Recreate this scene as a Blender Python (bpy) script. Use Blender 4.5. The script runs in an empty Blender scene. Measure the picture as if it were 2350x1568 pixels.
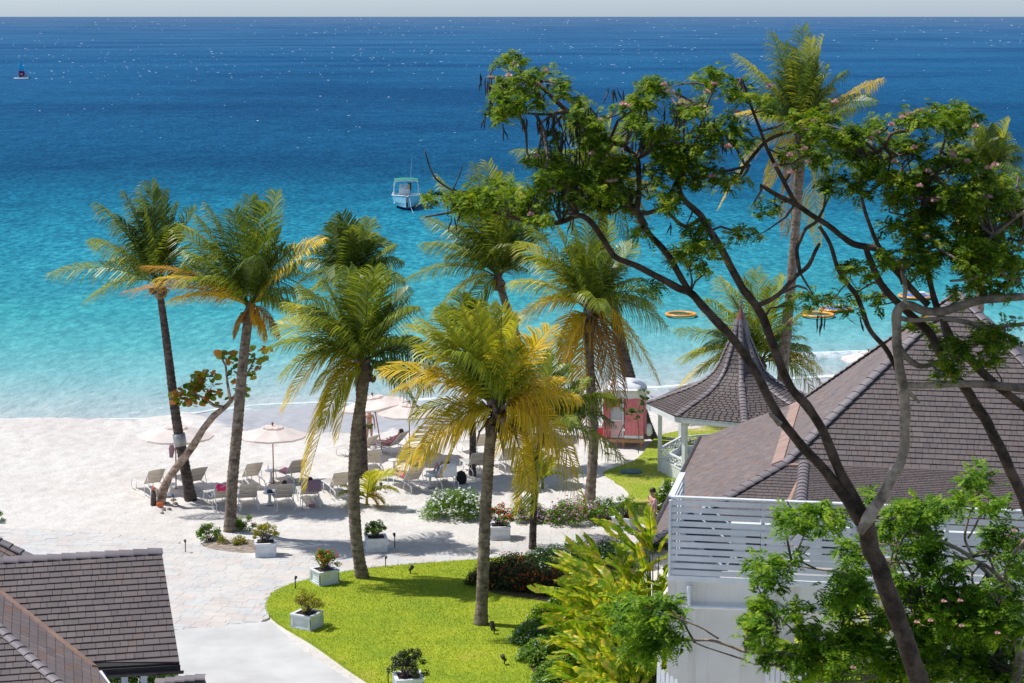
import bpy, math, random
import numpy as np
from mathutils import Vector, Matrix, noise
from mathutils.geometry import tessellate_polygon
random.seed(7); rng = np.random.default_rng(7)
R = math.radians
S = bpy.context.scene
COL = S.collection

# ------------------------------------------------------------------ camera, sky, sun, exposure
F = 4570.0                    # focal length in units of a 2350 px wide photograph
CH = 19.0                     # height of the balcony the photograph was taken from
PITCH = math.atan((784 - 33) / F)
cam = bpy.data.cameras.new('camera'); cam_o = bpy.data.objects.new('camera', cam); COL.objects.link(cam_o)
cam_o.location = (0, 0, CH); cam_o.rotation_euler = (math.pi/2 - PITCH, 0, 0)
cam.sensor_width = 36; cam.lens = 36 * F / 2350; cam.clip_start = 0.5; cam.clip_end = 60000
cam.dof.use_dof = True; cam.dof.focus_distance = 72; cam.dof.aperture_fstop = 6.3
S.camera = cam_o
S.render.resolution_x = 1024; S.render.resolution_y = 683
SUN_EL, SUN_TO = R(60), R(-16)      # elevation; shadows fall towards +X turned SUN_TO
world = bpy.data.worlds.new('World'); S.world = world; world.use_nodes = True
wn = world.node_tree; bg = wn.nodes['Background']
sky = wn.nodes.new('ShaderNodeTexSky'); sky.sky_type = 'NISHITA'; sky.sun_disc = False
sky.sun_elevation = SUN_EL; sky.sun_rotation = R(-90) - SUN_TO
sky.air_density = 1.0; sky.dust_density = 0.6; sky.ozone_density = 1.5; sky.altitude = 10
tn = wn.nodes.new('ShaderNodeMix'); tn.data_type = 'RGBA'; tn.blend_type = 'MULTIPLY'; tn.inputs[0].default_value = 1.0; 
tc = wn.nodes.new('ShaderNodeTexCoord'); sz_ = wn.nodes.new('ShaderNodeSeparateXYZ'); wn.links.new(tc.outputs['Generated'], sz_.inputs[0])
tr_ = wn.nodes.new('ShaderNodeValToRGB'); wn.links.new(sz_.outputs[2], tr_.inputs[0])      # pale blue sea haze low over the horizon, all the way round
tr_.color_ramp.elements[0].position = 0.0; tr_.color_ramp.elements[0].color = (0.93, 1.17, 1.74, 1)
tr_.color_ramp.elements[1].position = 0.22; tr_.color_ramp.elements[1].color = (1.0, 1.0, 1.0, 1)
wn.links.new(tr_.outputs[0], tn.inputs[7])
wn.links.new(sky.outputs[0], tn.inputs[6]); wn.links.new(tn.outputs[2], bg.inputs[0]); bg.inputs[1].default_value = 0.107
sun = bpy.data.lights.new('sun', 'SUN'); sun_o = bpy.data.objects.new('sun', sun); COL.objects.link(sun_o)
sun.energy = 4.25; sun.angle = R(0.53); sun.color = (1.0, 0.97, 0.925)
sd = Vector((math.cos(SUN_TO)*math.cos(SUN_EL), math.sin(SUN_TO)*math.cos(SUN_EL), -math.sin(SUN_EL)))
sun_o.rotation_euler = sd.to_track_quat('-Z', 'Y').to_euler(); sun_o.location = (0, 60, 60)
S.view_settings.view_transform = 'Standard'; S.view_settings.look = 'None'
S.view_settings.exposure = 0.12; S.view_settings.gamma = 1.0; S.view_settings.use_curve_mapping = False
S.render.engine = 'CYCLES'
S.cycles.max_bounces = 6; S.cycles.transparent_max_bounces = 8

# ------------------------------------------------------------------ survey helpers: photograph position -> place
cp, sp = math.cos(PITCH), math.sin(PITCH)
def ray(x, y):
    a, b = (x - 1175) / F, (784 - y) / F
    return Vector((a, cp + b*sp, -sp + b*cp))
def G(x, y, h=0.0):
    d = ray(x, y); t = (h - CH) / d.z
    return Vector((d.x*t, d.y*t, h))
def PY(x, y, Y):
    d = ray(x, y); t = Y / d.y
    return Vector((d.x*t, Y, CH + d.z*t))
def hit(x, y, P, N):
    d = ray(x, y); o = Vector((0, 0, CH)); t = (P - o).dot(N) / d.dot(N)
    return o + d*t

# ------------------------------------------------------------------ object helpers
WL = {}
def setp(o, label=None, cat=None, group=None, kind=None):
    if label: o['label'] = label
    if cat: o['category'] = cat
    if group: o['group'] = group
    if kind: o['kind'] = kind
    return o
def thing(name, label, cat, loc=(0, 0, 0), group=None, rz=0):
    o = bpy.data.objects.new(name, None); COL.objects.link(o); o.location = loc; o.rotation_euler = (0, 0, rz)
    o.empty_display_size = 0.3
    WL[o.name] = Vector(loc)
    return setp(o, label, cat, group)
def mesh_np(name, V, Fs, mats, smooth=False, midx=None):
    me = bpy.data.meshes.new(name)
    if isinstance(Fs, np.ndarray):
        n, k = Fs.shape
        me.vertices.add(len(V)); me.vertices.foreach_set('co', np.asarray(V, dtype=np.float32).ravel())
        me.loops.add(n*k); me.loops.foreach_set('vertex_index', Fs.astype(np.int32).ravel())
        me.polygons.add(n); me.polygons.foreach_set('loop_start', np.arange(0, n*k, k, dtype=np.int32))
        me.update(calc_edges=True)
    else:
        me.from_pydata([tuple(v) for v in V], [], Fs); me.update()
    for m in (mats if isinstance(mats, (list, tuple)) else [mats]): me.materials.append(m)
    if midx is not None: me.polygons.foreach_set('material_index', np.asarray(midx, dtype=np.int32))
    if smooth: me.polygons.foreach_set('use_smooth', np.ones(len(me.polygons), dtype=bool))
    return me
def link(name, me, parent=None, M=None):
    o = bpy.data.objects.new(name, me); COL.objects.link(o)
    w = WL.get(parent.name, Vector()) if parent else Vector()
    if parent: o.parent = parent
    if M is not None: o.matrix_local = Matrix.Translation(-w) @ M
    WL[o.name] = w
    return o
class MB:
    def __init__(s): s.V = []; s.F = []; s.mi = []; s.cm = 0
    def add(s, vs, fs):
        b = len(s.V); s.V += [Vector(v) for v in vs]
        for f in fs: s.F.append([b+i for i in f]); s.mi.append(s.cm)
        return s
    def box(s, c, d, rz=0, M=None):
        x, y, z = d[0]/2, d[1]/2, d[2]/2
        vs = [Vector((a*x, b*y, e*z)) for a in (-1, 1) for b in (-1, 1) for e in (-1, 1)]
        m = M if M is not None else Matrix.Rotation(rz, 3, 'Z')
        vs = [m @ v + Vector(c) for v in vs]
        return s.add(vs, [(0,1,3,2),(4,6,7,5),(0,4,5,1),(2,3,7,6),(0,2,6,4),(1,5,7,3)])
    def beam(s, a, b, w, h, up=(0,0,1)):
        a, b = Vector(a), Vector(b); t = (b-a); L = t.length; t.normalize()
        u = Vector(up); sd_ = t.cross(u)
        if sd_.length < 1e-4: sd_ = Vector((1,0,0))
        sd_.normalize(); u = sd_.cross(t)
        M = Matrix((t, sd_, u)).transposed()
        return s.box((a+b)/2, (L, w, h), M=M)
    def tube(s, pts, rad, n=8, cap=True):
        pts = [Vector(p) for p in pts]; m = len(pts)
        if not hasattr(rad, '__len__'): rad = [rad]*m
        b = len(s.V); ref = None
        for i, p in enumerate(pts):
            t = (pts[min(i+1, m-1)] - pts[max(i-1, 0)])
            if t.length < 1e-7: t = Vector((0,0,1))
            t.normalize()
            if ref is None: ref = Vector((1,0,0)) if abs(t.x) < 0.9 else Vector((0,1,0))
            u = (ref - t*ref.dot(t)); u = u.normalized() if u.length > 1e-5 else t.orthogonal().normalized(); ref = u; v = t.cross(u)
            for k in range(n):
                a = 2*math.pi*k/n; s.V.append(p + (u*math.cos(a) + v*math.sin(a))*rad[i])
        for i in range(m-1):
            for k in range(n):
                k2 = (k+1) % n; s.F.append([b+i*n+k, b+i*n+k2, b+(i+1)*n+k2, b+(i+1)*n+k]); s.mi.append(s.cm)
        if cap:
            s.F.append([b+k for k in range(n)][::-1]); s.F.append([b+(m-1)*n+k for k in range(n)]); s.mi += [s.cm]*2
        return s
    def lathe(s, prof, c=(0,0,0), n=16):
        b = len(s.V); c = Vector(c)
        for r, z in prof:
            for k in range(n):
                a = 2*math.pi*k/n; s.V.append(c + Vector((r*math.cos(a), r*math.sin(a), z)))
        for i in range(len(prof)-1):
            for k in range(n):
                k2 = (k+1) % n; s.F.append([b+i*n+k, b+i*n+k2, b+(i+1)*n+k2, b+(i+1)*n+k]); s.mi.append(s.cm)
        return s
    def ball(s, c, r, n=8, sc=(1,1,1)):
        b = len(s.V); c = Vector(c)
        for i in range(n//2+1):
            ph = math.pi*i/(n//2)
            for k in range(n):
                a = 2*math.pi*k/n
                s.V.append(c + Vector((r*sc[0]*math.sin(ph)*math.cos(a), r*sc[1]*math.sin(ph)*math.sin(a), r*sc[2]*math.cos(ph))))
        for i in range(n//2):
            for k in range(n):
                k2 = (k+1) % n; s.F.append([b+i*n+k, b+(i+1)*n+k, b+(i+1)*n+k2, b+i*n+k2]); s.mi.append(s.cm)
        return s
    def build(s, name, mats, parent=None, smooth=False):
        w = WL.get(parent.name, Vector()) if parent else Vector()
        me = mesh_np(name, [v - w for v in s.V], s.F, mats, smooth, s.mi)
        return link(name, me, parent)
def dup(root, loc, rz=None, label=None, group=None, scale=None):
    r = root.copy(); COL.objects.link(r); r.location = loc
    if rz is not None: r.rotation_euler = (0, 0, rz)
    if label: r['label'] = label
    if group: r['group'] = group
    if scale: r.scale = (scale,)*3
    WL[r.name] = Vector(loc)
    for ch in list(root.children):
        c = ch.copy(); COL.objects.link(c); c.parent = r
        for g in list(ch.children):
            d = g.copy(); COL.objects.link(d); d.parent = c
    return r
def place(o, loc, rz=0, label=None, scale=None):
    o.location = loc; o.rotation_euler = (0, 0, rz)
    if label: o['label'] = label
    if scale: o.scale = (scale,)*3
    return o

# ------------------------------------------------------------------ materials
def srgb(r, g, b):
    f = lambda c: (c/255/12.92) if c/255 <= 0.04045 else ((c/255+0.055)/1.055)**2.4
    return (f(r), f(g), f(b), 1)
def new_mat(name):
    m = bpy.data.materials.new(name); m.use_nodes = True
    nt = m.node_tree; b = nt.nodes['Principled BSDF']
    return m, nt, b
def rand_node(nt):
    """value 0..1 that differs for every object and every loose piece"""
    oi = nt.nodes.new('ShaderNodeObjectInfo'); ge = nt.nodes.new('ShaderNodeNewGeometry')
    a = nt.nodes.new('ShaderNodeMath'); a.operation = 'ADD'
    nt.links.new(oi.outputs['Random'], a.inputs[0]); nt.links.new(ge.outputs['Random Per Island'], a.inputs[1])
    f = nt.nodes.new('ShaderNodeMath'); f.operation = 'FRACT'; nt.links.new(a.outputs[0], f.inputs[0])
    return f.outputs[0]
def ramp_node(nt, stops, fac):
    r = nt.nodes.new('ShaderNodeValToRGB'); e = r.color_ramp.elements
    e[0].position, e[0].color = stops[0][0], stops[0][1]; e[1].position, e[1].color = stops[-1][0], stops[-1][1]
    for p, c in stops[1:-1]:
        n = e.new(p); n.color = c
    nt.links.new(fac, r.inputs[0]); return r.outputs[0]
def noise_node(nt, scale, detail=3, vec=None, rough=0.55, dist=0.0):
    n = nt.nodes.new('ShaderNodeTexNoise'); n.inputs['Scale'].default_value = scale; n.inputs['Detail'].default_value = detail
    n.inputs['Roughness'].default_value = rough; n.inputs['Distortion'].default_value = dist
    if vec is not None: nt.links.new(vec, n.inputs['Vector'])
    return n.outputs[0]
def pos_node(nt, scale=(1,1,1)):
    g = nt.nodes.new('ShaderNodeNewGeometry'); m = nt.nodes.new('ShaderNodeMapping'); m.inputs['Scale'].default_value = scale
    nt.links.new(g.outputs['Position'], m.inputs['Vector']); return m.outputs[0]
def mix_node(nt, fac, a, b, mode='MIX'):
    m = nt.nodes.new('ShaderNodeMix'); m.data_type = 'RGBA'; m.blend_type = mode
    for sock, v in ((m.inputs[0], fac), (m.inputs[6], a), (m.inputs[7], b)):
        if isinstance(v, (int, float)): sock.default_value = v
        elif isinstance(v, tuple): sock.default_value = v
        else: nt.links.new(v, sock)
    return m.outputs[2]
def bump(nt, b, h, strength=0.3, dist=0.05, prev=None):
    n = nt.nodes.new('ShaderNodeBump'); n.inputs['Strength'].default_value = strength; n.inputs['Distance'].default_value = dist
    nt.links.new(h, n.inputs['Height'])
    if prev is not None: nt.links.new(prev, n.inputs['Normal'])
    if b is not None: nt.links.new(n.outputs[0], b.inputs['Normal'])
    return n.outputs[0]
def simple(name, c1, c2=None, rough=0.6, nscale=8, bs=0.0, bd=0.01, spec=0.5, metal=0.0, scl=(1,1,1)):
    m, nt, b = new_mat(name)
    b.inputs['Roughness'].default_value = rough; b.inputs['Specular IOR Level'].default_value = spec; b.inputs['Metallic'].default_value = metal
    v = pos_node(nt, scl); n = noise_node(nt, nscale, 5, v)
    c2 = c2 or tuple(min(1, c*0.8) for c in c1[:3]) + (1,)
    nt.links.new(ramp_node(nt, [(0.35, c2), (0.65, c1)], n), b.inputs['Base Color'])
    if bs: bump(nt, b, n, bs, bd)
    return m
def pieces(name, stops, rough=0.7, nscale=20, scl=(1,1,1), bs=0.25, bd=0.01, amt=0.35, spec=0.4):
    """colour differs from piece to piece, plus grain"""
    m, nt, b = new_mat(name); b.inputs['Roughness'].default_value = rough; b.inputs['Specular IOR Level'].default_value = spec
    c = ramp_node(nt, stops, rand_node(nt))
    n = noise_node(nt, nscale, 6, pos_node(nt, scl)); n2 = noise_node(nt, 0.9, 3, pos_node(nt))
    g = ramp_node(nt, [(0.3, (1-amt,)*3+(1,)), (0.7, (1,1,1,1))], n)
    c = mix_node(nt, 1.0, c, g, 'MULTIPLY')
    c = mix_node(nt, 1.0, c, ramp_node(nt, [(0.35, (0.88,0.88,0.9,1)), (0.6, (1,1,1,1))], n2), 'MULTIPLY')
    nt.links.new(c, b.inputs['Base Color']); bump(nt, b, n, bs, bd)
    return m
def leafmat(name, stops, trans=0.35, rough=0.5, spec=0.35, nscale=1.2, tboost=1.35, tb=0.5, patch=0.0):
    m, nt, b = new_mat(name); b.inputs['Roughness'].default_value = rough; b.inputs['Specular IOR Level'].default_value = spec
    fac = rand_node(nt)
    if patch:       # neighbouring leaves share a tone: yellow green sprays beside dark green ones
        pn = nt.nodes.new('ShaderNodeMapRange'); pn.inputs['From Min'].default_value = 0.36; pn.inputs['From Max'].default_value = 0.64; nt.links.new(noise_node(nt, nscale*1.4, 2, pos_node(nt)), pn.inputs[0])
        mm_ = nt.nodes.new('ShaderNodeMix'); mm_.inputs[0].default_value = patch; nt.links.new(fac, mm_.inputs[2]); nt.links.new(pn.outputs[0], mm_.inputs[3]); fac = mm_.outputs[0]
    c = ramp_node(nt, stops, fac)
    n = noise_node(nt, nscale, 3, pos_node(nt))
    c = mix_node(nt, 1.0, c, ramp_node(nt, [(0.3, (0.72,0.76,0.7,1)), (0.7, (1.12,1.08,1,1))], n), 'MULTIPLY')
    nt.links.new(c, b.inputs['Base Color'])
    t = nt.nodes.new('ShaderNodeBsdfTranslucent')
    nt.links.new(mix_node(nt, 1.0, c, (tboost, tboost*1.0, tboost*tb, 1), 'MULTIPLY'), t.inputs[0])
    mx = nt.nodes.new('ShaderNodeMixShader'); mx.inputs[0].default_value = trans
    nt.links.new(b.outputs[0], mx.inputs[1]); nt.links.new(t.outputs[0], mx.inputs[2])
    nt.links.new(mx.outputs[0], nt.nodes['Material Output'].inputs['Surface'])
    return m
M = {}
M['white'] = simple('white_paint', (0.80,0.81,0.82,1), (0.70,0.72,0.74,1), 0.45, 3)
M['white_tube'] = simple('white_tube', (0.8,0.8,0.79,1), (0.7,0.7,0.68,1), 0.35, 5)
M['planter'] = simple('planter_paint', (0.78,0.80,0.83,1), (0.66,0.69,0.72,1), 0.5, 4, 0.1, 0.01)
m, nt, b = new_mat('white_plaster'); b.inputs['Roughness'].default_value = 0.9; b.inputs['Specular IOR Level'].default_value = 0.2
c = ramp_node(nt, [(0.3,(0.68,0.655,0.60,1)),(0.65,(0.80,0.775,0.725,1))], noise_node(nt, 0.8, 6, pos_node(nt), 0.65))
c = mix_node(nt, 1.0, c, ramp_node(nt, [(0.36,(0.86,0.84,0.80,1)),(0.5,(1,1,1,1))], noise_node(nt, 1.0, 5, pos_node(nt, (3.2,3.2,0.22)), 0.6)), 'MULTIPLY')
nt.links.new(c, b.inputs['Base Color']); bump(nt, b, noise_node(nt, 22, 4, pos_node(nt)), 0.25, 0.01); M['plaster'] = m
M['slatpaint'] = pieces('slat_paint', [(0,(0.76,0.77,0.78,1)),(0.5,(0.82,0.83,0.84,1)),(1,(0.72,0.735,0.745,1))], 0.5, 3, (0.6,3,3), 0.05, 0.01, 0.12)
M['copper'] = simple('copper_flashing', (0.525,0.338,0.257,1), (0.399,0.250,0.189,1), 0.45, 2.2, 0.1, 0.01, 0.5, 0.25)
M['gutter'] = simple('gutter', (0.055,0.045,0.045,1), (0.10,0.075,0.065,1), 0.4, 6)
M['dark'] = simple('dark_underlay', (0.035,0.03,0.032,1), (0.022,0.02,0.021,1), 0.8)
M['black'] = simple('black_metal', (0.02,0.02,0.022,1), (0.035,0.033,0.03,1), 0.4)
M['black_cloth'] = simple('black_cloth', (0.012,0.012,0.014,1), (0.02,0.02,0.022,1), 0.8)
M['wood'] = simple('parasol_wood', (0.36,0.13,0.06,1), (0.22,0.075,0.035,1), 0.45, 10, scl=(1,1,0.1))
M['deckwood'] = simple('deck_wood', (0.46,0.25,0.12,1), (0.30,0.15,0.07,1), 0.6, 9, scl=(0.2,1,1))
M['soil'] = simple('soil', (0.09,0.05,0.035,1), (0.04,0.024,0.017,1), 0.9, 14, 0.8, 0.03)
M['mulch_sand'] = simple('dirty_sand', (0.40,0.33,0.27,1), (0.18,0.13,0.10,1), 0.9, 6, 0.8, 0.05)
M['concrete'] = simple('concrete_drive', (0.60,0.59,0.57,1), (0.49,0.48,0.46,1), 0.85, 0.7, 0.12, 0.01)
M['pink'] = simple('pink_canvas', (0.86,0.27,0.30,1), (0.74,0.20,0.23,1), 0.8, 4, 0.2, 0.02)
M['pinkpale'] = leafmat('pale_pink_canvas', [(0,(0.96,0.84,0.86,1)),(1,(0.97,0.87,0.88,1))], 0.35, 0.7, 0.2, 0.7, 1.0, 1.0)
M['hotpink'] = simple('hot_pink_towel', (0.85,0.06,0.19,1), (0.75,0.04,0.15,1), 0.9, 30, 0.2, 0.01)
M['rose'] = simple('rose_towel', (0.66,0.30,0.42,1), (0.52,0.22,0.33,1), 0.9, 12, 0.4, 0.03)
M['mauve'] = simple('mauve_cloth', (0.34,0.22,0.28,1), (0.25,0.16,0.21,1), 0.9, 12, 0.4, 0.02)
M['blue'] = simple('blue_cloth', (0.06,0.17,0.42,1), (0.5,0.6,0.72,1), 0.85, 18)
M['bluegrey'] = simple('navy_cloth', (0.03,0.05,0.10,1), (0.06,0.08,0.14,1), 0.85, 18)
M['red'] = simple('red_plastic', (0.70,0.03,0.04,1), (0.6,0.02,0.03,1), 0.35)
M['orange'] = simple('orange_vinyl', (0.92,0.36,0.03,1), (0.85,0.30,0.02,1), 0.35, 2)
M['bluevinyl'] = simple('blue_vinyl', (0.05,0.22,0.55,1), (0.04,0.18,0.45,1), 0.35, 2)
M['skin'] = simple('skin', (0.56,0.31,0.21,1), (0.50,0.27,0.18,1), 0.55, 6)
M['skindark'] = simple('dark_skin', (0.075,0.04,0.028,1), (0.06,0.032,0.022,1), 0.5, 6)
M['hair'] = simple('brown_hair', (0.03,0.017,0.012,1), (0.018,0.011,0.008,1), 0.5, 60)
M['pinkshirt'] = simple('pink_polo', (0.80,0.47,0.52,1), (0.74,0.42,0.47,1), 0.85, 9, 0.3, 0.02)
M['grey'] = simple('grey_cloth', (0.30,0.32,0.30,1), (0.24,0.26,0.24,1), 0.9, 9)
M['teal'] = simple('teal_cover', (0.06,0.19,0.19,1), (0.04,0.13,0.14,1), 0.6)
M['rock'] = simple('rock', (0.42,0.36,0.30,1), (0.26,0.22,0.18,1), 0.9, 6, 0.5, 0.03)
M['cutwood'] = simple('fresh_cut_wood', (0.80,0.17,0.03,1), (0.55,0.09,0.02,1), 0.7, 9)
M['strap'] = simple('beige_straps', (0.702,0.607,0.490,1), (0.594,0.511,0.406,1), 0.6, 20)
M['hull'] = simple('pale_blue_hull', (0.36,0.68,0.78,1), (0.32,0.62,0.72,1), 0.3, 2)
M['hullblue'] = simple('navy_hull', (0.02,0.07,0.28,1), (0.015,0.05,0.2,1), 0.35, 2)
M['green'] = simple('green_canopy', (0.02,0.26,0.17,1), (0.015,0.2,0.13,1), 0.6)
M['sailcyan'] = leafmat('cyan_sail', [(0,(0.02,0.62,0.85,1)),(1,(0.02,0.66,0.9,1))], 0.3, tb=1.3)
M['sailmag'] = leafmat('magenta_sail', [(0,(0.42,0.02,0.16,1)),(1,(0.45,0.02,0.18,1))], 0.2)
M['gold'] = simple('yellow_vest', (0.65,0.40,0.05,1), None, 0.7)
M['glass'] = simple('window_glass', (0.03,0.045,0.055,1), (0.02,0.03,0.04,1), 0.08, 3)
mg, _nt, _b = new_mat('clear_plastic'); _b.inputs['Base Color'].default_value = (0.85,0.9,0.93,1); _b.inputs['Roughness'].default_value = 0.12
_b.inputs['Alpha'].default_value = 0.45; M['clear'] = mg
M['foam'] = simple('foam', (0.82,0.85,0.87,1), (0.62,0.69,0.73,1), 0.8, 1.5)
# roof tiles
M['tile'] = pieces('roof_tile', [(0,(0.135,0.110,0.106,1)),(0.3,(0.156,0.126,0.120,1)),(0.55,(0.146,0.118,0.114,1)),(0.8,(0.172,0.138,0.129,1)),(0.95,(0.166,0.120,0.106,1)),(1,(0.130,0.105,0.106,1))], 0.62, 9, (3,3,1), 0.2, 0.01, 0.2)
M['tilepale'] = pieces('pale_roof_tile', [(0,(0.190,0.147,0.136,1)),(0.3,(0.240,0.188,0.173,1)),(0.55,(0.215,0.172,0.166,1)),(0.8,(0.270,0.208,0.186,1)),(0.93,(0.250,0.158,0.120,1)),(1,(0.200,0.163,0.160,1))], 0.6, 9, (3,3,1), 0.2, 0.01, 0.22)  # paler tile copy, brightness of the sunward slope put into its colour
M['ridge'] = pieces('ridge_tile', [(0,(0.221,0.189,0.192,1)),(0.5,(0.280,0.240,0.243,1)),(1,(0.240,0.208,0.217,1))], 0.5, 9, (3,3,1), 0.2, 0.01, 0.2)
M['stone'] = pieces('paving_stone', [(0,(0.62,0.555,0.50,1)),(0.18,(0.65,0.61,0.565,1)),(0.34,(0.62,0.55,0.50,1)),(0.46,(0.595,0.60,0.585,1)),(0.6,(0.64,0.605,0.565,1)),(0.76,(0.575,0.585,0.575,1)),(0.9,(0.655,0.615,0.57,1)),(1,(0.63,0.565,0.51,1))], 0.8, 5, (1,1,1), 0.10, 0.01, 0.09)
M['grout'] = simple('paving_joint_sand', (0.56,0.53,0.50,1), (0.52,0.49,0.46,1), 0.9)
# bark
def barkmat(name, c1, c2, ring=18, bs=0.6, rscale=(1.2,1.2,1)):
    m, nt, b = new_mat(name); b.inputs['Roughness'].default_value = 0.85; b.inputs['Specular IOR Level'].default_value = 0.2
    v = pos_node(nt, (2.2,2.2,ring)); n = noise_node(nt, 1.0, 5, v, 0.6)
    n2 = noise_node(nt, 6.0, 5, pos_node(nt), 0.7)
    c = ramp_node(nt, [(0.33, c2), (0.62, c1)], n)
    c = mix_node(nt, 1.0, c, ramp_node(nt, [(0.36, (0.45,0.43,0.42,1)), (0.58, (1.1,1.1,1.1,1))], n2), 'MULTIPLY')
    nt.links.new(c, b.inputs['Base Color']); bump(nt, b, n, bs, 0.03); return m
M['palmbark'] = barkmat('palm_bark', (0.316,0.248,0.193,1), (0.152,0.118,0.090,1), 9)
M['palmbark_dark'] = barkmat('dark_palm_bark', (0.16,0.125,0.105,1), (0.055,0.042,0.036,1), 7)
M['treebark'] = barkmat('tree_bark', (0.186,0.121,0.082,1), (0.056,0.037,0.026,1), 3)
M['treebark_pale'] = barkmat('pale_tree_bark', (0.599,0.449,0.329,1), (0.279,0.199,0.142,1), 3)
M['grapebark'] = barkmat('sea_grape_bark', (0.506,0.378,0.290,1), (0.187,0.126,0.090,1), 5)
M['husk'] = pieces('dry_leaf_base', [(0,(0.12,0.075,0.05,1)),(0.5,(0.24,0.17,0.12,1)),(0.8,(0.34,0.28,0.23,1)),(1,(0.08,0.055,0.04,1))], 0.8, 6)
M['coconut'] = simple('coconut', (0.20,0.13,0.05,1), (0.14,0.085,0.035,1), 0.5)
# fronds and leaves
M['f_dark'] = leafmat('dark_frond', [(0,(0.070,0.125,0.023,1)),(0.6,(0.116,0.190,0.032,1)),(1,(0.209,0.260,0.043,1))], 0.28, 0.42, 0.5, 0.8)
M['f_green'] = leafmat('green_frond', [(0,(0.144,0.206,0.022,1)),(0.5,(0.236,0.304,0.031,1)),(1,(0.410,0.421,0.041,1))], 0.34, 0.42, 0.45, 0.9)
M['f_lime'] = leafmat('lime_frond', [(0,(0.292,0.333,0.028,1)),(0.6,(0.462,0.470,0.039,1)),(1,(0.717,0.575,0.055,1))], 0.38, 0.45, 0.4, 0.9)
M['f_gold'] = leafmat('golden_frond', [(0,(0.444,0.376,0.024,1)),(0.45,(0.739,0.542,0.033,1)),(0.75,(0.887,0.603,0.044,1)),(1,(0.665,0.451,0.143,1))], 0.38, 0.5, 0.3, 0.9)
M['f_orange'] = leafmat('orange_frond', [(0,(0.38,0.24,0.025,1)),(0.5,(0.52,0.27,0.03,1)),(1,(0.46,0.22,0.05,1))], 0.35, 0.5, 0.3, 0.9)
M['f_dead'] = leafmat('dead_frond', [(0,(0.26,0.15,0.06,1)),(0.5,(0.36,0.22,0.09,1)),(1,(0.18,0.10,0.05,1))], 0.25, 0.6, 0.2, 0.9)
M['l_tree'] = leafmat('rain_tree_leaf', [(0,(0.028,0.070,0.007,1)),(0.35,(0.075,0.155,0.010,1)),(0.6,(0.18,0.29,0.016,1)),(0.85,(0.36,0.43,0.03,1)),(1,(0.55,0.36,0.05,1))], 0.36, 0.6, 0.15, 3.4, 1.5, patch=0.6)
M['l_lush'] = leafmat('lush_leaf', [(0,(0.035,0.095,0.008,1)),(0.35,(0.09,0.20,0.012,1)),(0.65,(0.20,0.36,0.02,1)),(1,(0.44,0.52,0.04,1))], 0.36, 0.6, 0.18, 2.4, 1.5, patch=0.55)
M['l_bush'] = leafmat('bush_leaf', [(0,(0.061,0.154,0.016,1)),(0.5,(0.138,0.277,0.023,1)),(1,(0.328,0.462,0.039,1))], 0.3, 0.5, 0.4, 2.0)
M['l_hedge'] = leafmat('hedge_leaf', [(0,(0.023,0.072,0.016,1)),(0.6,(0.045,0.121,0.023,1)),(1,(0.113,0.209,0.033,1))], 0.2, 0.45, 0.4, 2.0)
M['l_ixora'] = leafmat('ixora_leaf', [(0,(0.02,0.042,0.010,1)),(0.6,(0.042,0.075,0.014,1)),(1,(0.11,0.11,0.02,1))], 0.2, 0.45, 0.4, 2.0)
M['l_yellow'] = leafmat('yellow_leaf', [(0,(0.20,0.24,0.02,1)),(0.5,(0.34,0.34,0.03,1)),(1,(0.50,0.36,0.04,1))], 0.3, 0.5, 0.4, 2.0)
M['l_banana'] = leafmat('heliconia_leaf', [(0,(0.174,0.314,0.023,1)),(0.35,(0.349,0.496,0.029,1)),(0.7,(0.581,0.614,0.041,1)),(0.88,(0.799,0.719,0.069,1)),(1,(0.697,0.471,0.162,1))], 0.42, 0.35, 0.5, 1.6, 1.3)
M['l_grape'] = leafmat('sea_grape_leaf', [(0,(0.084,0.184,0.020,1)),(0.4,(0.204,0.299,0.030,1)),(0.65,(0.336,0.345,0.030,1)),(0.8,(0.576,0.230,0.030,1)),(1,(0.504,0.149,0.020,1))], 0.3, 0.4, 0.5, 2)
M['l_grapegreen'] = leafmat('green_sea_grape_leaf', [(0,(0.04,0.10,0.025,1)),(0.6,(0.09,0.17,0.04,1)),(1,(0.16,0.2,0.05,1))], 0.25, 0.4, 0.5, 2)
M['grass'] = leafmat('grass_blade', [(0,(0.222,0.360,0.013,1)),(0.5,(0.308,0.440,0.017,1)),(1,(0.393,0.480,0.039,1))], 0.35, 0.6, 0.2, 0.5, 1.2)
M['pod'] = simple('seed_pod', (0.022,0.014,0.011,1), (0.035,0.024,0.018,1), 0.6)
M['twig'] = simple('twig', (0.16,0.12,0.10,1), (0.08,0.06,0.05,1), 0.8)
def petals(n, a, b): return leafmat(n, [(0,a),(1,b)], 0.25, 0.6, 0.2, tb=1.3)
M['fl_white'] = petals('white_petal', (0.840,0.874,0.851,1), (0.952,0.963,0.941,1))
M['fl_pink'] = petals('pink_petal', (0.55,0.14,0.42,1), (0.75,0.35,0.62,1))
M['fl_mauve'] = petals('lilac_petal', (0.62,0.40,0.66,1), (0.8,0.6,0.8,1))
M['fl_red'] = petals('red_petal', (0.80,0.05,0.03,1), (0.85,0.14,0.07,1))
M['fl_orange'] = petals('orange_petal', (0.72,0.16,0.02,1), (0.8,0.36,0.03,1))
M['fl_blue'] = petals('pale_blue_petal', (0.42,0.55,0.80,1), (0.6,0.7,0.88,1))
M['fl_blush'] = petals('blush_petal', (0.66,0.36,0.36,1), (0.80,0.55,0.52,1))

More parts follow.
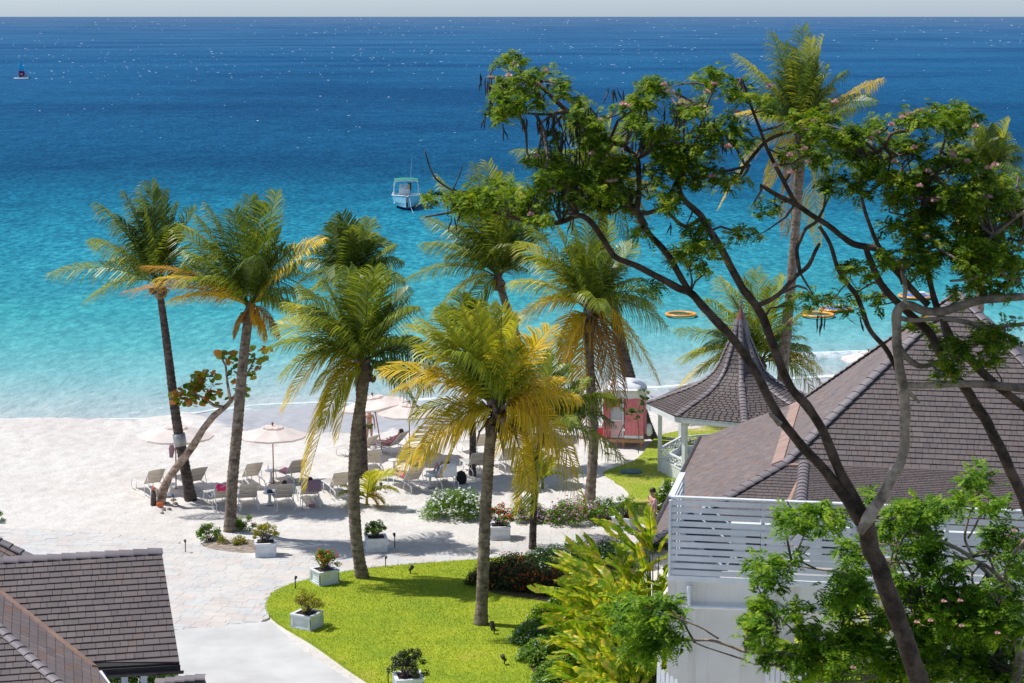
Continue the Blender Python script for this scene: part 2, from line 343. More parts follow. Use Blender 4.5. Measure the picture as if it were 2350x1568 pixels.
# ================================================================== THE SETTING
SHORE_PX = [(-900,958),(0,962),(350,960),(430,948),(600,926),(860,922),(1000,914),(1300,896),(1500,888),(1700,875),(1900,862),(2350,843),(3600,800)]
SX = []; SY = []
for x, y in SHORE_PX:
    g = G(x, y, -0.8); SX.append(g.x); SY.append(g.y)
def shore(X): return np.interp(X, SX, SY)
WX = [G(x, 1000).x for x in (0, 380, 560, 950, 1500, 2300)]
def berm(X): return np.interp(X, WX, [4.2, 4.8, 13.5, 15.0, 13.0, 11.0])
def smooth01(t): t = np.clip(t, 0, 1); return t*t*(3-2*t)

def inpoly(px, py, poly):
    c = False; n = len(poly); j = n-1
    for i in range(n):
        xi, yi = poly[i][0], poly[i][1]; xj, yj = poly[j][0], poly[j][1]
        if (yi > py) != (yj > py) and px < (xj-xi)*(py-yi)/(yj-yi)+xi: c = not c
        j = i
    return c
def smooth_poly(pts, it=2):
    for _ in range(it):
        q = []
        for i in range(len(pts)):
            a, b = pts[i], pts[(i+1) % len(pts)]
            q += [a*0.75+b*0.25, a*0.25+b*0.75]
        pts = q
    return pts
LAWN = smooth_poly([G(x, y) for x, y in [(610,1400),(616,1372),(640,1355),(680,1340),(760,1322),(840,1308),(950,1298),(1080,1289),(1250,1275),(1380,1262),(1480,1300),(1480,1420),(1500,1600),(1480,1760),(1100,1720),(930,1620),(845,1568),(790,1532),(720,1480),(655,1443),(622,1420)]])
LAWN2 = smooth_poly([G(x, y) for x, y in [(1378,1088),(1400,1078),(1440,1066),(1470,1050),(1490,1020),(1510,1000),(1560,990),(1660,975),(1800,985),(1900,1100),(1800,1250),(1560,1230),(1470,1200),(1395,1172),(1420,1160),(1446,1142),(1440,1125),(1415,1108)]])
PAVE = smooth_poly([G(x, y) for x, y in [(-300,1222),(60,1212),(250,1228),(420,1252),(640,1274),(780,1280),(870,1262),(1000,1252),(1120,1238),(1260,1222),(1400,1206),(1500,1215),(1560,1260),(1400,1275),(1080,1300),(840,1320),(700,1345),(640,1365),(612,1395),(620,1428),(520,1436),(396,1449),(200,1462),(-300,1500)]], 1)
DRIVE = [G(x, y) for x, y in [(-300,1501),(200,1463),(396,1450),(520,1437),(621,1429),(700,1500),(860,1600),(1150,1800),(900,2000),(-300,2000)]]
def sheet(name, poly, z, mat, kind='structure', holes=None, lab=None):
    P = [Vector((p.x, p.y, z)) for p in poly]
    tr = tessellate_polygon([P])
    n = len(P); V = P + [Vector((p.x, p.y, z-0.25)) for p in P]
    Fc = [list(t) for t in tr] + [[i, (i+1) % n, n+(i+1) % n, n+i] for i in range(n)]
    o = link(name, mesh_np(name, V, Fc, mat)); setp(o, lab, None, None, kind); return o

# ---- sand (beach) sheet
xs = np.concatenate([np.linspace(-400,-46,12), np.arange(-45, 45, 0.2), np.linspace(46,400,12)])
ys = np.concatenate([np.linspace(30,60,14), np.arange(60.5, 112, 0.2), np.arange(112.5,150,1.5)])
Xg, Yg = np.meshgrid(xs, ys)
tt = Yg - shore(Xg); bw = berm(Xg)
Zg = np.where(tt < 0, -0.8*smooth01((tt+bw)/bw), -0.8 - 0.06*tt)
flat = np.zeros(Xg.size); amp = np.zeros(Xg.size)
xf, yf = Xg.ravel(), Yg.ravel()
zadd = np.zeros(Xg.size)
for i in range(Xg.size):
    x, y = xf[i], yf[i]
    if y < 60 or abs(x) > 46 or y > 112: continue
    a = 0.012 + 0.10*min(1, max(0, (y-71.5)/5)) * (1 if tt.flat[i] < -3 else 0.25)
    v = Vector((x*1.9, y*1.5, 0)); n1 = noise.noise(v); n2 = noise.noise(Vector((x*5.2, y*4.2, 3)))
    zadd[i] = a*(n1*0.7 + n2*0.75)
    zadd[i] += 0.10*max(0, (y-74)/20)*noise.noise(Vector((x*0.25, y*0.3, 9))) if y > 74 else 0
for px, py, r, h in ((527,1228,1.5,0.22),(440,1150,1.0,0.15),(370,1165,0.9,0.15),(600,1235,1.0,0.15),(1250,1195,1.6,0.12),(1340,1195,2.2,0.12),(840,1165,1.0,0.12),(1040,1190,2.0,0.1)):
    g = G(px, py); d = np.sqrt((xf-g.x)**2 + (yf-g.y)**2); zadd += h*smooth01(1-d/r)
Zf = Zg.ravel() + zadd - 0.03
nx_, ny_ = len(xs), len(ys)
ii = np.arange(nx_*ny_).reshape(ny_, nx_)
quads = np.stack([ii[:-1,:-1].ravel(), ii[:-1,1:].ravel(), ii[1:,1:].ravel(), ii[1:,:-1].ravel()], 1)
m, nt, b = new_mat('beach_sand'); b.inputs['Roughness'].default_value = 0.9; b.inputs['Specular IOR Level'].default_value = 0.15
vn = noise_node(nt, 1.6, 6, pos_node(nt)); vn2 = noise_node(nt, 0.18, 3, pos_node(nt)); vn3 = noise_node(nt, 14, 4, pos_node(nt), 0.7)
c = ramp_node(nt, [(0.3,(0.61,0.578,0.54,1)),(0.6,(0.685,0.652,0.612,1))], vn)
c = mix_node(nt, 1.0, c, ramp_node(nt, [(0.35,(0.93,0.91,0.9,1)),(0.6,(1,1,1,1))], vn2), 'MULTIPLY')
c = mix_node(nt, 1.0, c, ramp_node(nt, [(0.36,(0.74,0.70,0.66,1)),(0.46,(1,1,1,1))], vn3), 'MULTIPLY')
ge = nt.nodes.new('ShaderNodeNewGeometry'); sx = nt.nodes.new('ShaderNodeSeparateXYZ'); nt.links.new(ge.outputs['Position'], sx.inputs[0])
ad = nt.nodes.new('ShaderNodeMath'); ad.operation = 'MULTIPLY_ADD'; ad.inputs[1].default_value = 0.12; nt.links.new(noise_node(nt, 0.5, 4, pos_node(nt, (0.4,1,1))), ad.inputs[0]); nt.links.new(sx.outputs[2], ad.inputs[2])
mr = nt.nodes.new('ShaderNodeMapRange'); mr.inputs['From Min'].default_value = -0.14; mr.inputs['From Max'].default_value = -0.05; mr.inputs['To Min'].default_value = 1; mr.inputs['To Max'].default_value = 0
nt.links.new(ad.outputs[0], mr.inputs[0])
c = mix_node(nt, mr.outputs[0], c, (0.42,0.42,0.435,1))
nt.links.new(c, b.inputs['Base Color'])
rr = nt.nodes.new('ShaderNodeMapRange'); rr.inputs['To Min'].default_value = 0.9; rr.inputs['To Max'].default_value = 0.5; nt.links.new(mr.outputs[0], rr.inputs[0]); nt.links.new(rr.outputs[0], b.inputs['Roughness'])
bs = nt.nodes.new('ShaderNodeMapRange'); bs.inputs['To Min'].default_value = 0.85; bs.inputs['To Max'].default_value = 0.03; nt.links.new(mr.outputs[0], bs.inputs[0])
bn = nt.nodes.new('ShaderNodeBump'); bn.inputs['Distance'].default_value = 0.05; nt.links.new(bs.outputs[0], bn.inputs['Strength']); nt.links.new(noise_node(nt, 3.2, 6, pos_node(nt), 0.6), bn.inputs['Height']); nt.links.new(bn.outputs[0], b.inputs['Normal'])
M['sand'] = m
setp(link('sand', mesh_np('sand', np.stack([xf, yf, Zf], 1), quads, m, True)), 'pale powdery beach sand sloping to the water', None, None, 'structure')
# land under and behind the viewpoint
mb = MB(); mb.box((0, -60, -0.75), (900, 190, 1.2)); M['earth'] = simple('garden_earth', (0.10,0.085,0.05,1), (0.05,0.06,0.025,1), 0.95, 0.4)
setp(mb.build('ground', M['earth']), None, None, None, 'structure')

# ---- ocean
oy = [88.0]
while oy[-1] < 130: oy.append(oy[-1] + 0.6)
while oy[-1] < 16000: oy.append(oy[-1]*1.025)
oy = np.array(oy); ox = np.concatenate([-np.geomspace(9000, 60, 34), np.arange(-58, 60, 1.0), np.geomspace(60, 9000, 34)])
OX, OY = np.meshgrid(ox, oy)
t_ = np.clip(OY - shore(np.clip(OX, SX[0], SX[-1])), -2, None)
q_ = 100/(100 + t_)
V = np.stack([OX.ravel(), OY.ravel(), np.full(OX.size, -0.8)], 1)
# low swell in geometry near the beach
V[:,2] += 0.035*np.sin(V[:,1]*0.9 + 1.3*np.sin(V[:,0]*0.07)) * (V[:,1] < 140)
brk = np.exp(-((t_.ravel()-5.5)/0.9)**2) * smooth01((V[:,0]-11)/4)
V[:,2] += 0.42*brk
ii = np.arange(OX.size).reshape(OX.shape)
quads = np.stack([ii[:-1,:-1].ravel(), ii[:-1,1:].ravel(), ii[1:,1:].ravel(), ii[1:,:-1].ravel()], 1)
m, nt, b = new_mat('sea_water')
at = nt.nodes.new('ShaderNodeAttribute'); at.attribute_name = 'shore'; at.attribute_type = 'GEOMETRY'
# wobble the colour bands so they are not straight
w1 = noise_node(nt, 1.0, 3, pos_node(nt, (0.006, 0.018, 1)))
w2 = noise_node(nt, 1.0, 3, pos_node(nt, (0.05, 0.12, 1)))
mm = nt.nodes.new('ShaderNodeMath'); mm.operation = 'MULTIPLY_ADD'; mm.inputs[1].default_value = 0.11; nt.links.new(w1, mm.inputs[0]); nt.links.new(at.outputs['Fac'], mm.inputs[2])
mm2 = nt.nodes.new('ShaderNodeMath'); mm2.operation = 'MULTIPLY_ADD'; mm2.inputs[1].default_value = 0.04; nt.links.new(w2, mm2.inputs[0]); nt.links.new(mm.outputs[0], mm2.inputs[2])
sb = nt.nodes.new('ShaderNodeMath'); sb.operation = 'SUBTRACT'; sb.inputs[1].default_value = 0.075; nt.links.new(mm2.outputs[0], sb.inputs[0])
OC = [(0.0,(0.080,0.150,0.255,1)),(0.04,(0.030,0.112,0.235,1)),(0.12,(0.013,0.092,0.210,1)),(0.30,(0.005,0.070,0.163,1)),(0.37,(0.004,0.066,0.150,1)),(0.44,(0.006,0.112,0.205,1)),(0.54,(0.012,0.168,0.258,1)),  # depth colours; far end paled, horizon haze and reflection painted in
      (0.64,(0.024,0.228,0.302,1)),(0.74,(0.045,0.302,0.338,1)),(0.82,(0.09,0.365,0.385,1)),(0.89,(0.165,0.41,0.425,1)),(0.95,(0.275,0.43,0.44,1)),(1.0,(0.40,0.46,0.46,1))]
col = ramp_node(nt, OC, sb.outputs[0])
# uneven sky reflection of the chop painted into the colour, sizes grow with distance
ck = noise_node(nt, 1.0, 4, pos_node(nt, (1.7, 0.8, 1)), 0.7); cw = noise_node(nt, 1.0, 4, pos_node(nt, (0.32, 0.16, 1)), 0.65); cz = noise_node(nt, 1.0, 4, pos_node(nt, (0.008, 0.011, 1)), 0.6)
col = mix_node(nt, 1.0, col, ramp_node(nt, [(0.34,(0.50,0.64,0.72,1)),(0.5,(1,1,1,1)),(0.64,(1.9,1.5,1.36,1))], ck), 'MULTIPLY')
col = mix_node(nt, 1.0, col, ramp_node(nt, [(0.34,(0.78,0.84,0.88,1)),(0.5,(1,1,1,1)),(0.66,(1.28,1.18,1.12,1))], cw), 'MULTIPLY')
col = mix_node(nt, 1.0, col, ramp_node(nt, [(0.36,(0.62,0.72,0.80,1)),(0.52,(1,1,1,1)),(0.66,(1.15,1.12,1.08,1))], cz), 'MULTIPLY')
base_col = ramp_node(nt, OC, sb.outputs[0])
cal = nt.nodes.new('ShaderNodeMapRange'); cal.inputs['From Min'].default_value = 0.62; cal.inputs['From Max'].default_value = 0.92; cal.inputs['To Max'].default_value = 0.8; nt.links.new(at.outputs['Fac'], cal.inputs[0])
col = mix_node(nt, cal.outputs[0], col, base_col)
# foam on the last metres before the beach
fo = nt.nodes.new('ShaderNodeMapRange'); fo.inputs['From Min'].default_value = 0.900; fo.inputs['From Max'].default_value = 1.0; nt.links.new(at.outputs['Fac'], fo.inputs[0])
fn = noise_node(nt, 1.0, 6, pos_node(nt, (0.8, 1.9, 1)), 0.68, 0.6)
fm = nt.nodes.new('ShaderNodeMath'); fm.operation = 'MULTIPLY_ADD'; fm.inputs[1].default_value = 0.17; nt.links.new(fo.outputs[0], fm.inputs[0]); nt.links.new(fn, fm.inputs[2])
fr = ramp_node(nt, [(0.74,(0,0,0,1)),(0.86,(0.9,0.9,0.9,1))], fm.outputs[0])
ba = nt.nodes.new('ShaderNodeAttribute'); ba.attribute_name = 'breaker'
fbn = nt.nodes.new('ShaderNodeMath'); fbn.operation = 'MULTIPLY'; nt.links.new(ba.outputs['Fac'], fbn.inputs[0]); nt.links.new(ramp_node(nt, [(0.35,(0.1,0.1,0.1,1)),(0.55,(1,1,1,1))], fn), fbn.inputs[1])
fx = nt.nodes.new('ShaderNodeMath'); fx.operation = 'MAXIMUM'; nt.links.new(fr, fx.inputs[0]); nt.links.new(fbn.outputs[0], fx.inputs[1])
col = mix_node(nt, fx.outputs[0], col, (0.72,0.76,0.78,1))
nt.links.new(col, b.inputs['Base Color']); b.inputs['Roughness'].default_value = 1.0; b.inputs['Specular IOR Level'].default_value = 0.0
gl = nt.nodes.new('ShaderNodeBsdfGlossy'); gl.inputs['Roughness'].default_value = 0.28; gm = nt.nodes.new('ShaderNodeMixShader'); gm.inputs[0].default_value = 0.035
nt.links.new(b.outputs[0], gm.inputs[1]); nt.links.new(gl.outputs[0], gm.inputs[2]); nt.links.new(gm.outputs[0], nt.nodes['Material Output'].inputs['Surface'])
h1 = noise_node(nt, 1.0, 5, pos_node(nt, (1.4, 0.8, 1)), 0.6); p1 = bump(nt, None, h1, 0.7, 0.28)
h2 = noise_node(nt, 1.0, 4, pos_node(nt, (0.2, 0.14, 1)), 0.6); p2 = bump(nt, b, h2, 0.6, 1.4, p1); nt.links.new(p2, gl.inputs['Normal'])
me = mesh_np('ocean', V, quads, m, True)
a = me.attributes.new('shore', 'FLOAT', 'POINT'); a.data.foreach_set('value', q_.ravel().astype(np.float32))
a = me.attributes.new('breaker', 'FLOAT', 'POINT'); a.data.foreach_set('value', brk.astype(np.float32))
setp(link('ocean', me), 'blue open sea turning turquoise towards the beach', None, None, 'structure')

# whitecaps: low breaking crests far out
vs = []; fs = []
for k in range(2600):
    row = 44 + (random.random()**1.35)*300; x = random.uniform(-200, 2550)
    g = G(x, row, -0.8); s = (row-33)/19.8
    if noise.noise(Vector((g.x*0.004, g.y*0.0015, 2))) < 0.06 and random.random() < 0.86: continue
    L = min(10, random.choice((1.5,2,2.5,4,7))*random.uniform(0.6,1.1)/s*1.15); H = min(1.3, random.uniform(0.35,0.9)/s*0.9 + 0.04)
    n = 6; b0 = len(vs)
    for i in range(n+1):
        u = i/n; w = math.sin(math.pi*u)**0.7 * random.uniform(0.6,1); xx = g.x + (u-0.5)*L; yy = g.y + 0.6*H*math.sin(u*5+k)
        vs += [(xx, yy - 1.2*H*w, -0.83), (xx, yy, -0.8+H*w), (xx, yy + 1.2*H*w, -0.83)]
    for i in range(n):
        a = b0+3*i; fs += [(a, a+3, a+4, a+1), (a+1, a+4, a+5, a+2)]
setp(link('whitecap', mesh_np('whitecap', vs, fs, M['foam'])), 'small white breaking crests scattered over the open sea', None, None, 'stuff')
# foam line along the wet sand
vs = []; fs = []; X = -38.0; prev = None
while X < 34:
    Y = shore(X) - 0.35 + 0.5*noise.noise(Vector((X*0.35, 0, 0))) + 0.25*noise.noise(Vector((X*1.3, 5, 0)))
    w = 0.10 + 0.30*max(0, noise.noise(Vector((X*0.8, 9, 1)))+0.25) + (0.25 if X > 6 else 0)
    tb = -0.8*float(smooth01((Y-shore(X)+berm(X))/berm(X)))
    b0 = len(vs); vs += [(X, Y-w/2, tb-0.0), (X, Y, tb+0.05), (X, Y+w/2+0.1, -0.76)]
    if prev is not None: fs += [(prev, b0, b0+1, prev+1), (prev+1, b0+1, b0+2, prev+2)]
    prev = b0; X += 0.22
setp(link('foam_line', mesh_np('foam_line', vs, fs, M['foam'], True)), 'thin line of foam where the sea meets the sand', None, None, 'stuff')

# ---- paving: joint bed, then every stone
sheet('paving_bed', PAVE, 0.035, M['grout'])
drive_o = sheet('driveway', DRIVE, 0.045, M['concrete'], lab='smooth pale concrete drive in the foreground')
pav = bpy.data.objects.new('paved_path', None); COL.objects.link(pav); setp(pav, 'pale mixed stone paving winding past the lawn', None, None, 'structure'); WL[pav.name] = Vector()
base_me = []
for k in range(4):
    mb = MB(); j = lambda: random.uniform(-0.012, 0.012)
    top = [Vector((-.5+j(), -.5+j(), 0.02)), Vector((.5+j(), -.5+j(), 0.02)), Vector((.5+j(), .5+j(), 0.024)), Vector((-.5+j(), .5+j(), 0.022))]
    bot = [Vector((v.x*1.01, v.y*1.01, -0.02)) for v in top]
    mb.add(top+bot, [(0,1,2,3),(4,5,1,0),(5,6,2,1),(6,7,3,2),(7,4,0,3)]); base_me.append(mesh_np('paving_stone', mb.V, mb.F, M['stone']))
ang = R(-9); ca, sa = math.cos(ang), math.sin(ang); stones = []
v = -10.0
row = 0
while v < 40:
    hgt = random.choice((0.30, 0.30, 0.42, 0.22)); u = -40 + random.random()
    while u < 25:
        w = random.choice((0.3, 0.45, 0.6, 0.6, 0.75)); cx, cy = u+w/2, v+hgt/2
        X = ca*cx - sa*cy; Y = 48 + sa*cx + ca*cy; u += w
        if inpoly(X, Y, PAVE) and not inpoly(X, Y, LAWN):
            e = noise.noise(Vector((X*0.5, Y*0.5, 4)))
            if G(0, 1240).y + e*1.5 < Y and X < -9: 
                if random.random() < 0.25: continue
            stones.append((X, Y, w-0.009, hgt-0.009))
    v += hgt; row += 1
def scr(X, Y, Z=0):
    d = Vector((X, Y, Z-CH)); yc = d.y*cp - d.z*sp; zc = d.y*sp + d.z*cp
    return 1175 + F*d.x/yc, 784 - F*zc/yc
vis = [s for s in stones if 380 < scr(s[0], s[1])[0] < 2350 and scr(s[0], s[1])[1] < 1568]
vis.sort(key=lambda s: -(s[2]*s[3])/(s[1]**2)*(1 if scr(s[0], s[1])[0] < 1480 else .2)); chosen = set(vis[:300])
sv = []; sf = []
for k, s in enumerate(stones):
    if s in chosen:
        link('paving_stone', base_me[k % 4], pav, Matrix.Translation((s[0], s[1], 0.023 + 0.004*random.random())) @ Matrix.Rotation(ang, 4, 'Z') @ Matrix.Diagonal((s[2], s[3], 1, 1)))
    else:
        b0 = len(sv); z = 0.044+0.004*random.random()
        for dz in (0, -0.02):
            for a_, b_ in ((-.5,-.5),(.5,-.5),(.5,.5),(-.5,.5)):
                dx, dy = a_*s[2], b_*s[3]; sv.append((s[0]+ca*dx-sa*dy, s[1]+sa*dx+ca*dy, z+dz))
        for f in ((0,1,2,3),(4,5,1,0),(5,6,2,1),(6,7,3,2),(7,4,0,3)): sf.append([b0+i for i in f])
setp(link('smaller_paving_stones', mesh_np('paving_stones', sv, sf, M['stone']), pav), None, None, None, 'stuff')

# ---- lawns: turf sheet plus blades
m, nt, b = new_mat('patchy_turf'); b.inputs['Roughness'].default_value = 0.95
n = noise_node(nt, 0.7, 5, pos_node(nt, (0.6,1,1)), 0.65)
nt.links.new(ramp_node(nt, [(0.42,(0.25,0.33,0.014,1)),(0.56,(0.34,0.35,0.04,1)),(0.66,(0.52,0.42,0.2,1))], n), b.inputs['Base Color']); bump(nt, b, noise_node(nt, 9, 4, pos_node(nt)), 0.5, 0.03); M['turf2'] = m
m, nt, b = new_mat('turf'); b.inputs['Roughness'].default_value = 0.95
n1 = ramp_node(nt, [(0.35,(0.24,0.33,0.014,1)),(0.6,(0.36,0.41,0.016,1)),(0.72,(0.44,0.42,0.05,1))], noise_node(nt, 0.55, 5, pos_node(nt), 0.65))
nt.links.new(mix_node(nt, 1.0, n1, ramp_node(nt, [(0.3,(0.7,0.75,0.7,1)),(0.65,(1.08,1.05,1,1))], noise_node(nt, 7, 4, pos_node(nt), 0.7)), 'MULTIPLY'), b.inputs['Base Color']); bump(nt, b, noise_node(nt, 12, 4, pos_node(nt)), 0.6, 0.03); M['turf'] = m
sheet('lawn', LAWN, 0.07, M['turf'], lab='bright green mown lawn with a curved edge')
sheet('far_lawn', LAWN2, 0.04, M['turf2'], lab='patchy green lawn running behind the gazebo')
def blades(name, poly, n, h, w, z0, patch=False, lab=''):
    P = np.array([(p.x, p.y) for p in poly]); lo, hi = P.min(0), P.max(0)
    pts = []
    c = rng.uniform(lo, hi, (n*3, 2))
    # vectorised point in polygon
    ins = np.zeros(len(c), bool); j = len(P)-1
    for i in range(len(P)):
        xi, yi = P[i]; xj, yj = P[j]
        cond = ((yi > c[:,1]) != (yj > c[:,1])) & (c[:,0] < (xj-xi)*(c[:,1]-yi)/(yj-yi+1e-12)+xi); ins ^= cond; j = i
    c = c[ins]
    a_ = c[:,0]/c[:,1]*F; c = c[(a_ > -640) & (a_ < 700) & (c[:,1] > 54)]
    c = c[:n]; k = len(c)
    hh = h*rng.uniform(0.5, 1.2, k); th = rng.uniform(0, math.pi, k); ww = w*rng.uniform(.6,1.2,k)
    lean = rng.normal(0, 0.45, (k, 2))*hh[:,None]
    dx, dy = np.cos(th)*ww, np.sin(th)*ww
    A = np.stack([c[:,0]-dx, c[:,1]-dy, np.full(k, z0)], 1); B = np.stack([c[:,0]+dx, c[:,1]+dy, np.full(k, z0)], 1)
    C = np.stack([c[:,0]+lean[:,0], c[:,1]+lean[:,1], z0+hh], 1)
    Vv = np.stack([A, B, C], 1).reshape(-1, 3)
    o = link(name, mesh_np(name, Vv, np.arange(3*k).reshape(-1, 3), M['grass'])); setp(o, lab, 'grass', None, 'stuff'); return o
_lc = sum((Vector((p.x, p.y, 0)) for p in LAWN), Vector())/len(LAWN)
blades('grass', [_lc + (Vector((p.x, p.y, 0))-_lc)*1.012 for p in LAWN], 100000, 0.042, 0.010, 0.068, lab='short bright green grass blades of the near lawn')
blades('grass', LAWN2, 12000, 0.05, 0.015, 0.038, lab='thin short grass of the lawn by the gazebo')

# ================================================================== ROOFS
class Roof:
    """tiles laid on planes: the largest 300 become parts, the rest one joined part"""
    def __init__(s, root): s.root = root; s.t = []; s.unit = None
    def plane(s, P, U, poly, expo, w, parent, mat, thick=0.02, base=None, wid=(0.8,1.0,1.0,1.25,1.8)):
        U = U.normalized(); pts = [Vector(p) for p in poly]
        N = Vector((0,0,0))
        for i in range(len(pts)):
            a_, b_ = pts[i], pts[(i+1) % len(pts)]; N += a_.cross(b_)
        N.normalize()
        if N.z < 0: N = -N
        Vv = N.cross(U).normalized()
        if Vv.z < 0: Vv = -Vv
        uv = [((p-P).dot(U), (p-P).dot(Vv)) for p in pts]
        v0, v1 = min(q[1] for q in uv), max(q[1] for q in uv)
        def span(v):
            xs_ = []
            for i in range(len(uv)):
                (a1, b1), (a2, b2) = uv[i], uv[(i+1) % len(uv)]
                if (b1 - v)*(b2 - v) <= 0 and abs(b1-b2) > 1e-9: xs_.append(a1 + (a2-a1)*(v-b1)/(b2-b1))
            return (min(xs_), max(xs_)) if len(xs_) > 1 else None
        v = v0 + 1e-4
        while v < v1 - expo*0.25:
            va, vb = v, min(v+expo, v1-1e-4)
            sa_, sb_ = span(va), span(vb)
            if sa_ and sb_:
                lo = max(sa_[0], sb_[0]); hi = min(sa_[1], sb_[1]); L0 = min(sa_[0], sb_[0]); H0 = max(sa_[1], sb_[1])
                u = lo; first = True; cuts = [lo]
                u += w*random.uniform(0.4, 1.0)
                while u < hi - w*0.3: cuts.append(u); u += w*random.choice(wid)*random.uniform(0.9,1.1)
                cuts.append(hi)
                for i in range(len(cuts)-1):
                    a_, b_ = cuts[i], cuts[i+1]
                    la, lb = (sa_[0], sb_[0]) if i == 0 else (a_, a_)
                    ra, rb = (sa_[1], sb_[1]) if i == len(cuts)-2 else (b_, b_)
                    if ra-la < 0.01 and rb-lb < 0.01: continue
                    s.t.append((P, U, Vv, N, la+0.005, ra-0.005, rb-0.005, lb+0.005, va, vb, thick, parent, mat, i not in (0, len(cuts)-2)))
            v += expo
        if base is not None:
            n = len(pts); Vs = [p - N*0.004 for p in pts] + [p - N*0.10 for p in pts]
            fs_ = [list(range(n)), list(range(2*n-1, n-1, -1))] + [[i, n+i, n+(i+1) % n, (i+1) % n] for i in range(n)]
            mbx = MB(); mbx.add(Vs, fs_); mbx.build('roof_deck', base, parent)
    def corner(s, tl):
        P, U, Vv, N, la, ra, rb, lb, va, vb, th, parent, mat, reg = tl
        lift = th*1.6 + random.uniform(0, th*0.35); bt = th*0.35
        A = P+U*la+Vv*va; B = P+U*ra+Vv*va; C = P+U*rb+Vv*(vb+0.01); D = P+U*lb+Vv*(vb+0.01)
        top = [A+N*lift, B+N*lift, C+N*bt, D+N*bt]; bot = [A-N*0.002, B-N*0.002, C-N*0.002, D-N*0.002]
        return top+bot
    def finish(s, mats_joined):
        vis = []
        for i, tl in enumerate(s.t):
            P, U, Vv, N, la, ra, rb, lb, va, vb = tl[:10]
            c = P + U*((la+ra)/2) + Vv*((va+vb)/2)
            x, y = scr(*c)
            if tl[13] and -20 < x < 2370 and -20 < y < 1588:
                vd = (c - Vector((0,0,CH))); ar = (ra-la)*(vb-va)*abs(N.dot(vd.normalized()))/vd.length_squared
                vis.append((ar, i))
        vis.sort(reverse=True); ch = set(i for _, i in vis[:300])
        joined = {}
        if s.unit is None: s.unit = {}
        for i, tl in enumerate(s.t):
            P, U, Vv, N, la, ra, rb, lb, va, vb, th, parent, mat, reg = tl
            if i in ch:
                key = (mat.name, round(vb-va, 2), th)
                if key not in s.unit:
                    L = vb-va+0.01; lift = th*1.75; bt = th*0.35
                    vs_ = [(-.5,0,lift),(.5,0,lift),(.5,L,bt),(-.5,L,bt),(-.5,0,-.002),(.5,0,-.002),(.5,L,-.002),(-.5,L,-.002)]
                    s.unit[key] = mesh_np('roof_tile', vs_, [(0,1,2,3),(4,5,1,0),(5,6,2,1),(6,7,3,2),(7,4,0,3)], mat)
                o = P + U*((la+ra)/2) + Vv*va + N*random.uniform(0, th*0.25)
                Mx = Matrix((U*(ra-la), Vv, N)).transposed().to_4x4(); Mx.translation = o
                link('roof_tile', s.unit[key], parent, Mx)
            else:
                J = joined.setdefault((parent.name, mat.name), (parent, mat, [], []))
                b0 = len(J[2]); J[2].extend(s.corner(tl))
                for f in ((0,1,2,3),(4,5,1,0),(5,6,2,1),(6,7,3,2),(7,4,0,3)): J[3].append([b0+k for k in f])
        for (pn, mn), (parent, mat, vs_, fs_) in joined.items():
            w = WL.get(parent.name, Vector())
            o = link('joined_roof_tiles', mesh_np('roof_tiles', [v-w for v in vs_], fs_, mat), parent); o['kind'] = 'stuff'
CAPME = {}
def caps(A, B, parent, w=0.3, L=0.32, mat=None, up=Vector((0,0,1)), arch=0.1):
    """row of overlapping arched ridge tiles from the low end A to the high end B"""
    key = (w, L, arch, mat.name)
    if key not in CAPME:
        vs_ = []; n = 6
        for (xx, lift) in ((0, 0.035), (L*1.08, 0.0)):
            for k in range(n+1):
                a_ = math.pi*(0.08+0.84*k/n); vs_.append((xx, -w/2*math.cos(a_)/math.cos(0.25), lift + arch*math.sin(a_)-0.03))
        for k in range(n+1):
            v_ = vs_[k]; vs_.append((v_[0], v_[1], v_[2]-0.03))
        fs_ = [(k, k+1, n+2+k, n+1+k) for k in range(n)] + [(2*n+2+k, 2*n+3+k, k+1, k) for k in range(n)]
        CAPME[key] = mesh_np('ridge_tile', vs_, fs_, mat)
    A, B = Vector(A), Vector(B); t = B-A; D = t.length; t.normalize(); s_ = up.cross(t).normalized(); u_ = t.cross(s_)
    n = max(1, round(D/L))
    for k in range(n):
        Mx = Matrix((t*(D/n/L), s_, u_)).transposed().to_4x4(); Mx.translation = A + t*(k*D/n) + u_*random.uniform(0, .006)
        link('ridge_tile', CAPME[key], parent, Mx)
def strip(A, B, side, w, N, parent, mat, name='copper_flashing', th=0.012):
    A, B = Vector(A), Vector(B); side = Vector(side).normalized()*w; N = Vector(N)
    mbx = MB(); q = [A, B, B+side, A+side]; mbx.add([p+N*th for p in q] + [p-N*0.02 for p in q], [(0,1,2,3),(4,7,6,5),(0,4,5,1),(1,5,6,2),(2,6,7,3),(3,7,4,0)])
    return mbx.build(name, mat, parent)
def normal(a, b, c):
    n = (b-a).cross(c-a).normalized(); return n if n.z > 0 else -n

# ---------------- main building with the big hipped roof
C0 = G(1800, 1064, 5.0); ba_ = R(-11.3)
u = Vector((math.cos(ba_), math.sin(ba_), 0)); vv = Vector((-math.sin(ba_), math.cos(ba_), 0))
W, T = 5.3, 4.85
root = thing('tiled_roof_building', 'low building under a large grey brown hipped tile roof behind the white terrace screen', 'building', (C0.x, C0.y, 0))
A0 = C0 + u*W + vv*W + Vector((0,0,T)); Cr = C0 + u*2*W; Cb = C0 + vv*2*W; Crb = C0 + u*2*W + vv*2*W
rf = Roof(root)
deck_up = MB(); deck_up.add([C0, Cr, Crb, Cb, A0], [(0,1,4),(1,2,4),(2,3,4),(3,0,4)]); up = deck_up.build('upper_roof', M['dark'], root)
mid = MB(); mid.add([C0, Cr, Crb, Cb], [(0,3,2,1)])
rf.plane(C0, u, [C0, Cr, A0], 0.205, 0.19, up, M['tile'], 0.022)
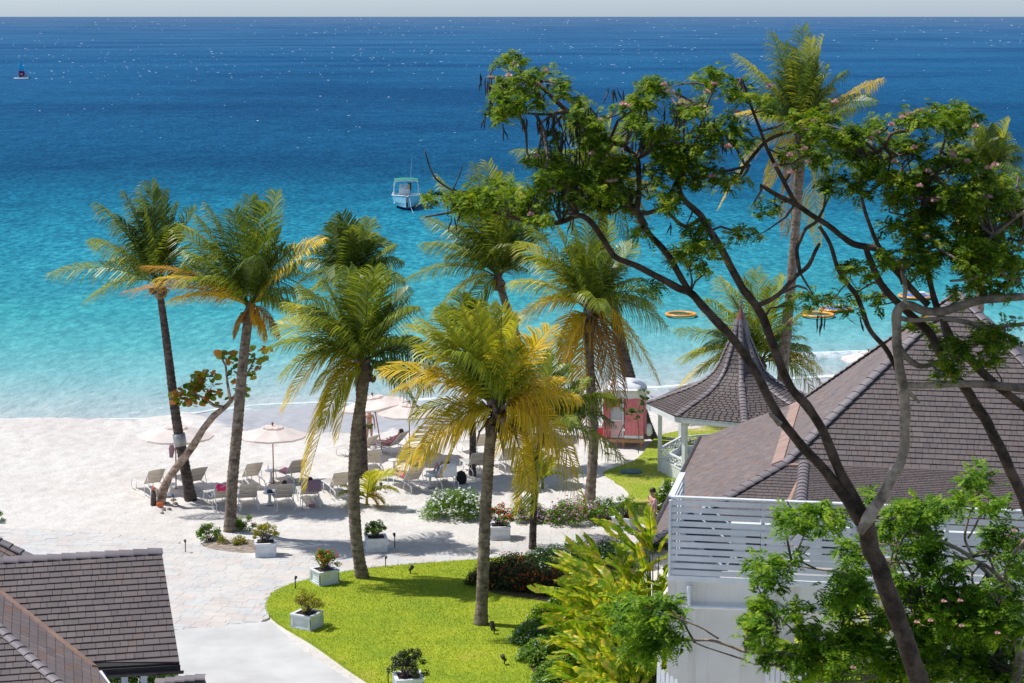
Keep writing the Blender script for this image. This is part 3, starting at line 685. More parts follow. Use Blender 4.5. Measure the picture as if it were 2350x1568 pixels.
rf.plane(C0, vv, [C0, Cb, A0], 0.205, 0.21, up, M['tilepale'], 0.014)
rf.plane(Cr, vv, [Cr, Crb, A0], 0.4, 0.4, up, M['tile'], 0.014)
caps(C0, A0, up, 0.34, 0.36, M['ridge']); caps(Cr, A0, up, 0.34, 0.36, M['ridge']); caps(Cb, A0, up, 0.34, 0.36, M['ridge'])
# lower skirt
sw, shh = 3.8, 1.8
EL = C0 - u*sw - vv*sw + Vector((0,0,-shh)); ELb = Cb - u*sw + vv*1.2 + Vector((0,0,-shh))
Fr = C0 - vv*sw - Vector((0,0,shh)) ; Cr2 = C0 + u*12 
low = MB(); low.add([C0, Cb, ELb, EL, Vector(C0-Vector((0,0,.1))), Cb-Vector((0,0,.1)), ELb-Vector((0,0,.12)), EL-Vector((0,0,.12))], [(0,1,2,3),(4,7,6,5),(2,6,7,3)])
lo = low.build('lower_roof', M['dark'], root)
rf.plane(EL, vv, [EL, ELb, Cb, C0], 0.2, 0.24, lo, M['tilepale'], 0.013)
# front skirt: small hip face, copper valley, then the shallow front roof
N1 = normal(C0, C0+u, EL)
V1 = hit(1846, 1068, C0, N1); V2 = hit(1800, 1160, C0, N1)
FE = EL + u*5.5
rf.plane(EL, u, [EL, V2 + (V2-V1)*0.9, V1, C0], 0.15, 0.2, lo, M['tile'], 0.014, M['dark'])
A1 = C0 + u*0.62 + Vector((0,0,0.02)); dn = (-vv*10 + Vector((0,0,-1.15)))
A2 = A1 + dn + u*0.9; A3 = C0 + u*14 + dn; A4 = C0 + u*14
N2 = normal(A1, A2, A3)
A2 = hit(1838, 1156, A1, N2); A2 = A1 + (A2-A1).normalized()*10.0
rf.plane(A2, u, [A2, A3, A4, A1], 0.155, 0.2, lo, M['tile'], 0.015, M['dark'])
caps(A2, A1, lo, 0.36, 0.30, M['ridge'], arch=0.15)
strip(V1, V2 + (V2-V1)*1.0, u, 0.34, Vector((0,0,1)), root, M['copper'])
mbx = MB(); mbx.add([V1+u*0.3, V2+(V2-V1)+u*0.3, A2, A1], [(0,1,2,3)]); mbx.build('valley_slope', M['tile'], root)
strip(C0 + vv*0.06 - u*0.02, C0 + u*14 + vv*0.06, Vector((-vv.x,-vv.y,-.25)), 0.20, Vector((0,0,1)), root, M['copper'], th=0.05)
strip(C0 - u*0.05 + vv*0.5, Cb - u*0.05 + Vector((0,0,0)), Vector((-u.x,-u.y,-0.47)), 0.42, Vector((-.4,0,1)).normalized(), root, M['copper'], th=0.03)
caps(EL, C0, lo, 0.34, 0.36, M['ridge'])
# gutter on the left eave, soffit and white walls
mbx = MB()
mbx.tube([EL - u*0.08 - vv*0.2, ELb - u*0.08], 0.085, 8); mbx.build('gutter', M['gutter'], root)
mbx = MB(); wc = EL + u*0.7 + vv*0.7
for a_, b_ in ((EL+u*0.7+vv*0.7, ELb+u*0.7-vv*0.4), (EL+u*0.7+vv*0.7, EL+u*17+vv*0.7)):
    mid_ = Vector(((a_.x+b_.x)/2, (a_.y+b_.y)/2, 1.55)); d_ = Vector((b_.x-a_.x, b_.y-a_.y, 0)); mbx.beam(Vector((a_.x,a_.y,1.55)), Vector((b_.x,b_.y,1.55)), 0.2, 3.1)
wall_o = mbx.build('wall', M['plaster'], root)
for k in range(4):
    c_ = EL + u*0.58 + vv*(2.2+k*3.0); mbx = MB(); Mr = Matrix.Rotation(ba_, 3, 'Z')
    mbx.box((c_.x, c_.y, 1.6), (0.08, 1.1, 1.3), M=Mr); f_ = mbx.build('window', M['white'], wall_o)
    mbx = MB(); mbx.box((c_.x-0.05*u.x, c_.y-0.05*u.y, 1.6), (0.03, 0.9, 1.1), M=Mr); mbx.build('pane', M['glass'], f_)
rf.finish(None)

# ---------------- gazebo
gc = Vector((9.48, 81.6, 0))
gz = thing('gazebo', 'white octagonal gazebo with a flared pagoda roof of grey tiles and red finial cap', 'gazebo', gc)
prof = [(3.87,2.93),(3.35,3.10),(2.87,3.30),(2.40,3.46),(1.94,3.66),(1.62,3.84),(1.36,4.02),(1.14,4.20),(0.97,4.40),(0.80,4.72),(0.65,5.10),(0.48,5.5),(0.34,5.82),(0.26,6.15),(0.19,6.5)]
ga = [math.pi - R(3) + k*math.pi/4 for k in range(8)]
def gp(k, r, z, kk=None): a_ = ga[k % 8]; return gc + Vector((r*math.cos(a_), r*math.sin(a_), z))
mbx = MB()
for k in range(8):
    for i in range(len(prof)-1):
        mbx.add([gp(k,*prof[i]), gp(k+1,*prof[i]), gp(k+1,*prof[i+1]), gp(k,*prof[i+1])], [(0,1,2,3)])
groof = mbx.build('roof', M['dark'], gz)
# resample profile for rows
P_ = [Vector(p) for p in prof]; rows = [P_[0]]; acc = 0
cum = [0]
for i in range(1, len(P_)): cum.append(cum[-1] + (P_[i]-P_[i-1]).length)
def pat(s_):
    s_ = min(max(s_, 0), cum[-1])
    for i in range(1, len(cum)):
        if s_ <= cum[i]+1e-9: return P_[i-1].lerp(P_[i], (s_-cum[i-1])/(cum[i]-cum[i-1]))
nr = 30; rr_ = [pat(cum[-1]*i/nr) for i in range(nr+1)]
gt = []
for k in range(8):
    for i in range(nr):
        a0_, a1_ = gp(k, *rr_[i]), gp(k+1, *rr_[i]); b0_, b1_ = gp(k, *rr_[i+1]), gp(k+1, *rr_[i+1])
        n = max(1, round((a1_-a0_).length/0.26)); off = random.uniform(-.3,.3)
        cuts = [0] + [min(.98,max(.02,(j+off*(1 if n > 1 else 0))/n)) for j in range(1, n)] + [1]
        Nn = (a1_-a0_).cross(b0_-a0_).normalized(); Nn = Nn if Nn.z > 0 else -Nn
        for j in range(len(cuts)-1):
            c0_, c1_ = cuts[j]+0.012, cuts[j+1]-0.012
            q = [a0_.lerp(a1_, c0_), a0_.lerp(a1_, c1_), b0_.lerp(b1_, c1_), b0_.lerp(b1_, c0_)]
            vsx = [q[0]+Nn*0.034, q[1]+Nn*0.034, q[2]+Nn*0.012, q[3]+Nn*0.012, q[0]-Nn*.001, q[1]-Nn*.001]
            front = q[0].y < gc.y + 0.3 and q[0].x < gc.x + 3.2
            gt.append(((q[0]-q[1]).length*(q[3]-q[0]).length*(abs(Nn.dot(Vector((0,.98,-.2))))) if front else 0, vsx))
gt.sort(key=lambda q: -q[0]); jv = []; jf = []
ff = [(0,1,2,3),(4,5,1,0)]
for i, (a_, vsx) in enumerate(gt):
    if i < 300: link('roof_tile', mesh_np('roof_tile', [p-gc for p in vsx], ff + [(0,3,4),(1,5,2)], M['tile']), groof)
    else:
        b0 = len(jv); jv += [p-gc for p in vsx]; jf += [[b0+t for t in f] for f in ff]
setp(link('joined_roof_tiles', mesh_np('roof_tiles', jv, jf, M['tile']), groof), None, None, None, 'stuff')
for k in range(8):
    i = 0
    seg = [gp(k, r*1.01, z+0.02) for r, z in [pat(cum[-1]*t/24) for t in range(25)]]
    for i in range(24):
        a_, b_ = seg[i], seg[i+1]; w_ = 0.30 - 0.008*i
        caps(a_, b_, groof, 0.28 if i < 12 else 0.2, 0.24, M['ridge'], Vector((0,0,1)), 0.08)
mbx = MB(); mbx.lathe([(0.24,6.45),(0.17,6.62),(0.09,6.85),(0.05,7.0)], gc, 8); M['capred'] = simple('finial_cap', (0.26,0.10,0.09,1), (0.2,0.08,0.075,1), 0.5); mbx.build('roof_cap', M['capred'], gz)
mbx = MB(); mbx.lathe([(0.03,6.98),(0.05,7.04),(0.075,7.10),(0.05,7.16),(0.02,7.22),(0.045,7.27),(0.03,7.32),(0.0,7.45)], gc, 10); mbx.build('finial', M['ridge'], gz, True)
mbx = MB()
for k in range(8):
    a_, b_ = gp(k, 3.84, 2.81), gp(k+1, 3.84, 2.81); mbx.beam(a_, b_, 0.05, 0.22)
    a_, b_ = gp(k, 3.15, 2.62), gp(k+1, 3.15, 2.62); mbx.beam(a_, b_, 0.1, 0.16)
mbx.build('fascia', M['white'], gz)
mbx = MB(); mbx.add([gp(k, 3.83, 2.78) for k in range(8)], [tuple(range(8))]); mbx.build('soffit', M['white'], gz)
mbx = MB(); mbx.add([gp(k, 3.2, 0.30) for k in range(8)] + [gp(k, 3.2, 0.0) for k in range(8)], [tuple(range(8))] + [(k, (k+1) % 8, 8+(k+1) % 8, 8+k) for k in range(8)]); mbx.build('deck', M['white'], gz)
for k in range(8):
    p = gp(k, 3.28, 0); mbx = MB(); mbx.box((p.x, p.y, 1.4), (0.17,0.17,2.8), ga[k]); mbx.box((p.x,p.y,2.5),(0.24,0.24,0.06), ga[k]); mbx.build('post', M['white'], gz)
    q = gp(k+1, 3.28, 0)
    mbx = MB()
    for z, w_, h_ in ((1.02,0.09,0.06),(0.58,0.06,0.05)): mbx.beam(p+Vector((0,0,z)), q+Vector((0,0,z)), w_, h_)
    mbx.build('railing', M['white'], gz)
    # fretwork scrolls
    mbx = MB(); t = (q-p); L = t.length; t.normalize(); n = 7
    for j in range(n):
        c_ = p + t*(L*(j+0.5)/n) + Vector((0,0,0.80)); pts = []
        for s_ in range(13):
            a_ = s_/12*math.pi*1.7*(1 if j % 2 else -1); r_ = 0.17*(1-0.045*s_); pts.append(c_ + t*(math.cos(a_)*r_) + Vector((0,0,math.sin(a_)*r_)))
        mbx.tube(pts, 0.022, 4)
        mbx.tube([c_ - t*0.17 - Vector((0,0,0.17)), c_ + t*0.17 + Vector((0,0,.17))], 0.02, 4)
    mbx.build('fretwork', M['white'], gz)
    nb = 14
    for j in range(nb):
        c_ = p + t*(L*(j+0.5)/nb)
        if k < 3: 
            mbx = MB(); mbx.box((c_.x, c_.y, 0.29), (L/nb-0.02, 0.03, 0.54), math.atan2(t.y, t.x)); mbx.build('board', M['white'], gz)
    if k >= 3:
        mbx = MB(); mbx.beam(p+Vector((0,0,0.29)), q+Vector((0,0,0.29)), 0.03, 0.54); mbx.build('board_panel', M['white'], gz)

# ---------------- terrace with horizontal slat screen (near right)
HT = 8.1
fa, fb = G(1540, 1141, HT), G(2350, 1174, HT); fd = (fb-fa).normalized(); fang = math.atan2(fd.y, fd.x); fn_ = Vector((-fd.y, fd.x, 0))
hh_ = 1.86
tb_ = thing('terrace_building', 'pale plastered building wall carrying a roof terrace, lower right', 'building', (fa.x, fa.y, 0))
mbx = MB(); LW = 15.0; cw_ = fa + fd*(LW/2-0.05) + fn_*1.4; mbx.box((cw_.x, cw_.y, (HT-hh_)/2-0.05), (LW, 2.75, HT-hh_-0.1), fang); mbx.build('wall', M['plaster'], tb_)
M['terrace'] = simple('terrace_floor', (0.42,0.42,0.42,1), (0.34,0.34,0.34,1), 0.8, 3)
mbx = MB(); mbx.box((cw_.x, cw_.y, HT-hh_-0.06), (LW+0.06, 2.83, 0.10), fang); mbx.build('coping', M['white'], tb_)
mbx = MB(); mbx.box((cw_.x+fn_.x*0.02, cw_.y+fn_.y*0.02, HT-hh_-0.0), (LW-0.1, 2.6, 0.02), fang); mbx.build('terrace_floor', M['terrace'], tb_)
def wallpt(x, y): return hit(x, y, fa - fn_*0.06, fn_)
for (x0_, y0_, x1_, y1_) in ((1581,1350,1581,1392),(1581,1392,1900,1403),(1750,1345,1750,1398)):
    mbx = MB(); a_, b_ = wallpt(x0_, y0_), wallpt(x1_, y1_); mbx.tube([a_, b_], 0.045, 10)
    for q in (a_, b_): mbx.tube([q-(b_-a_).normalized()*0.06, q+(b_-a_).normalized()*0.06], 0.058, 10)
    mbx.build('drain_pipe', M['planter'], tb_, False)
a_ = G(1515, 1400, 4.6); mbx = MB(); mbx.tube([a_, a_-Vector((0,0,4))], 0.05, 8); mbx.build('downpipe', M['planter'], tb_)
sc = thing('slat_screen', 'white screen of horizontal slats round the roof terrace', 'fence', (fa.x, fa.y, HT-hh_))
NS = 11; segL = 2.05; pitch = (hh_-0.05)/NS
slat_me = None
def slat(c, L, ang_, nm='slat'):
    global slat_me
    if slat_me is None:
        mq = MB(); mq.box((0,0,0),(1,0.028,0.118)); slat_me = mesh_np('slat', mq.V, mq.F, M['slatpaint'])
    Mx = Matrix.Translation(c) @ Matrix.Rotation(ang_, 4, 'Z') @ Matrix.Rotation(R(random.uniform(-0.8,0.8)), 4, 'X') @ Matrix.Diagonal((L,1,1,1)); return link(nm, slat_me, sc, Mx)
for k in range(7):
    for j in range(NS):
        c_ = fa + fd*(segL*(k+0.5)) ; slat(Vector((c_.x, c_.y, HT-0.12-j*pitch+random.uniform(-.004,.004))), segL-0.008, fang)
    p = fa + fd*(segL*k+0.05) + fn_*0.06; mbx = MB(); mbx.box((p.x, p.y, HT-hh_/2-0.04), (0.08,0.08,hh_-0.04), fang); mbx.build('post', M['white'], sc)
    c_ = fa + fd*(segL*(k+0.5)); mbx = MB(); mbx.box((c_.x+fn_.x*.03, c_.y+fn_.y*.03, HT), (segL-0.004, 0.14, 0.04), fang); mbx.build('top_rail', M['white'], sc)
    mbx = MB(); mbx.box((c_.x+fn_.x*.03, c_.y+fn_.y*.03, HT-hh_+0.0), (segL-0.004, 0.10, 0.03), fang); mbx.build('bottom_rail', M['white'], sc)
fe = G(1567, 1085, HT); rd = (fe-fa); RL = rd.length; rd.normalize(); ra_ = math.atan2(rd.y, rd.x)
for j in range(NS):
    c_ = fa + rd*(RL/2+0.04); slat(Vector((c_.x, c_.y, HT-0.12-j*pitch)), RL-0.08, ra_)
mbx = MB(); c_ = fa + rd*(RL/2); mbx.box((c_.x, c_.y, HT+0.002), (RL-0.1, 0.14, 0.04), ra_); mbx.build('top_rail', M['white'], sc)
mbx = MB(); mbx.box((fe.x, fe.y, HT-hh_/2), (0.09,0.09,hh_), ra_); mbx.build('post', M['white'], sc)
mbx = MB(); mbx.box((fa.x-0.02*fd.x, fa.y+0.0, HT-hh_/2-0.03), (0.05,0.09,hh_-0.08), fang); mbx.build('post', M['white'], sc)
# things kept on the terrace, seen between the slats
for k, (dx, dy, w_, h_, dd) in enumerate(((1.9,1.5,1.2,0.95,0.5),(3.6,1.7,0.9,0.8,0.5),(6.9,1.6,1.4,0.9,0.5))):
    c_ = fa + fd*dx + fn_*dy; ac = thing('equipment_cabinet', ['white metal cabinet behind the left end of the slat screen','smaller white metal cabinet second along behind the slat screen','wide white metal cabinet behind the slat screen near the tree trunk'][k], 'cabinet', (c_.x, c_.y, HT-hh_+.01), 'cabinets on the terrace')
    mbx = MB(); mbx.box((c_.x, c_.y, HT-hh_+0.03+h_/2), (w_, dd, h_), fang); mbx.build('casing', M['white'], ac)
    mbx = MB(); q = c_ - fn_*(dd/2+0.01); mbx.box((q.x, q.y, HT-hh_+0.03+h_*0.55), (w_*0.4, 0.03, h_*0.5), fang); mbx.build('grille', M['dark'], ac)
for k in range(2):
    c_ = fa + fd*(0.75+0.35*k) + fn_*(1.0+0.5*k)
    pl_ = thing('glazed_panel', ['dark slanting glazed panel nearest the corner of the slat screen','dark slanting glazed panel behind the corner one'][k], 'panel', (c_.x, c_.y, HT-hh_), 'slanting panels on the terrace')
    mbx = MB(); Mr = Matrix.Rotation(fang, 3, 'Z') @ Matrix.Rotation(R(38), 3, 'Y') @ Matrix.Rotation(R(25), 3, 'X')
    mbx.box((c_.x, c_.y, HT-hh_+0.65), (1.5,0.9,0.05), M=Mr); mbx.build('frame', M['white'], pl_)
    mbx = MB(); o_ = Mr @ Vector((0,0,0.03)); mbx.box((c_.x+o_.x, c_.y+o_.y, HT-hh_+0.65+o_.z), (1.36,0.76,0.02), M=Mr); mbx.build('glass', M['glass'], pl_)
    mbx = MB(); mbx.box((c_.x, c_.y, HT-hh_+0.24), (0.06,0.06,0.48), fang); mbx.build('support', M['white'], pl_)
# picket fences at the foot of the wall
def picket(x0, y0, x1, y1, Y, n, lab):
    a_, b_ = PY(x0, y0, Y), PY(x1, y1, Y-0.25)
    f = thing('picket_fence', lab, 'fence', (a_.x, a_.y, a_.z-1.2), 'white picket fences')
    t = (b_-a_)
    mq = MB(); mq.add([(-.045,-.01,-1.2),(.045,-.01,-1.2),(.045,-.01,-.04),(.02,-.01,0),(-.02,-.01,0),(-.045,-.01,-.04),(-.045,.012,-1.2),(.045,.012,-1.2),(.045,.012,-.04),(.02,.012,0),(-.02,.012,0),(-.045,.012,-.04)], [(0,1,2,3,4,5),(11,10,9,8,7,6),(0,6,7,1),(1,7,8,2),(2,8,9,3),(3,9,10,4),(4,10,11,5),(5,11,6,0)])
    me_ = mesh_np('picket', mq.V, mq.F, M['white']); an = math.atan2(t.y, t.x)
    for k in range(n):
        p = a_ + t*(k/(n-1)); link('picket', me_, f, Matrix.Translation(p + Vector((0,0,random.uniform(-.008,.008)))) @ Matrix.Rotation(an, 4, 'Z'))
    for dz in (0.3, 0.95):
        mbx = MB(); mbx.beam(a_-Vector((0,-0.03,dz)), b_-Vector((0,-0.03,dz)), 0.03, 0.07); mbx.build('rail', M['white'], f)
    mbx = MB(); mbx.beam(a_-Vector((0,0,1.2+(a_.z-1.2)/2)), b_-Vector((0,0,1.2+(a_.z-1.2)/2)), 0.25, a_.z-1.2); mbx.build('footing_wall', M['plaster'], f)
picket(1762,1476,1935,1516,43.6,15,'white picket fence half hidden by foliage below the plaster wall')
picket(1512,1528,1552,1560,43.2,5,'short white picket fence beside the corner of the plaster wall')

# ---------------- left building
rootL = thing('tiled_roof_pavilion', 'open pavilion under grey brown tiled roofs with copper valley, lower left', 'building', (-11, 51, 0))
hE, hR = 2.85, 4.75
E1 = G(412, 1521, hE); R1 = G(371, 1266, hR); R0 = G(0, 1288, hR)
uL = (R1-R0).normalized(); NL = normal(E1, R1, R0)
def onL(x, y): return hit(x, y, E1, NL)
rl = Roof(rootL)
e0 = bpy.data.objects.new('roof_slope', None); COL.objects.link(e0); e0.parent = rootL; WL[e0.name] = WL[rootL.name]
VL1 = onL(222, 1531); VL0 = onL(-60, 1306)
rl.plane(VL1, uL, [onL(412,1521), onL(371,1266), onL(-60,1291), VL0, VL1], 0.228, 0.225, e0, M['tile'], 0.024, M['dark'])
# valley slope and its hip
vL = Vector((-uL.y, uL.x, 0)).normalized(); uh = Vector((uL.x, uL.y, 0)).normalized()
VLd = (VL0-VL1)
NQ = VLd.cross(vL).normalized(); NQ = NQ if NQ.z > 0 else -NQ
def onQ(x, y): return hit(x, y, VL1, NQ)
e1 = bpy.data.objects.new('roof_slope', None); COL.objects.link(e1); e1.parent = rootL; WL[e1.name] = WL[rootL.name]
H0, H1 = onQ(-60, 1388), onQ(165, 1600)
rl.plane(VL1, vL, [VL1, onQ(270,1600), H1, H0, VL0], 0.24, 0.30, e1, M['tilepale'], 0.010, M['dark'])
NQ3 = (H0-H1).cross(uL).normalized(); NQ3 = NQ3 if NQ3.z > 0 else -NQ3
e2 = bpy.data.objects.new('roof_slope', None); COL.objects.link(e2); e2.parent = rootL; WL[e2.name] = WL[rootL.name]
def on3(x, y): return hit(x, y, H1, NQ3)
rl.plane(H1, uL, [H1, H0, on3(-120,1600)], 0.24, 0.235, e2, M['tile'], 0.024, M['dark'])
caps(H1, H0, e2, 0.30, 0.33, M['ridge'], (NQ+NQ3).normalized(), 0.10)
caps(onL(-60,1291)+NL*.02, R1+NL*.02, e0, 0.30, 0.37, M['ridge'], Vector((0,-0.35,1)), 0.06)
strip(VL1 + NL*0.03, VL0 + NL*0.03, (Vector((0,0,0)) + (VL1-VL0).cross(NQ)).normalized()*(1 if (VL1-VL0).cross(NQ).y < 0 else -1), 0.20, NQ, rootL, M['copper'], th=0.02)
# back slope of the main ridge so that the roof is solid
Bk = Vector((vL.x, vL.y, 0)); mbx = MB(); a_, b_ = R1.copy(), onL(-60,1291); dn_ = Vector((0,0,hE-hR)) + vL*2.3
mbx.add([a_, b_, b_+dn_, a_+dn_], [(0,1,2,3)]); mbx.build('back_slope', M['tile'], rootL)
# fragment of a farther roof at the left edge
e3 = bpy.data.objects.new('roof_slope', None); COL.objects.link(e3); e3.parent = rootL; WL[e3.name] = WL[rootL.name]
fa1, fa2, fa3 = G(-50,1216,4.9), G(76,1282,4.2), G(-50,1300,4.1)
rl.plane(fa3, (fa1-fa2), [fa1, fa2, fa3], 0.24, 0.25, e3, M['tilepale'], 0.015, M['dark'])
caps(fa2, fa1, e3, 0.26, 0.33, M['ridge'], Vector((0,-.2,1)), 0.08)
# ridge peeping in at the bottom edge
c1, c2 = PY(357,1566,47.6), PY(470,1554,47.6)
e4 = bpy.data.objects.new('roof_slope', None); COL.objects.link(e4); e4.parent = rootL; WL[e4.name] = WL[rootL.name]
caps(c1, c2, e4, 0.28, 0.25, M['ridge'], Vector((0,-.2,1)), 0.08)
mbx = MB(); mbx.add([c1-Vector((0,0,.03)), c2-Vector((0,0,.03)), c2+Vector((0,-1.2,-1)), c1+Vector((0,-1.2,-1)), c2+Vector((0,1,-1)), c1+Vector((0,1,-1))], [(0,1,2,3),(1,0,5,4)]); mbx.build('gable_slope', M['tile'], rootL)
# fascia, gutter and posts
ge_, gs_ = onL(224,1537), onL(413,1526)
mbx = MB(); mbx.beam(ge_-Vector((0,-.05,.09)), gs_-Vector((0,-.05,.09)), 0.05, 0.14); mbx.build('fascia', M['dark'], rootL)
mbx = MB()
n = 9; pts = []
for (q, sgn) in ((ge_ - Vector((0,0.08,0.14)), 0), (gs_ + Vector((0.10,-0.08,-0.14)), 1)):
    for k in range(n): a_ = math.pi*(k/(n-1)); pts.append(q + Vector((0, -0.065*math.cos(a_), -0.065*math.sin(a_))))
for k in range(n): pts.append(pts[n+k]*1.0 + Vector((0.001,0,0)))
mbx.add(pts, [(k, k+1, n+k+1, n+k) for k in range(n-1)] + [tuple(range(2*n, 3*n))]); mbx.build('gutter', M['gutter'], rootL)
for x_ in (245, 360, 398):
    q = onL(x_, 1534) ; mbx = MB(); mbx.box((q.x, q.y-0.14, q.z-0.15), (0.03,0.06,0.12)); mbx.build('gutter_bracket', M['black'], rootL)
for (x_, y_) in ((286,1560),(330,1556)):
    q = PY(x_, y_, 51.2); mbx = MB(); mbx.box((q.x, q.y, 1.35), (0.17,0.17,2.7), R(10)); mbx.build('post', M['planter'], rootL)
q0 = onQ(224,1538); q1 = onQ(266,1600); mbx = MB(); mbx.beam(q0+Vector((.06,0,-.07)), q1+Vector((.06,0,-.07)), 0.08, 0.12); mbx.build('eave_gutter', M['planter'], rootL)
rl.finish(None)

# ================================================================== PALMS
def bez(a, b, c, t): return a*((1-t)**2) + b*(2*t*(1-t)) + c*(t*t)
def frond(parent, base, tip, lift, mat, droop=0.6, leafL=None, n=42, wind=Vector((-0.22,-0.05,0)), width=0.045, side_w=None, ragged=0.0, tipcurl=0.0, name='frond'):
    base, tip = Vector(base), Vector(tip); L = (tip-base).length
    ctl = base.lerp(tip, 0.45) + Vector((0,0,1))*lift*L
    leafL = leafL or min(1.35, 0.36*L + 0.2)
    V_ = []; F_ = []
    pts = [bez(base, ctl, tip, i/10) for i in range(11)]
    tb = MB(); tb.tube(pts, [0.032*(1-i/10*0.8) for i in range(11)], 4, False); V_ += tb.V; F_ += tb.F
    H0 = (tip-base); H0.z = 0; H0.normalize() if H0.length > 1e-3 else None
    tw = random.uniform(-0.5, 0.5)
    for sgn in (-1, 1):
        for i in range(n):
            t = 0.13 + 0.87*(i+random.uniform(-.25,.25))/n; t = min(t, 0.998)
            if random.random() < ragged: continue
            p = bez(base, ctl, tip, t); T_ = ((ctl-base)*(1-t) + (tip-ctl)*t).normalized()
            s_ = T_.cross(Vector((0,0,1)))
            if s_.length < 0.15: s_ = T_.cross(Vector((0,1,0)))
            s_.normalize(); u_ = s_.cross(T_).normalized()
            s_ = (s_*math.cos(tw) + u_*math.sin(tw)); u_ = s_.cross(T_).normalized()
            l = leafL*(0.55 + 0.55*math.sin(math.pi*min(1, t*0.85+0.12)))*(1 - 0.50*max(0, (t-0.75)/0.25))*random.uniform(0.85,1.1)
            fwd = 0.55 + 0.75*t
            d0 = (s_*sgn*1.0 + T_*fwd + u_*0.30 + Vector((random.gauss(0,.05),random.gauss(0,.05),random.gauss(0,.06)))).normalized()
            d1 = (d0*(1-droop*0.55) + Vector((0,0,-1))*droop*1.0 + wind + T_*0.15).normalized()
            d2 = (d1*0.6 + Vector((0,0,-1))*droop*1.2 + wind*1.2).normalized()
            a = p; b_ = a + d0*l*0.38; c_ = b_ + d1*l*0.36; e_ = c_ + d2*l*0.30
            wdir = T_.cross(d0); wdir = d0.cross(wdir).normalized() if False else (T_ - d0*T_.dot(d0)).normalized()
            w_ = width*random.uniform(0.8,1.2); k = len(V_)
            V_ += [a - wdir*w_*0.3, a + wdir*w_*0.3, b_ - wdir*w_*0.55, b_ + wdir*w_*0.55, c_ - wdir*w_*0.4, c_ + wdir*w_*0.4, e_]
            F_ += [(k,k+1,k+3,k+2),(k+2,k+3,k+5,k+4),(k+4,k+5,k+6)]
    w = WL[parent.name]
    return link(name, mesh_np('frond', [v-w for v in V_], F_, mat), parent)
FM = {'d':'f_dark','g':'f_green','l':'f_lime','y':'f_gold','o':'f_orange','x':'f_dead'}
def palm(label, trunk, crown, fronds, Yoff=0.0, bark='palmbark', wpx=(26,20), extra=8, extramat='dg', size=3.2, nuts=5, husks=16, band=None, seed=1, cone=(0.2,1.25), baseh=0.0, headr=0.5, cutb=False):
    random.seed(seed)
    g = G(*trunk[0], baseh); Y = g.y
    wpx = (wpx[0]*.88, wpx[1]*.88)
    P = [g - Vector((0,0,0.15))] + [PY(x, y, Y) for x, y in trunk[1:]]
    c = PY(crown[0], crown[1], Y + Yoff)
    root = thing('palm_tree', label, 'palm tree', g, 'coconut palms')
    P.append(c)
    s = F/Y; pts = []
    for i in range(len(P)-1):
        for k in range(8): 
            t = k/8
            p0 = P[max(i-1,0)]; p1 = P[i]; p2 = P[i+1]; p3 = P[min(i+2,len(P)-1)]
            pts.append(0.5*((2*p1) + (p2-p0)*t + (2*p0-5*p1+4*p2-p3)*t*t + (3*p1-p0-3*p2+p3)*t**3))
    pts.append(P[-1]); m_ = len(pts)
    # ringed stem
    dense = []; rad = []
    for i in range(m_-1):
        for k in range(3):
            q = pts[i].lerp(pts[i+1], k/3); f = (i+k/3)/(m_-1)
            r_ = (wpx[0]*(1-f) + wpx[1]*f)/2/s; r_ *= 1 + 0.28*max(0, 1-f*9)
            dense.append(q); rad.append(r_*(1 + (0.045 if (i*3+k) % 2 else -0.045) + random.uniform(-.02,.02)))
    mb = MB(); mb.tube(dense, rad, 10); mb.build('trunk', M[bark], root, True)
    if band is not None:
        j = min(range(m_), key=lambda i_: abs(scr(*pts[i_])[1] - band)); q = pts[j]; t = (pts[min(j+1,m_-1)]-pts[j-1]).normalized(); mb = MB(); mb.tube([q-t*0.24, q+t*0.24], wpx[0]/2/s*1.06, 12); M.setdefault('metal_band', simple('metal_band', (0.45,0.45,0.45,1), (0.38,0.38,0.38,1), 0.45, 4, 0,0.01,0.5,0.3)); mb.build('metal_band', M['metal_band'], root, True)
    # crown
    for q in fronds:
        tx, ty, lift, col = q[:4]; kw = q[4] if len(q) > 4 else {}
        dy = random.uniform(-1.0, 1.0) if 'dy' not in kw else kw['dy']
        tip = PY(tx, ty, Y + Yoff + dy)
        b_ = c + Vector((random.uniform(-.08,.08), 0, random.uniform(-0.1,.25)))
        frond(root, b_, tip, lift, M[FM[col]], kw.get('droop', 0.45 + 0.45*max(0, min(1, (c.z+1.5-tip.z)/3))), kw.get('ll'), kw.get('n', 46), ragged=kw.get('rag', 0.06))
    for k in range(extra):
        az = random.uniform(0, 2*math.pi); el = random.uniform(*cone); L = size*random.uniform(0.85, 1.2)
        d = Vector((math.cos(az)*math.cos(el), math.sin(az)*math.cos(el), math.sin(el)))
        tip = c + d*L - Vector((0,0,1))*L*0.25*math.cos(el)
        frond(root, c+Vector((0,0,.1)), tip, 0.14+0.22*math.cos(el), M[FM[random.choice(extramat)]], random.uniform(0.4,0.8), n=44)
    mb = MB()
    for k in range(husks):
        az = random.uniform(0, 2*math.pi); el = random.uniform(-1.3, 1.1); L = random.uniform(0.25,0.6)*headr*2
        d = Vector((math.cos(az)*math.cos(el), math.sin(az)*math.cos(el), math.sin(el)))
        b0 = c + Vector((0,0,random.uniform(-0.35,0.15))) + d*0.1; s_ = d.cross(Vector((0,0,1))).normalized()*0.06
        m1 = b0 + d*L*0.6; m2 = m1 + (d*0.3+Vector((0,0,-0.6)))*L*0.5
        mb.add([b0-s_, b0+s_, m1+s_*1.1, m1-s_*1.1, m2], [(0,1,2,3),(3,2,4)])
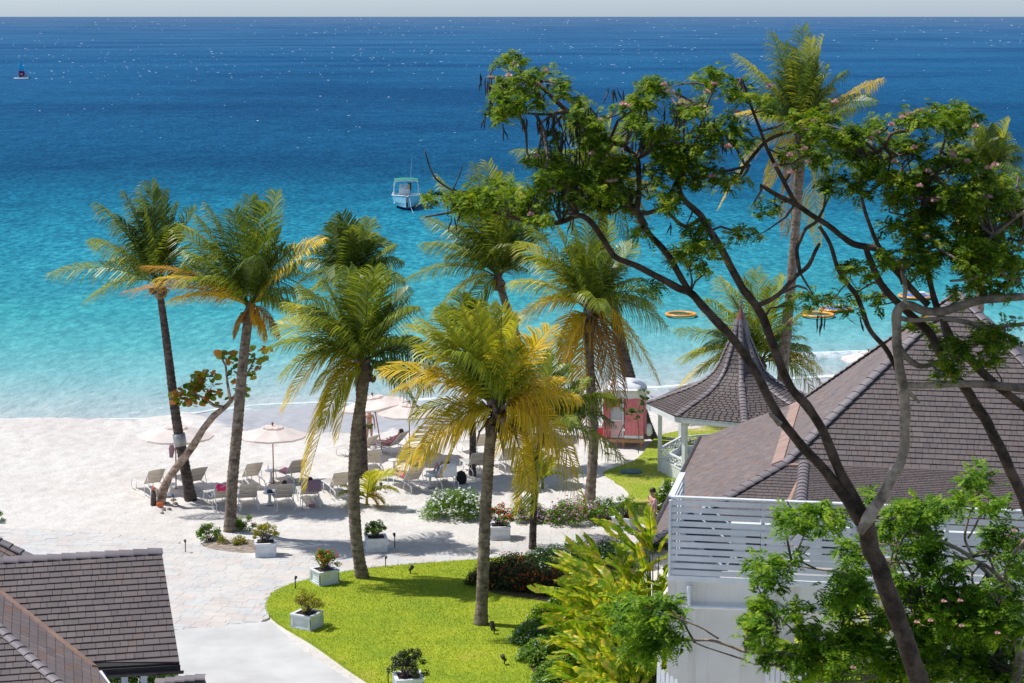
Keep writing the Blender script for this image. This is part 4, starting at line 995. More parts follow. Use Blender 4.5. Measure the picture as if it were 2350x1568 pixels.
    mb.tube([c-Vector((0,0,0.5)), c-Vector((0,0,0.1)), c+Vector((0,0,0.35))], [wpx[1]/2/s*1.15, wpx[1]/2/s*1.5, 0.06], 8)
    mb.build('leaf_bases', M['husk'], root)
    for k in range(nuts):
        az = random.uniform(0, 2*math.pi); q = c + Vector((math.cos(az)*0.26, math.sin(az)*0.26, random.uniform(-0.5,-0.15)))
        mb = MB(); mb.ball(q, 0.12, 8, (1,1,1.25)); mb.build('coconut', M['coconut'], root, True)
    return root
# tips are where each frond ends in the photograph; lift = how high it arches
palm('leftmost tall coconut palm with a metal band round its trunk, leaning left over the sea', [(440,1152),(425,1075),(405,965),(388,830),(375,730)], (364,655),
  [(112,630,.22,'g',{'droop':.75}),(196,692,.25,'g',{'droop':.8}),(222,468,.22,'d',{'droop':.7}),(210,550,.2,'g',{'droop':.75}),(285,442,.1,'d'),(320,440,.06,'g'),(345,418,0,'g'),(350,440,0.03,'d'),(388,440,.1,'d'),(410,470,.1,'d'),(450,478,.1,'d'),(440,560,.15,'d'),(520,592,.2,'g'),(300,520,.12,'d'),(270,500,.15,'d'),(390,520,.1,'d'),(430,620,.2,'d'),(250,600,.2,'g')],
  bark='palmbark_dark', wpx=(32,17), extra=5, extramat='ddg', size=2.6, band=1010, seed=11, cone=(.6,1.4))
palm('coconut palm with orange and golden lower fronds, second from the left', [(527,1229),(533,1110),(545,980),(556,850),(566,760)], (574,712),
  [(475,472,.12,'g'),(535,485,.08,'d'),(574,451,.04,'g'),(634,440,.05,'g'),(598,470,.04,'d'),(409,522,.14,'g'),(451,500,.14,'g'),(330,612,.16,'o',{'droop':.4}),(284,672,.18,'o',{'droop':.55}),(742,553,.2,'y',{'droop':.5}),(690,600,.15,'d',{'droop':.8}),(770,705,.3,'g',{'droop':.85}),(640,772,.35,'o'),(645,530,.08,'d'),(655,560,.1,'d'),(430,580,.16,'g',{'droop':.6}),(470,560,.14,'d'),(360,640,.2,'y',{'droop':.6}),(390,690,.22,'y',{'droop':.6}),(540,775,.4,'o'),(500,640,.2,'g'),(700,720,.3,'g',{'droop':.9}),(610,780,.3,'y')],
  wpx=(32,24), extra=6, extramat='dgd', size=3.0, seed=12, cone=(.5,1.4))
palm('dark green coconut palm standing behind the third trunk, only its upright crown showing', [(834,1096),(832,1020),(826,900),(815,760)], (805,655),
  [(785,490,.03,'d'),(770,510,.05,'d'),(850,505,.06,'g'),(905,562,.15,'g',{'droop':.7}),(745,548,.1,'d'),(700,600,.2,'g',{'droop':.8}),(690,690,.3,'g',{'droop':.9}),(820,520,.04,'g'),(720,560,.12,'d'),(880,600,.15,'d'),(930,645,.25,'g',{'droop':.9}),(860,560,.1,'d'),(800,530,.02,'d')],
  bark='palmbark_dark', wpx=(26,20), extra=12, extramat='d', size=2.5, seed=13, cone=(.3,1.4), nuts=0)
palm('thick curved coconut palm on the lawn edge with a long yellow frond hanging down left', [(834,1330),(818,1240),(812,1120),(817,1000),(832,900)], (838,842),
  [(612,800,.3,'g',{'droop':.7}),(640,870,.45,'l',{'droop':.8}),(648,945,.62,'y',{'droop':.8}),(693,1098,.55,'y',{'droop':.55,'dy':-.5}),(700,1128,.45,'y',{'droop':.5,'dy':-1}),(660,700,.15,'l'),(690,660,.1,'g'),(740,640,.08,'g'),(800,615,.04,'g'),(860,612,.03,'g'),(900,622,.06,'g'),(935,690,.1,'d'),(965,780,.2,'d',{'droop':.8}),(1000,835,.3,'d',{'droop':.9}),(640,745,.2,'l'),(710,740,.14,'l'),(775,1010,.5,'y'),(740,980,.5,'l'),(960,940,.4,'g'),(700,820,.25,'g'),(780,680,.05,'d'),(845,650,.03,'g'),(900,700,.08,'d'),(720,900,.4,'l'),(905,880,.35,'d'),(990,900,.4,'g')],
  wpx=(34,28), extra=7, extramat='dgg', size=3.3, seed=14, cone=(.3,1.3), nuts=3)
palm('big yellow coconut palm in the middle with a shaggy crown, trunk rising from the lawn', [(1103,1437),(1108,1330),(1113,1200),(1120,1080),(1127,1000)], (1141,950),
  [(872,852,.22,'y',{'droop':.5}),(915,1078,.42,'y',{'droop':.85,'dy':-1.0}),(960,1060,.4,'y',{'droop':.85,'dy':-1.4}),(935,748,.2,'l',{'droop':.35}),(965,735,.18,'l'),(1010,722,.12,'g'),(1060,705,.06,'l'),(1092,702,.04,'l'),(1125,700,.03,'l'),(1152,702,.03,'l'),(1183,742,.05,'l'),(1262,752,.12,'y',{'droop':.4}),(1235,780,.1,'y'),(1330,915,.25,'y',{'droop':.7}),(1340,1165,.55,'y',{'droop':.7,'dy':-1.2}),(1330,1090,.6,'y',{'droop':.8,'dy':-.8}),(1220,1130,.5,'y'),(960,800,.22,'l'),(985,860,.3,'y'),(1000,770,.16,'g'),(1040,760,.1,'l'),(1215,850,.15,'l'),(1290,870,.2,'y'),(1020,1080,.5,'y'),(900,900,.35,'y',{'rag':.2}),(1075,740,.06,'g'),(1110,780,.03,'g'),(945,960,.35,'l'),(1180,800,.06,'g'),(1290,1040,.5,'y')],
  wpx=(34,27), extra=3, extramat='lg', size=3.0, seed=15, cone=(.5,1.2), husks=70, headr=1.05)
palm('coconut palm with a long arching frond reaching left below the fishing boat', [(1215,1062),(1205,950),(1190,800),(1170,730)], (1143,640),
  [(975,497,.14,'g',{'droop':.6}),(932,642,.28,'g',{'droop':.9}),(1090,378,.04,'g'),(1118,372,.02,'l'),(1140,395,.03,'g'),(1175,400,.05,'g'),(1005,408,.1,'l'),(1020,440,.1,'g'),(1062,745,.3,'g'),(1000,720,.35,'l'),(1252,545,.2,'d'),(1230,480,.12,'d'),(1085,455,.05,'d'),(1195,440,.08,'d'),(1050,560,.2,'d'),(1210,620,.3,'d'),(1160,480,.03,'d'),(1110,500,.04,'d'),(970,560,.2,'g',{'droop':.8}),(1260,600,.3,'g')],
  bark='palmbark', wpx=(30,20), extra=12, extramat='ddg', size=2.8, seed=16, cone=(.4,1.4))
palm('coconut palm with golden skirts of hanging fronds, left of the pink beach cabin', [(1352,1152),(1362,1020),(1357,900),(1350,780)], (1350,715),
  [(1190,560,.2,'l',{'droop':.5}),(1172,650,.25,'l',{'droop':.7}),(1160,765,.4,'y'),(1310,502,.05,'g'),(1350,482,.03,'g'),(1400,505,.05,'g'),(1455,560,.12,'g'),(1532,752,.35,'g',{'droop':.8}),(1475,640,.2,'g'),(1262,905,.45,'y',{'droop':.4}),(1515,885,.4,'y',{'droop':.5}),(1400,935,.3,'o',{'droop':.4}),(1430,930,.35,'x',{'droop':.4}),(1420,860,.35,'o'),(1215,520,.15,'g'),(1270,500,.08,'g'),(1240,600,.2,'l'),(1225,700,.3,'g'),(1290,850,.4,'y'),(1470,830,.45,'y'),(1380,560,.05,'g'),(1430,610,.12,'d'),(1320,560,.05,'g'),(1330,900,.3,'y'),(1345,1000,.25,'o',{'droop':.3}),(1500,700,.3,'g')],
  wpx=(28,22), extra=6, extramat='gd', size=3.0, seed=17, cone=(.3,1.3))
palm('dark trunked coconut palm leaning over the pink cabin, crown hidden behind the branches', [(1490,1003),(1472,950),(1445,870),(1420,770),(1402,680),(1388,560)], (1376,430),
  [(1180,346,.2,'g',{'droop':.6}),(1215,360,.15,'l'),(1240,470,.3,'g'),(1336,222,.03,'g'),(1320,240,.05,'g'),(1405,262,.06,'l'),(1300,290,.08,'d'),(1430,300,.1,'g'),(1500,430,.25,'y'),(1487,555,.4,'d',{'droop':.8}),(1440,560,.4,'d'),(1280,420,.2,'d'),(1350,300,.04,'d'),(1390,340,.05,'d'),(1450,380,.15,'d'),(1260,380,.15,'g'),(1300,500,.4,'d'),(1490,500,.3,'g')],
  bark='palmbark_dark', wpx=(40,22), extra=12, extramat='dg', size=3.0, seed=18, cone=(.2,1.3))
palm('tallest coconut palm rising above the tree crown on the right, before the horizon', [(1790,985),(1797,850),(1812,690),(1826,520),(1836,400)], (1842,318),
  [(1690,126,.15,'l',{'droop':.5}),(1772,74,.08,'g'),(1800,100,.06,'g'),(1842,60,.02,'g'),(1862,90,.04,'l'),(1890,82,.06,'l'),(1903,152,.1,'g'),(1880,130,.05,'d'),(2026,182,.15,'y',{'droop':.8}),(1708,212,.15,'l'),(1722,150,.1,'g'),(1690,262,.25,'y'),(1922,300,.4,'d'),(1650,480,.5,'y'),(1762,430,.4,'y'),(1900,460,.5,'g'),(1815,150,.03,'d'),(1850,140,.02,'d'),(1780,180,.06,'d'),(1870,190,.05,'d'),(1960,250,.15,'g',{'droop':.9}),(1740,240,.15,'d'),(1820,120,.03,'g'),(1700,370,.4,'g'),(1800,540,.4,'o'),(1880,560,.4,'y')],
  wpx=(30,20), extra=12, extramat='ddg', size=3.6, seed=19, cone=(.5,1.45))
palm('coconut palm at the right edge, its crown just above the branches', [(2238,905),(2245,760),(2255,580),(2265,470)], (2276,408),
  [(2226,272,.05,'g'),(2250,290,.04,'l'),(2318,275,.05,'l'),(2300,300,.04,'g'),(2345,362,.15,'d',{'droop':.8}),(2155,330,.2,'g'),(2350,420,.3,'d'),(2150,395,.3,'g'),(2200,520,.4,'y'),(2330,485,.4,'g'),(2270,300,.02,'d'),(2240,320,.06,'d'),(2285,330,.03,'d'),(2200,340,.15,'d'),(2200,620,.5,'y')],
  bark='palmbark', wpx=(26,20), extra=10, extramat='dg', size=2.6, seed=20, cone=(.4,1.4))
palm('low spreading coconut palm with bright fronds behind the gazebo roof', [(1748,975),(1746,930)], (1745,835),
  [(1652,637,.1,'l'),(1736,618,.03,'l'),(1705,640,.05,'g'),(1800,635,.08,'l'),(1548,757,.2,'g',{'droop':.7}),(1552,828,.3,'l',{'droop':.7}),(1549,902,.4,'y',{'droop':.7}),(1862,708,.15,'l'),(1858,797,.3,'g'),(1886,852,.4,'y'),(1895,895,.4,'g',{'droop':.5}),(1620,690,.12,'g'),(1840,670,.1,'g'),(1600,860,.4,'g'),(1770,660,.04,'g'),(1680,680,.06,'d'),(1880,920,.5,'g'),(1830,740,.15,'d'),(1650,760,.2,'g')],
  wpx=(26,24), extra=10, extramat='gd', size=3.4, seed=21, cone=(.1,1.2), nuts=2, husks=10)
palm('slim dark coconut palm behind the big yellow one, a frond reaching right', [(1222,1262),(1224,1190),(1229,1100),(1238,1020)], (1246,985),
  [(1418,918,.3,'g',{'droop':.8}),(1440,1063,.3,'g',{'droop':.9}),(1235,800,.03,'g'),(1200,815,.05,'g'),(1160,840,.1,'d'),(1300,842,.08,'g'),(1350,870,.12,'g'),(1400,905,.2,'g',{'droop':.8}),(1150,1000,.4,'y'),(1190,1170,.3,'y',{'droop':.2}),(1222,1180,.2,'l',{'droop':.1}),(1120,880,.2,'d'),(1265,820,.03,'g'),(1340,950,.3,'g'),(1120,1060,.5,'y'),(1280,1060,.4,'y')],
  bark='palmbark_dark', wpx=(20,17), extra=10, extramat='ddg', size=2.5, seed=22, cone=(.1,1.2), nuts=2)
palm('dim coconut palm far back between the middle trunks', [(1084,1090),(1085,1000),(1082,900)], (1078,800),
  [(1010,705,.1,'g'),(1060,672,.04,'g'),(1095,690,.05,'g'),(1120,740,.12,'d'),(1000,765,.2,'g'),(990,850,.4,'d'),(1140,800,.3,'g'),(1035,700,.06,'d'),(930,870,.35,'l',{'rag':.2}),(940,960,.5,'y')],
  bark='palmbark_dark', wpx=(19,16), extra=10, extramat='dg', size=2.2, seed=23, cone=(.1,1.3), nuts=0, husks=8)
def sprout(label, base, tips, seed, h=0.35):
    random.seed(seed); g = G(*base); root = thing('palm_sapling', label, 'young palm', g, 'young coconut palms')
    c = g + Vector((0,0,h)); mb = MB(); mb.tube([g-Vector((0,0,.1)), c], [0.07,0.045], 8); mb.build('stem', M['f_lime'], root)
    for tx, ty, lift, col in tips:
        frond(root, c, PY(tx, ty, g.y+random.uniform(-.5,.5)), lift, M[FM[col]], 0.4, 0.55, 22, Vector((0,0,0)), 0.05)
sprout('young bright green coconut palm sprouting from the sand beside the thick curved trunk', (842,1163), [(905,1085,.35,'l'),(915,1130,.45,'l'),(870,1080,.12,'l'),(850,1082,.05,'l'),(778,1135,.3,'g'),(785,1115,.2,'l'),(880,1155,.5,'y'),(800,1155,.5,'l'),(868,1165,.6,'y')], 31)
sprout('young lime green coconut palm in the shade of the slim dark trunk', (1245,1120), [(1182,1078,.3,'l'),(1200,1045,.15,'l'),(1235,1035,.05,'l'),(1270,1050,.12,'l'),(1290,1090,.35,'g'),(1188,1100,.4,'l')], 32)
random.seed(99)

# ================================================================== LEAFY THINGS
def leaf_cloud(centers, radii, n_each, size, flat=0.5, templ=1, up=0.35):
    """arrays of leaf quads scattered in little balls; returns V, F"""
    C = np.repeat(np.asarray(centers), n_each, 0); Rr = np.repeat(np.asarray(radii), n_each, 0)
    k = len(C); d = rng.normal(size=(k,3)); d /= np.linalg.norm(d, axis=1)[:,None]
    r = rng.uniform(0.15, 1, k)**0.5
    P = C + d*r[:,None]*Rr
    # random tangent frames, normals leaning upwards
    nrm = rng.normal(size=(k,3)) + np.array([0,0,1.0])*(up*4) + d*0.6; nrm /= np.linalg.norm(nrm, axis=1)[:,None]
    a = np.cross(nrm, rng.normal(size=(k,3))); a /= np.linalg.norm(a, axis=1)[:,None]; b = np.cross(nrm, a)
    L = (size*rng.uniform(0.6,1.3,k))[:,None]; W = L*flat
    V = np.stack([P - a*L*0.5, P + b*W*0.5 + nrm*L*0.06, P + a*L*0.5 - nrm*L*0.1, P - b*W*0.5 + nrm*L*0.06], 1).reshape(-1,3)
    return V, np.arange(4*k).reshape(-1,4)
def blossoms(P, size, mat, parent, name='blossom', nb=3):
    P = np.asarray(P); C = np.repeat(P, nb, 0) + rng.normal(size=(len(P)*nb,3))*size*0.25
    V, Fq = leaf_cloud(C, np.full((len(C),3), size*0.12), 2, size, 0.9, up=0.6)
    w = np.array(WL[parent.name]); o = link(name, mesh_np(name, V-w, Fq, mat), parent); o['kind'] = 'stuff'; return o
def shrub(name, label, cat, c, r, h, mat, n=1400, size=0.06, flowers=(), group=None, clumps=40, stems=True, flat=0.5, low=0.0):
    root = thing(name, label, cat, c, group); c = Vector(c)
    cs = []; rs = []
    for k in range(clumps):
        a = random.uniform(0, 2*math.pi); q = random.random()**0.5; rad = 0.55+0.45*random.random()
        x = math.cos(a)*q*r[0]; y = math.sin(a)*q*r[1]; zt = h*math.sqrt(max(0.05, 1-q*q))
        z = zt*random.uniform(0.45,1.0)+low; cs.append((c.x+x, c.y+y, c.z+z)); s_ = min(max(r), h*1.3)*random.uniform(0.18,0.32); rs.append((s_, s_, s_*0.8))
    V, Fq = leaf_cloud(cs, rs, int(n*1.7)//clumps, size*1.12, flat)
    V[:,2] = np.maximum(V[:,2], c.z+0.01)
    setp(link('foliage', mesh_np('foliage', V-np.array(c), Fq, mat), root), None, None, None, 'stuff')
    if stems:
        mb = MB()
        for k in range(min(clumps, 22)):
            q = Vector(cs[k]); mb.tube([c+Vector((random.uniform(-.1,.1)*r[0]*3, random.uniform(-.1,.1)*r[1]*3, -0.03)), c.lerp(q,0.5)+Vector((0,0,.06)), q], [0.012,0.009,0.005], 4, False)
        mb.build('stems', M['twig'], root)
    for (mn, nf, fs) in flowers:
        pts = []
        for k in range(nf):
            i = random.randrange(clumps); q = Vector(cs[i]); d = Vector((random.gauss(0,1), random.gauss(-.5,1), abs(random.gauss(0.6,1)))).normalized()
            pts.append(q + Vector((d.x*rs[i][0], d.y*rs[i][1], d.z*rs[i][2]))*1.08)
        blossoms(pts, fs, M[mn], root, 'flowers')
    return root
def gsh(name, label, cat, px, py, rx, ry, h, mat, **k): return shrub(name, label, cat, G(px, py, k.pop('z', 0.0)), (rx, ry), h, mat, **k)
gsh('flowering_bush', 'round bush covered in white flowers on the sand, left of the yellow palm trunk', 'bush', 1043, 1188, 1.2, 0.8, 1.1, M['l_bush'], n=7000, size=0.07, flowers=[('fl_white',260,.085)], clumps=110, group='flowering bushes on the sand')
gsh('flowering_bush', 'pink and lilac flowering bush on the sand, right of the red flowers', 'bush', 1212, 1196, 0.7, 0.55, 0.85, M['l_bush'], n=2600, size=0.06, flowers=[('fl_pink',75,.07),('fl_mauve',45,.07)], clumps=60, group='flowering bushes on the sand')
gsh('flowering_bush', 'wide pink flowering bush at the foot of the palm trunk by the path', 'bush', 1322, 1202, 1.05, 0.75, 0.95, M['l_bush'], n=4600, size=0.065, flowers=[('fl_pink',120,.075),('fl_mauve',70,.07)], clumps=90, group='flowering bushes on the sand')
gsh('flowering_bush', 'white flowering bush between the pink bush and the square planter', 'bush', 1388, 1197, 0.75, 0.6, 0.85, M['l_bush'], n=3000, size=0.065, flowers=[('fl_white',110,.07)], clumps=60, group='flowering bushes on the sand')
gsh('flowering_bush', 'sparse lilac flowering shrub between the pink bushes', 'bush', 1262, 1200, 0.55, 0.5, 0.5, M['l_bush'], n=700, size=0.06, flowers=[('fl_mauve',22,.05)], clumps=30, group='flowering bushes on the sand')
gsh('flowering_bush', 'loose shrub with lilac flowers left of the second palm trunk', 'bush', 480, 1243, 0.45, 0.4, 0.75, M['l_bush'], n=1300, size=0.065, flowers=[('fl_mauve',12,.05)], clumps=36, group='shrubs round the second palm')
gsh('flowering_bush', 'loose shrub with pink flowers right of the second palm trunk', 'bush', 556, 1222, 0.55, 0.45, 0.75, M['l_bush'], n=1300, size=0.065, flowers=[('fl_mauve',14,.05),('fl_pink',8,.05)], clumps=36, group='shrubs round the second palm')
gsh('flowering_bush', 'low yellow green shrub in front of the second palm trunk', 'bush', 532, 1250, 0.6, 0.3, 0.38, M['l_yellow'], n=700, size=0.055, flowers=[('fl_white',12,.05)], clumps=26, group='shrubs round the second palm')
gsh('bush', 'small green bush cut by the left edge of the photo on the sand', 'bush', -14, 1196, 0.42, 0.4, 0.5, M['l_bush'], n=700, size=0.07, clumps=24)
gsh('flowering_bush', 'tall green shrub dotted with white flowers beside the man in pink', 'bush', 1546, 1212, 0.9, 0.7, 2.0, M['l_bush'], n=6500, size=0.085, flowers=[('fl_white',150,.075)], clumps=90)
gsh('bush', 'dark leafy plants between the man in pink and the gutter', 'bush', 1512, 1262, 0.65, 0.5, 1.35, M['l_hedge'], n=2200, size=0.13, clumps=50, flat=.3)
for i, (x, y, rx, ry, h, mt, fl, lb) in enumerate([(1130,1345,.85,.75,.75,'l_ixora',[('fl_orange',90,.05),('fl_red',30,.05)],'dark bush speckled orange at the left end of the flower bed on the lawn'),
    (1195,1352,.9,.8,.8,'l_ixora',[('fl_red',90,.05),('fl_orange',30,.05)],'dark bush speckled red and orange in the middle of the flower bed'),
    (1262,1358,.9,.8,.75,'l_ixora',[('fl_orange',100,.05),('fl_red',60,.055)],'dark bush with orange and red blooms touching the big yellow green leaves'),
    (1180,1322,.9,.6,.75,'l_ixora',[('fl_red',30,.05)],'dark bush at the back of the flower bed behind the yellow palm trunk'),
    (1258,1310,.9,.7,.85,'l_hedge',[('fl_white',60,.05)],'dark green bush with tiny white flowers behind the slim palm trunk'),
    (1325,1300,1.0,.7,.9,'l_hedge',[('fl_white',70,.05)],'dark green bush with tiny white flowers by the path'),
    (1395,1300,.9,.7,.9,'l_hedge',[('fl_white',30,.05)],'dark green bush behind the tallest yellow green leaves'),
    (1330,1345,.9,.7,.8,'l_hedge',[],'plain dark bush in the shade at the right of the flower bed')]):
    gsh('hedge_bush', lb, 'bush', x, y, rx, ry, h, M[mt], n=4200, size=0.06, flowers=fl, clumps=110, group='dark bushes of the flower bed')
for i, (x, y, rx, ry, h, mt, fl, lb) in enumerate([(1215,1475,.55,.6,.6,'l_bush',[('fl_blue',90,.05)],'pale blue flowering bush at the edge of the lawn under the yellow green leaves'),
    (1275,1440,.8,.7,.9,'l_lush',[('fl_white',50,.05)],'fresh green bush with white flowers above the pale blue one'),
    (1245,1520,.7,.7,.75,'l_bush',[('fl_blue',30,.045)],'light green bush with a few blue flowers below the pale blue one'),
    (1300,1500,.8,.7,.9,'l_lush',[('fl_white',25,.045)],'green bush right of the blue flowers'),
    (1285,1570,.75,.6,.7,'l_bush',[('fl_blue',15,.045)],'light green bush at the bottom edge beside the lawn'),
    (1345,1575,.75,.6,.8,'l_lush',[],'green bush at the bottom edge under the long leaves')]):
    gsh('border_bush', lb, 'bush', x, y, rx, ry, h, M[mt], n=3800, size=0.075, flowers=fl, clumps=90, group='bushes along the lawn border')
g = G(300, 1600); shrub('palm_hedge', 'bright green feathery plants behind the pavilion posts', 'plant', g, (1.3,0.8), 1.3, M['l_bush'], n=3600, size=0.16, clumps=70, flat=0.2)
# low soil strip under the bushes
sheet('flower_bed', smooth_poly([G(x, y) for x, y in [(1095,1345),(1090,1320),(1150,1300),(1300,1268),(1460,1268),(1470,1420),(1330,1400),(1200,1376),(1130,1368)]]), 0.085, M['soil'])
sheet('flower_bed', smooth_poly([G(x, y) for x, y in [(1195,1480),(1200,1450),(1250,1420),(1420,1380),(1560,1500),(1560,1700),(1330,1650),(1240,1570),(1205,1520)]]), 0.09, M['soil'])
sheet('flower_bed', smooth_poly([G(x, y) for x, y in [(455,1250),(500,1238),(600,1240),(640,1262),(600,1275),(490,1266)]]), 0.05, M['mulch_sand'])
# heliconia with long torn leaves
HB = []
for k in range(6):
    random.seed(200+k); L = 1.0; n = 14; Vb = []; Fb = []
    bend = random.uniform(0.25, 0.9); wmax = random.uniform(0.075,0.10); torn = [random.random() < (0.35 if k % 2 else 0.12) for _ in range(n)]
    def mid(t): return Vector((t*L*(1-0.25*bend*t), 0, -bend*0.45*t*t*L))
    for sgn in (-1, 1):
        for i in range(n):
            t0, t1 = i/n, (i+1)/n - (0.025 if torn[i] else 0)
            q = []
            for t in (t0, t1):
                w_ = wmax*(math.sin(math.pi*min(1, t*0.93+0.07))**0.6)*(1+0.06*math.sin(t*40+k)); m_ = mid(t); lag = 0.07*(1 if torn[i] else 0.5)
                e_ = m_ + Vector((0.05+lag*random.uniform(.3,1), sgn*w_, 0.05*math.sin(9*t+k)-w_*(0.25+(0.5*random.random() if torn[i] else 0))))
                q += [m_, m_.lerp(e_, 0.55)+Vector((0,0,0.045)), e_]
            b0 = len(Vb); Vb += q; Fb += [(b0,b0+3,b0+4,b0+1),(b0+1,b0+4,b0+5,b0+2)]
    tb = MB(); tb.tube([mid(t/5) - Vector((0,0,.006)) for t in range(6)], [0.012,0.011,0.009,0.007,0.004,0.002], 4, False); b0 = len(Vb); Vb += tb.V; Fb += [[b0+i for i in f] for f in tb.F]
    HB.append(mesh_np('leaf', Vb, Fb, M['l_banana']))
random.seed(77)
def heliconia(label, c, n, hmax, spread, bias=(-.28,-.3), Lr=(1.3,2.2), leafmin=0.2):
    root = thing('heliconia', label, 'plant', c, 'tall plants with long torn leaves'); c = Vector(c); mb = MB()
    for k in range(n):
        az = random.uniform(0, 2*math.pi); out = random.random()**0.6; dx = math.cos(az)*out + bias[0]; dy = math.sin(az)*out + bias[1]
        z = hmax*(leafmin + (1-leafmin)*random.random())*(1-0.35*out); b_ = c + Vector((dx*0.25*spread, dy*0.25*spread, 0)); p = c + Vector((dx*spread*0.55, dy*spread*0.55, z*0.8))
        L = random.uniform(*Lr); el = random.uniform(0.35, 1.4)*(1-0.35*out); d = Vector((dx, dy, 0)).normalized()*math.cos(el) + Vector((0,0,math.sin(el)))
        s_ = Vector((0,0,1)).cross(d).normalized(); u_ = d.cross(s_); rl_ = random.uniform(-0.7,0.7); s2 = s_*math.cos(rl_)+u_*math.sin(rl_); u2 = d.cross(s2)
        Mx = Matrix((d*L, s2*L*random.uniform(.8,1.1), u2*L)).transposed().to_4x4(); Mx.translation = p
        link('leaf', random.choice(HB), root, Mx)
        mb.tube([b_, b_.lerp(p,0.6)+Vector((0,0,z*.1)), p], [0.025,0.018,0.012], 4, False)
    mb.build('stalks', M['l_lush'], root)
for (x, Y, n, hm, sp_, lb) in [(1512,57.5,40,5.0,1.0,'tallest clump of long yellow green torn leaves against the end of the slat screen'),
    (1450,57.8,44,4.3,1.25,'clump of yellow green torn leaves left of the tallest one, overhanging the dark bushes'),
    (1400,56.6,40,3.4,1.15,'clump of yellow green leaves reaching farthest left over the lawn'),
    (1470,55.4,40,3.6,1.3,'clump of yellow green leaves in the middle of the mass'),
    (1425,54.2,36,2.5,1.05,'low clump of broad pale yellow leaves above the border bushes'),
    (1495,52.6,40,2.7,1.2,'clump of broad leaves along the bottom edge'),
    (1460,51.6,34,1.8,1.0,'lowest clump of broad leaves, cut by the bottom edge')]:
    heliconia(lb, ((x-1175)/F*Y, Y, 0), n, hm, sp_)
for (x, y, Y, n, lb) in [(1880,1440,42.0,10,'clump of long pale green leaves before the plaster wall left of the big trunk'),(2010,1400,42.5,9,'clump of bright yellow green leaves just behind the leaning trunk'),(2130,1360,42.5,9,'clump of pale leaves under the slat screen right of the trunk'),(1950,1530,40.5,12,'clump of pale leaves behind the picket fence at the bottom'),(2060,1540,40,10,'clump of pale leaves behind the trunk foot at the bottom edge'),(2330,1400,41,8,'clump of pale leaves at the right edge')]:
    p = PY(x, y, Y); heliconia(lb, (p.x, p.y, p.z-1.2), n, 1.2, 1.0, (-.2,-.1), (0.9,1.4), 0.6)

# ---- sea grape leaning between the first two palms
random.seed(5)
g = G(367,1162); sg = thing('sea_grape_tree', 'crooked sea grape tree with round green and orange leaves crossing the first palms', 'tree', g)
Y = g.y
lim = [(367,1170,15),(372,1130,15),(388,1095,14),(415,1060,13),(445,1020,12.5),(466,985,12),(490,955,10),(522,930,8),(540,908,6),(560,872,4.5),(575,845,3.5),(585,820,3)]
mb = MB(); mb.tube([PY(x, y, Y+0.0*i) for i,(x,y,w_) in enumerate(lim)], [w_*.72/F*Y*(1+.12*math.sin(i*2.3)) for i, (*_, w_) in enumerate(lim)], 9)
for br in ([(510,935,5),(490,930,4),(470,915,3),(440,900,2.5)],[(530,925,4),(522,880,3),(518,840,2.5),(505,815,2)],[(560,872,4),(552,840,3),(560,815,2)]): mb.tube([PY(x, y, Y-0.1) for x,y,_ in br], [w_/F*Y for *_, w_ in br], 6)
mb.build('trunk', M['grapebark'], sg, True)
mb = MB(); q = PY(352,1160,Y-0.3); mb.tube([q, q+Vector((.02,0,.45))], [0.12,0.10], 9); mb.tube([q+Vector((.02,0,.45)), q+Vector((.0,0,.62))], [0.10,0.05], 7); mb.build('broken_stem', M['palmbark_dark'], sg)
mb = MB(); mb.ball(PY(368,1158,Y-0.45), 0.12, 10, (1.3,.5,.9)); mb.ball(PY(352,1122,Y-0.35), 0.06, 8, (1,.6,1.2)); mb.build('cut_face', M['cutwood'], sg)
mb = MB(); n = 10; pr = [Vector((0,0,0))]
for k in range(n): a_ = 2*math.pi*k/n; pr.append(Vector((math.cos(a_), math.sin(a_)*0.9, 0.10+0.06*math.sin(3*a_))))
mb.add(pr, [(0,k+1,(k+1)%n+1) for k in range(n)]); GL = mesh_np('leaf', mb.V, mb.F, M['l_grape']); GLg = mesh_np('leaf', mb.V, mb.F, M['l_grapegreen'])
def roundleaves(root, ells, me_, r_=0.14, Yd=0.35):
    for (x, y, rx, ry, n, Y_) in ells:
        for k in range(int(n*(1.1 if me_.name.startswith('leaf') else 1))):
            a_ = random.uniform(0, 2*math.pi); q = random.random()**0.5; p = PY(x+math.cos(a_)*q*rx, y+math.sin(a_)*q*ry, Y_+random.uniform(-Yd,Yd))
            Rm = Matrix.Rotation(random.uniform(0,6.3),4,'Z') @ Matrix.Rotation(random.uniform(0.1,1.3),4,'X') ; s_ = r_*random.uniform(.7,1.2)
            link('leaf', me_, root, Matrix.Translation(p) @ Rm @ Matrix.Scale(s_,4))
roundleaves(sg, [(415,915,34,14,28,Y),(445,905,42,30,56,Y),(470,885,40,34,56,Y),(462,865,20,18,14,Y),(500,910,22,16,14,Y),(505,812,12,10,8,Y),(530,820,28,14,20,Y),(590,815,28,22,26,Y),(575,845,26,25,24,Y),(545,860,22,22,18,Y),(555,895,18,18,12,Y),(610,800,12,12,6,Y)], GL)
Yc = G(1430,1050).y
sg2 = thing('sea_grape_tree', 'two spindly sea grape saplings with round leaves in front of the pink cabin', 'young tree', G(1420,1062))
mb = MB(); 
for pts_ in ([(1465,1040),(1466,990),(1462,950),(1470,925),(1482,905)],[(1418,1062),(1412,1030),(1420,1000),(1432,972),(1445,962)],[(1398,1020),(1390,985),(1385,960)],[(1430,1060),(1415,1045),(1400,1040)]):
    mb.tube([PY(x, y, Yc-0.3) for x, y in pts_], 0.022, 5)
mb.build('trunk', M['grapebark'], sg2)
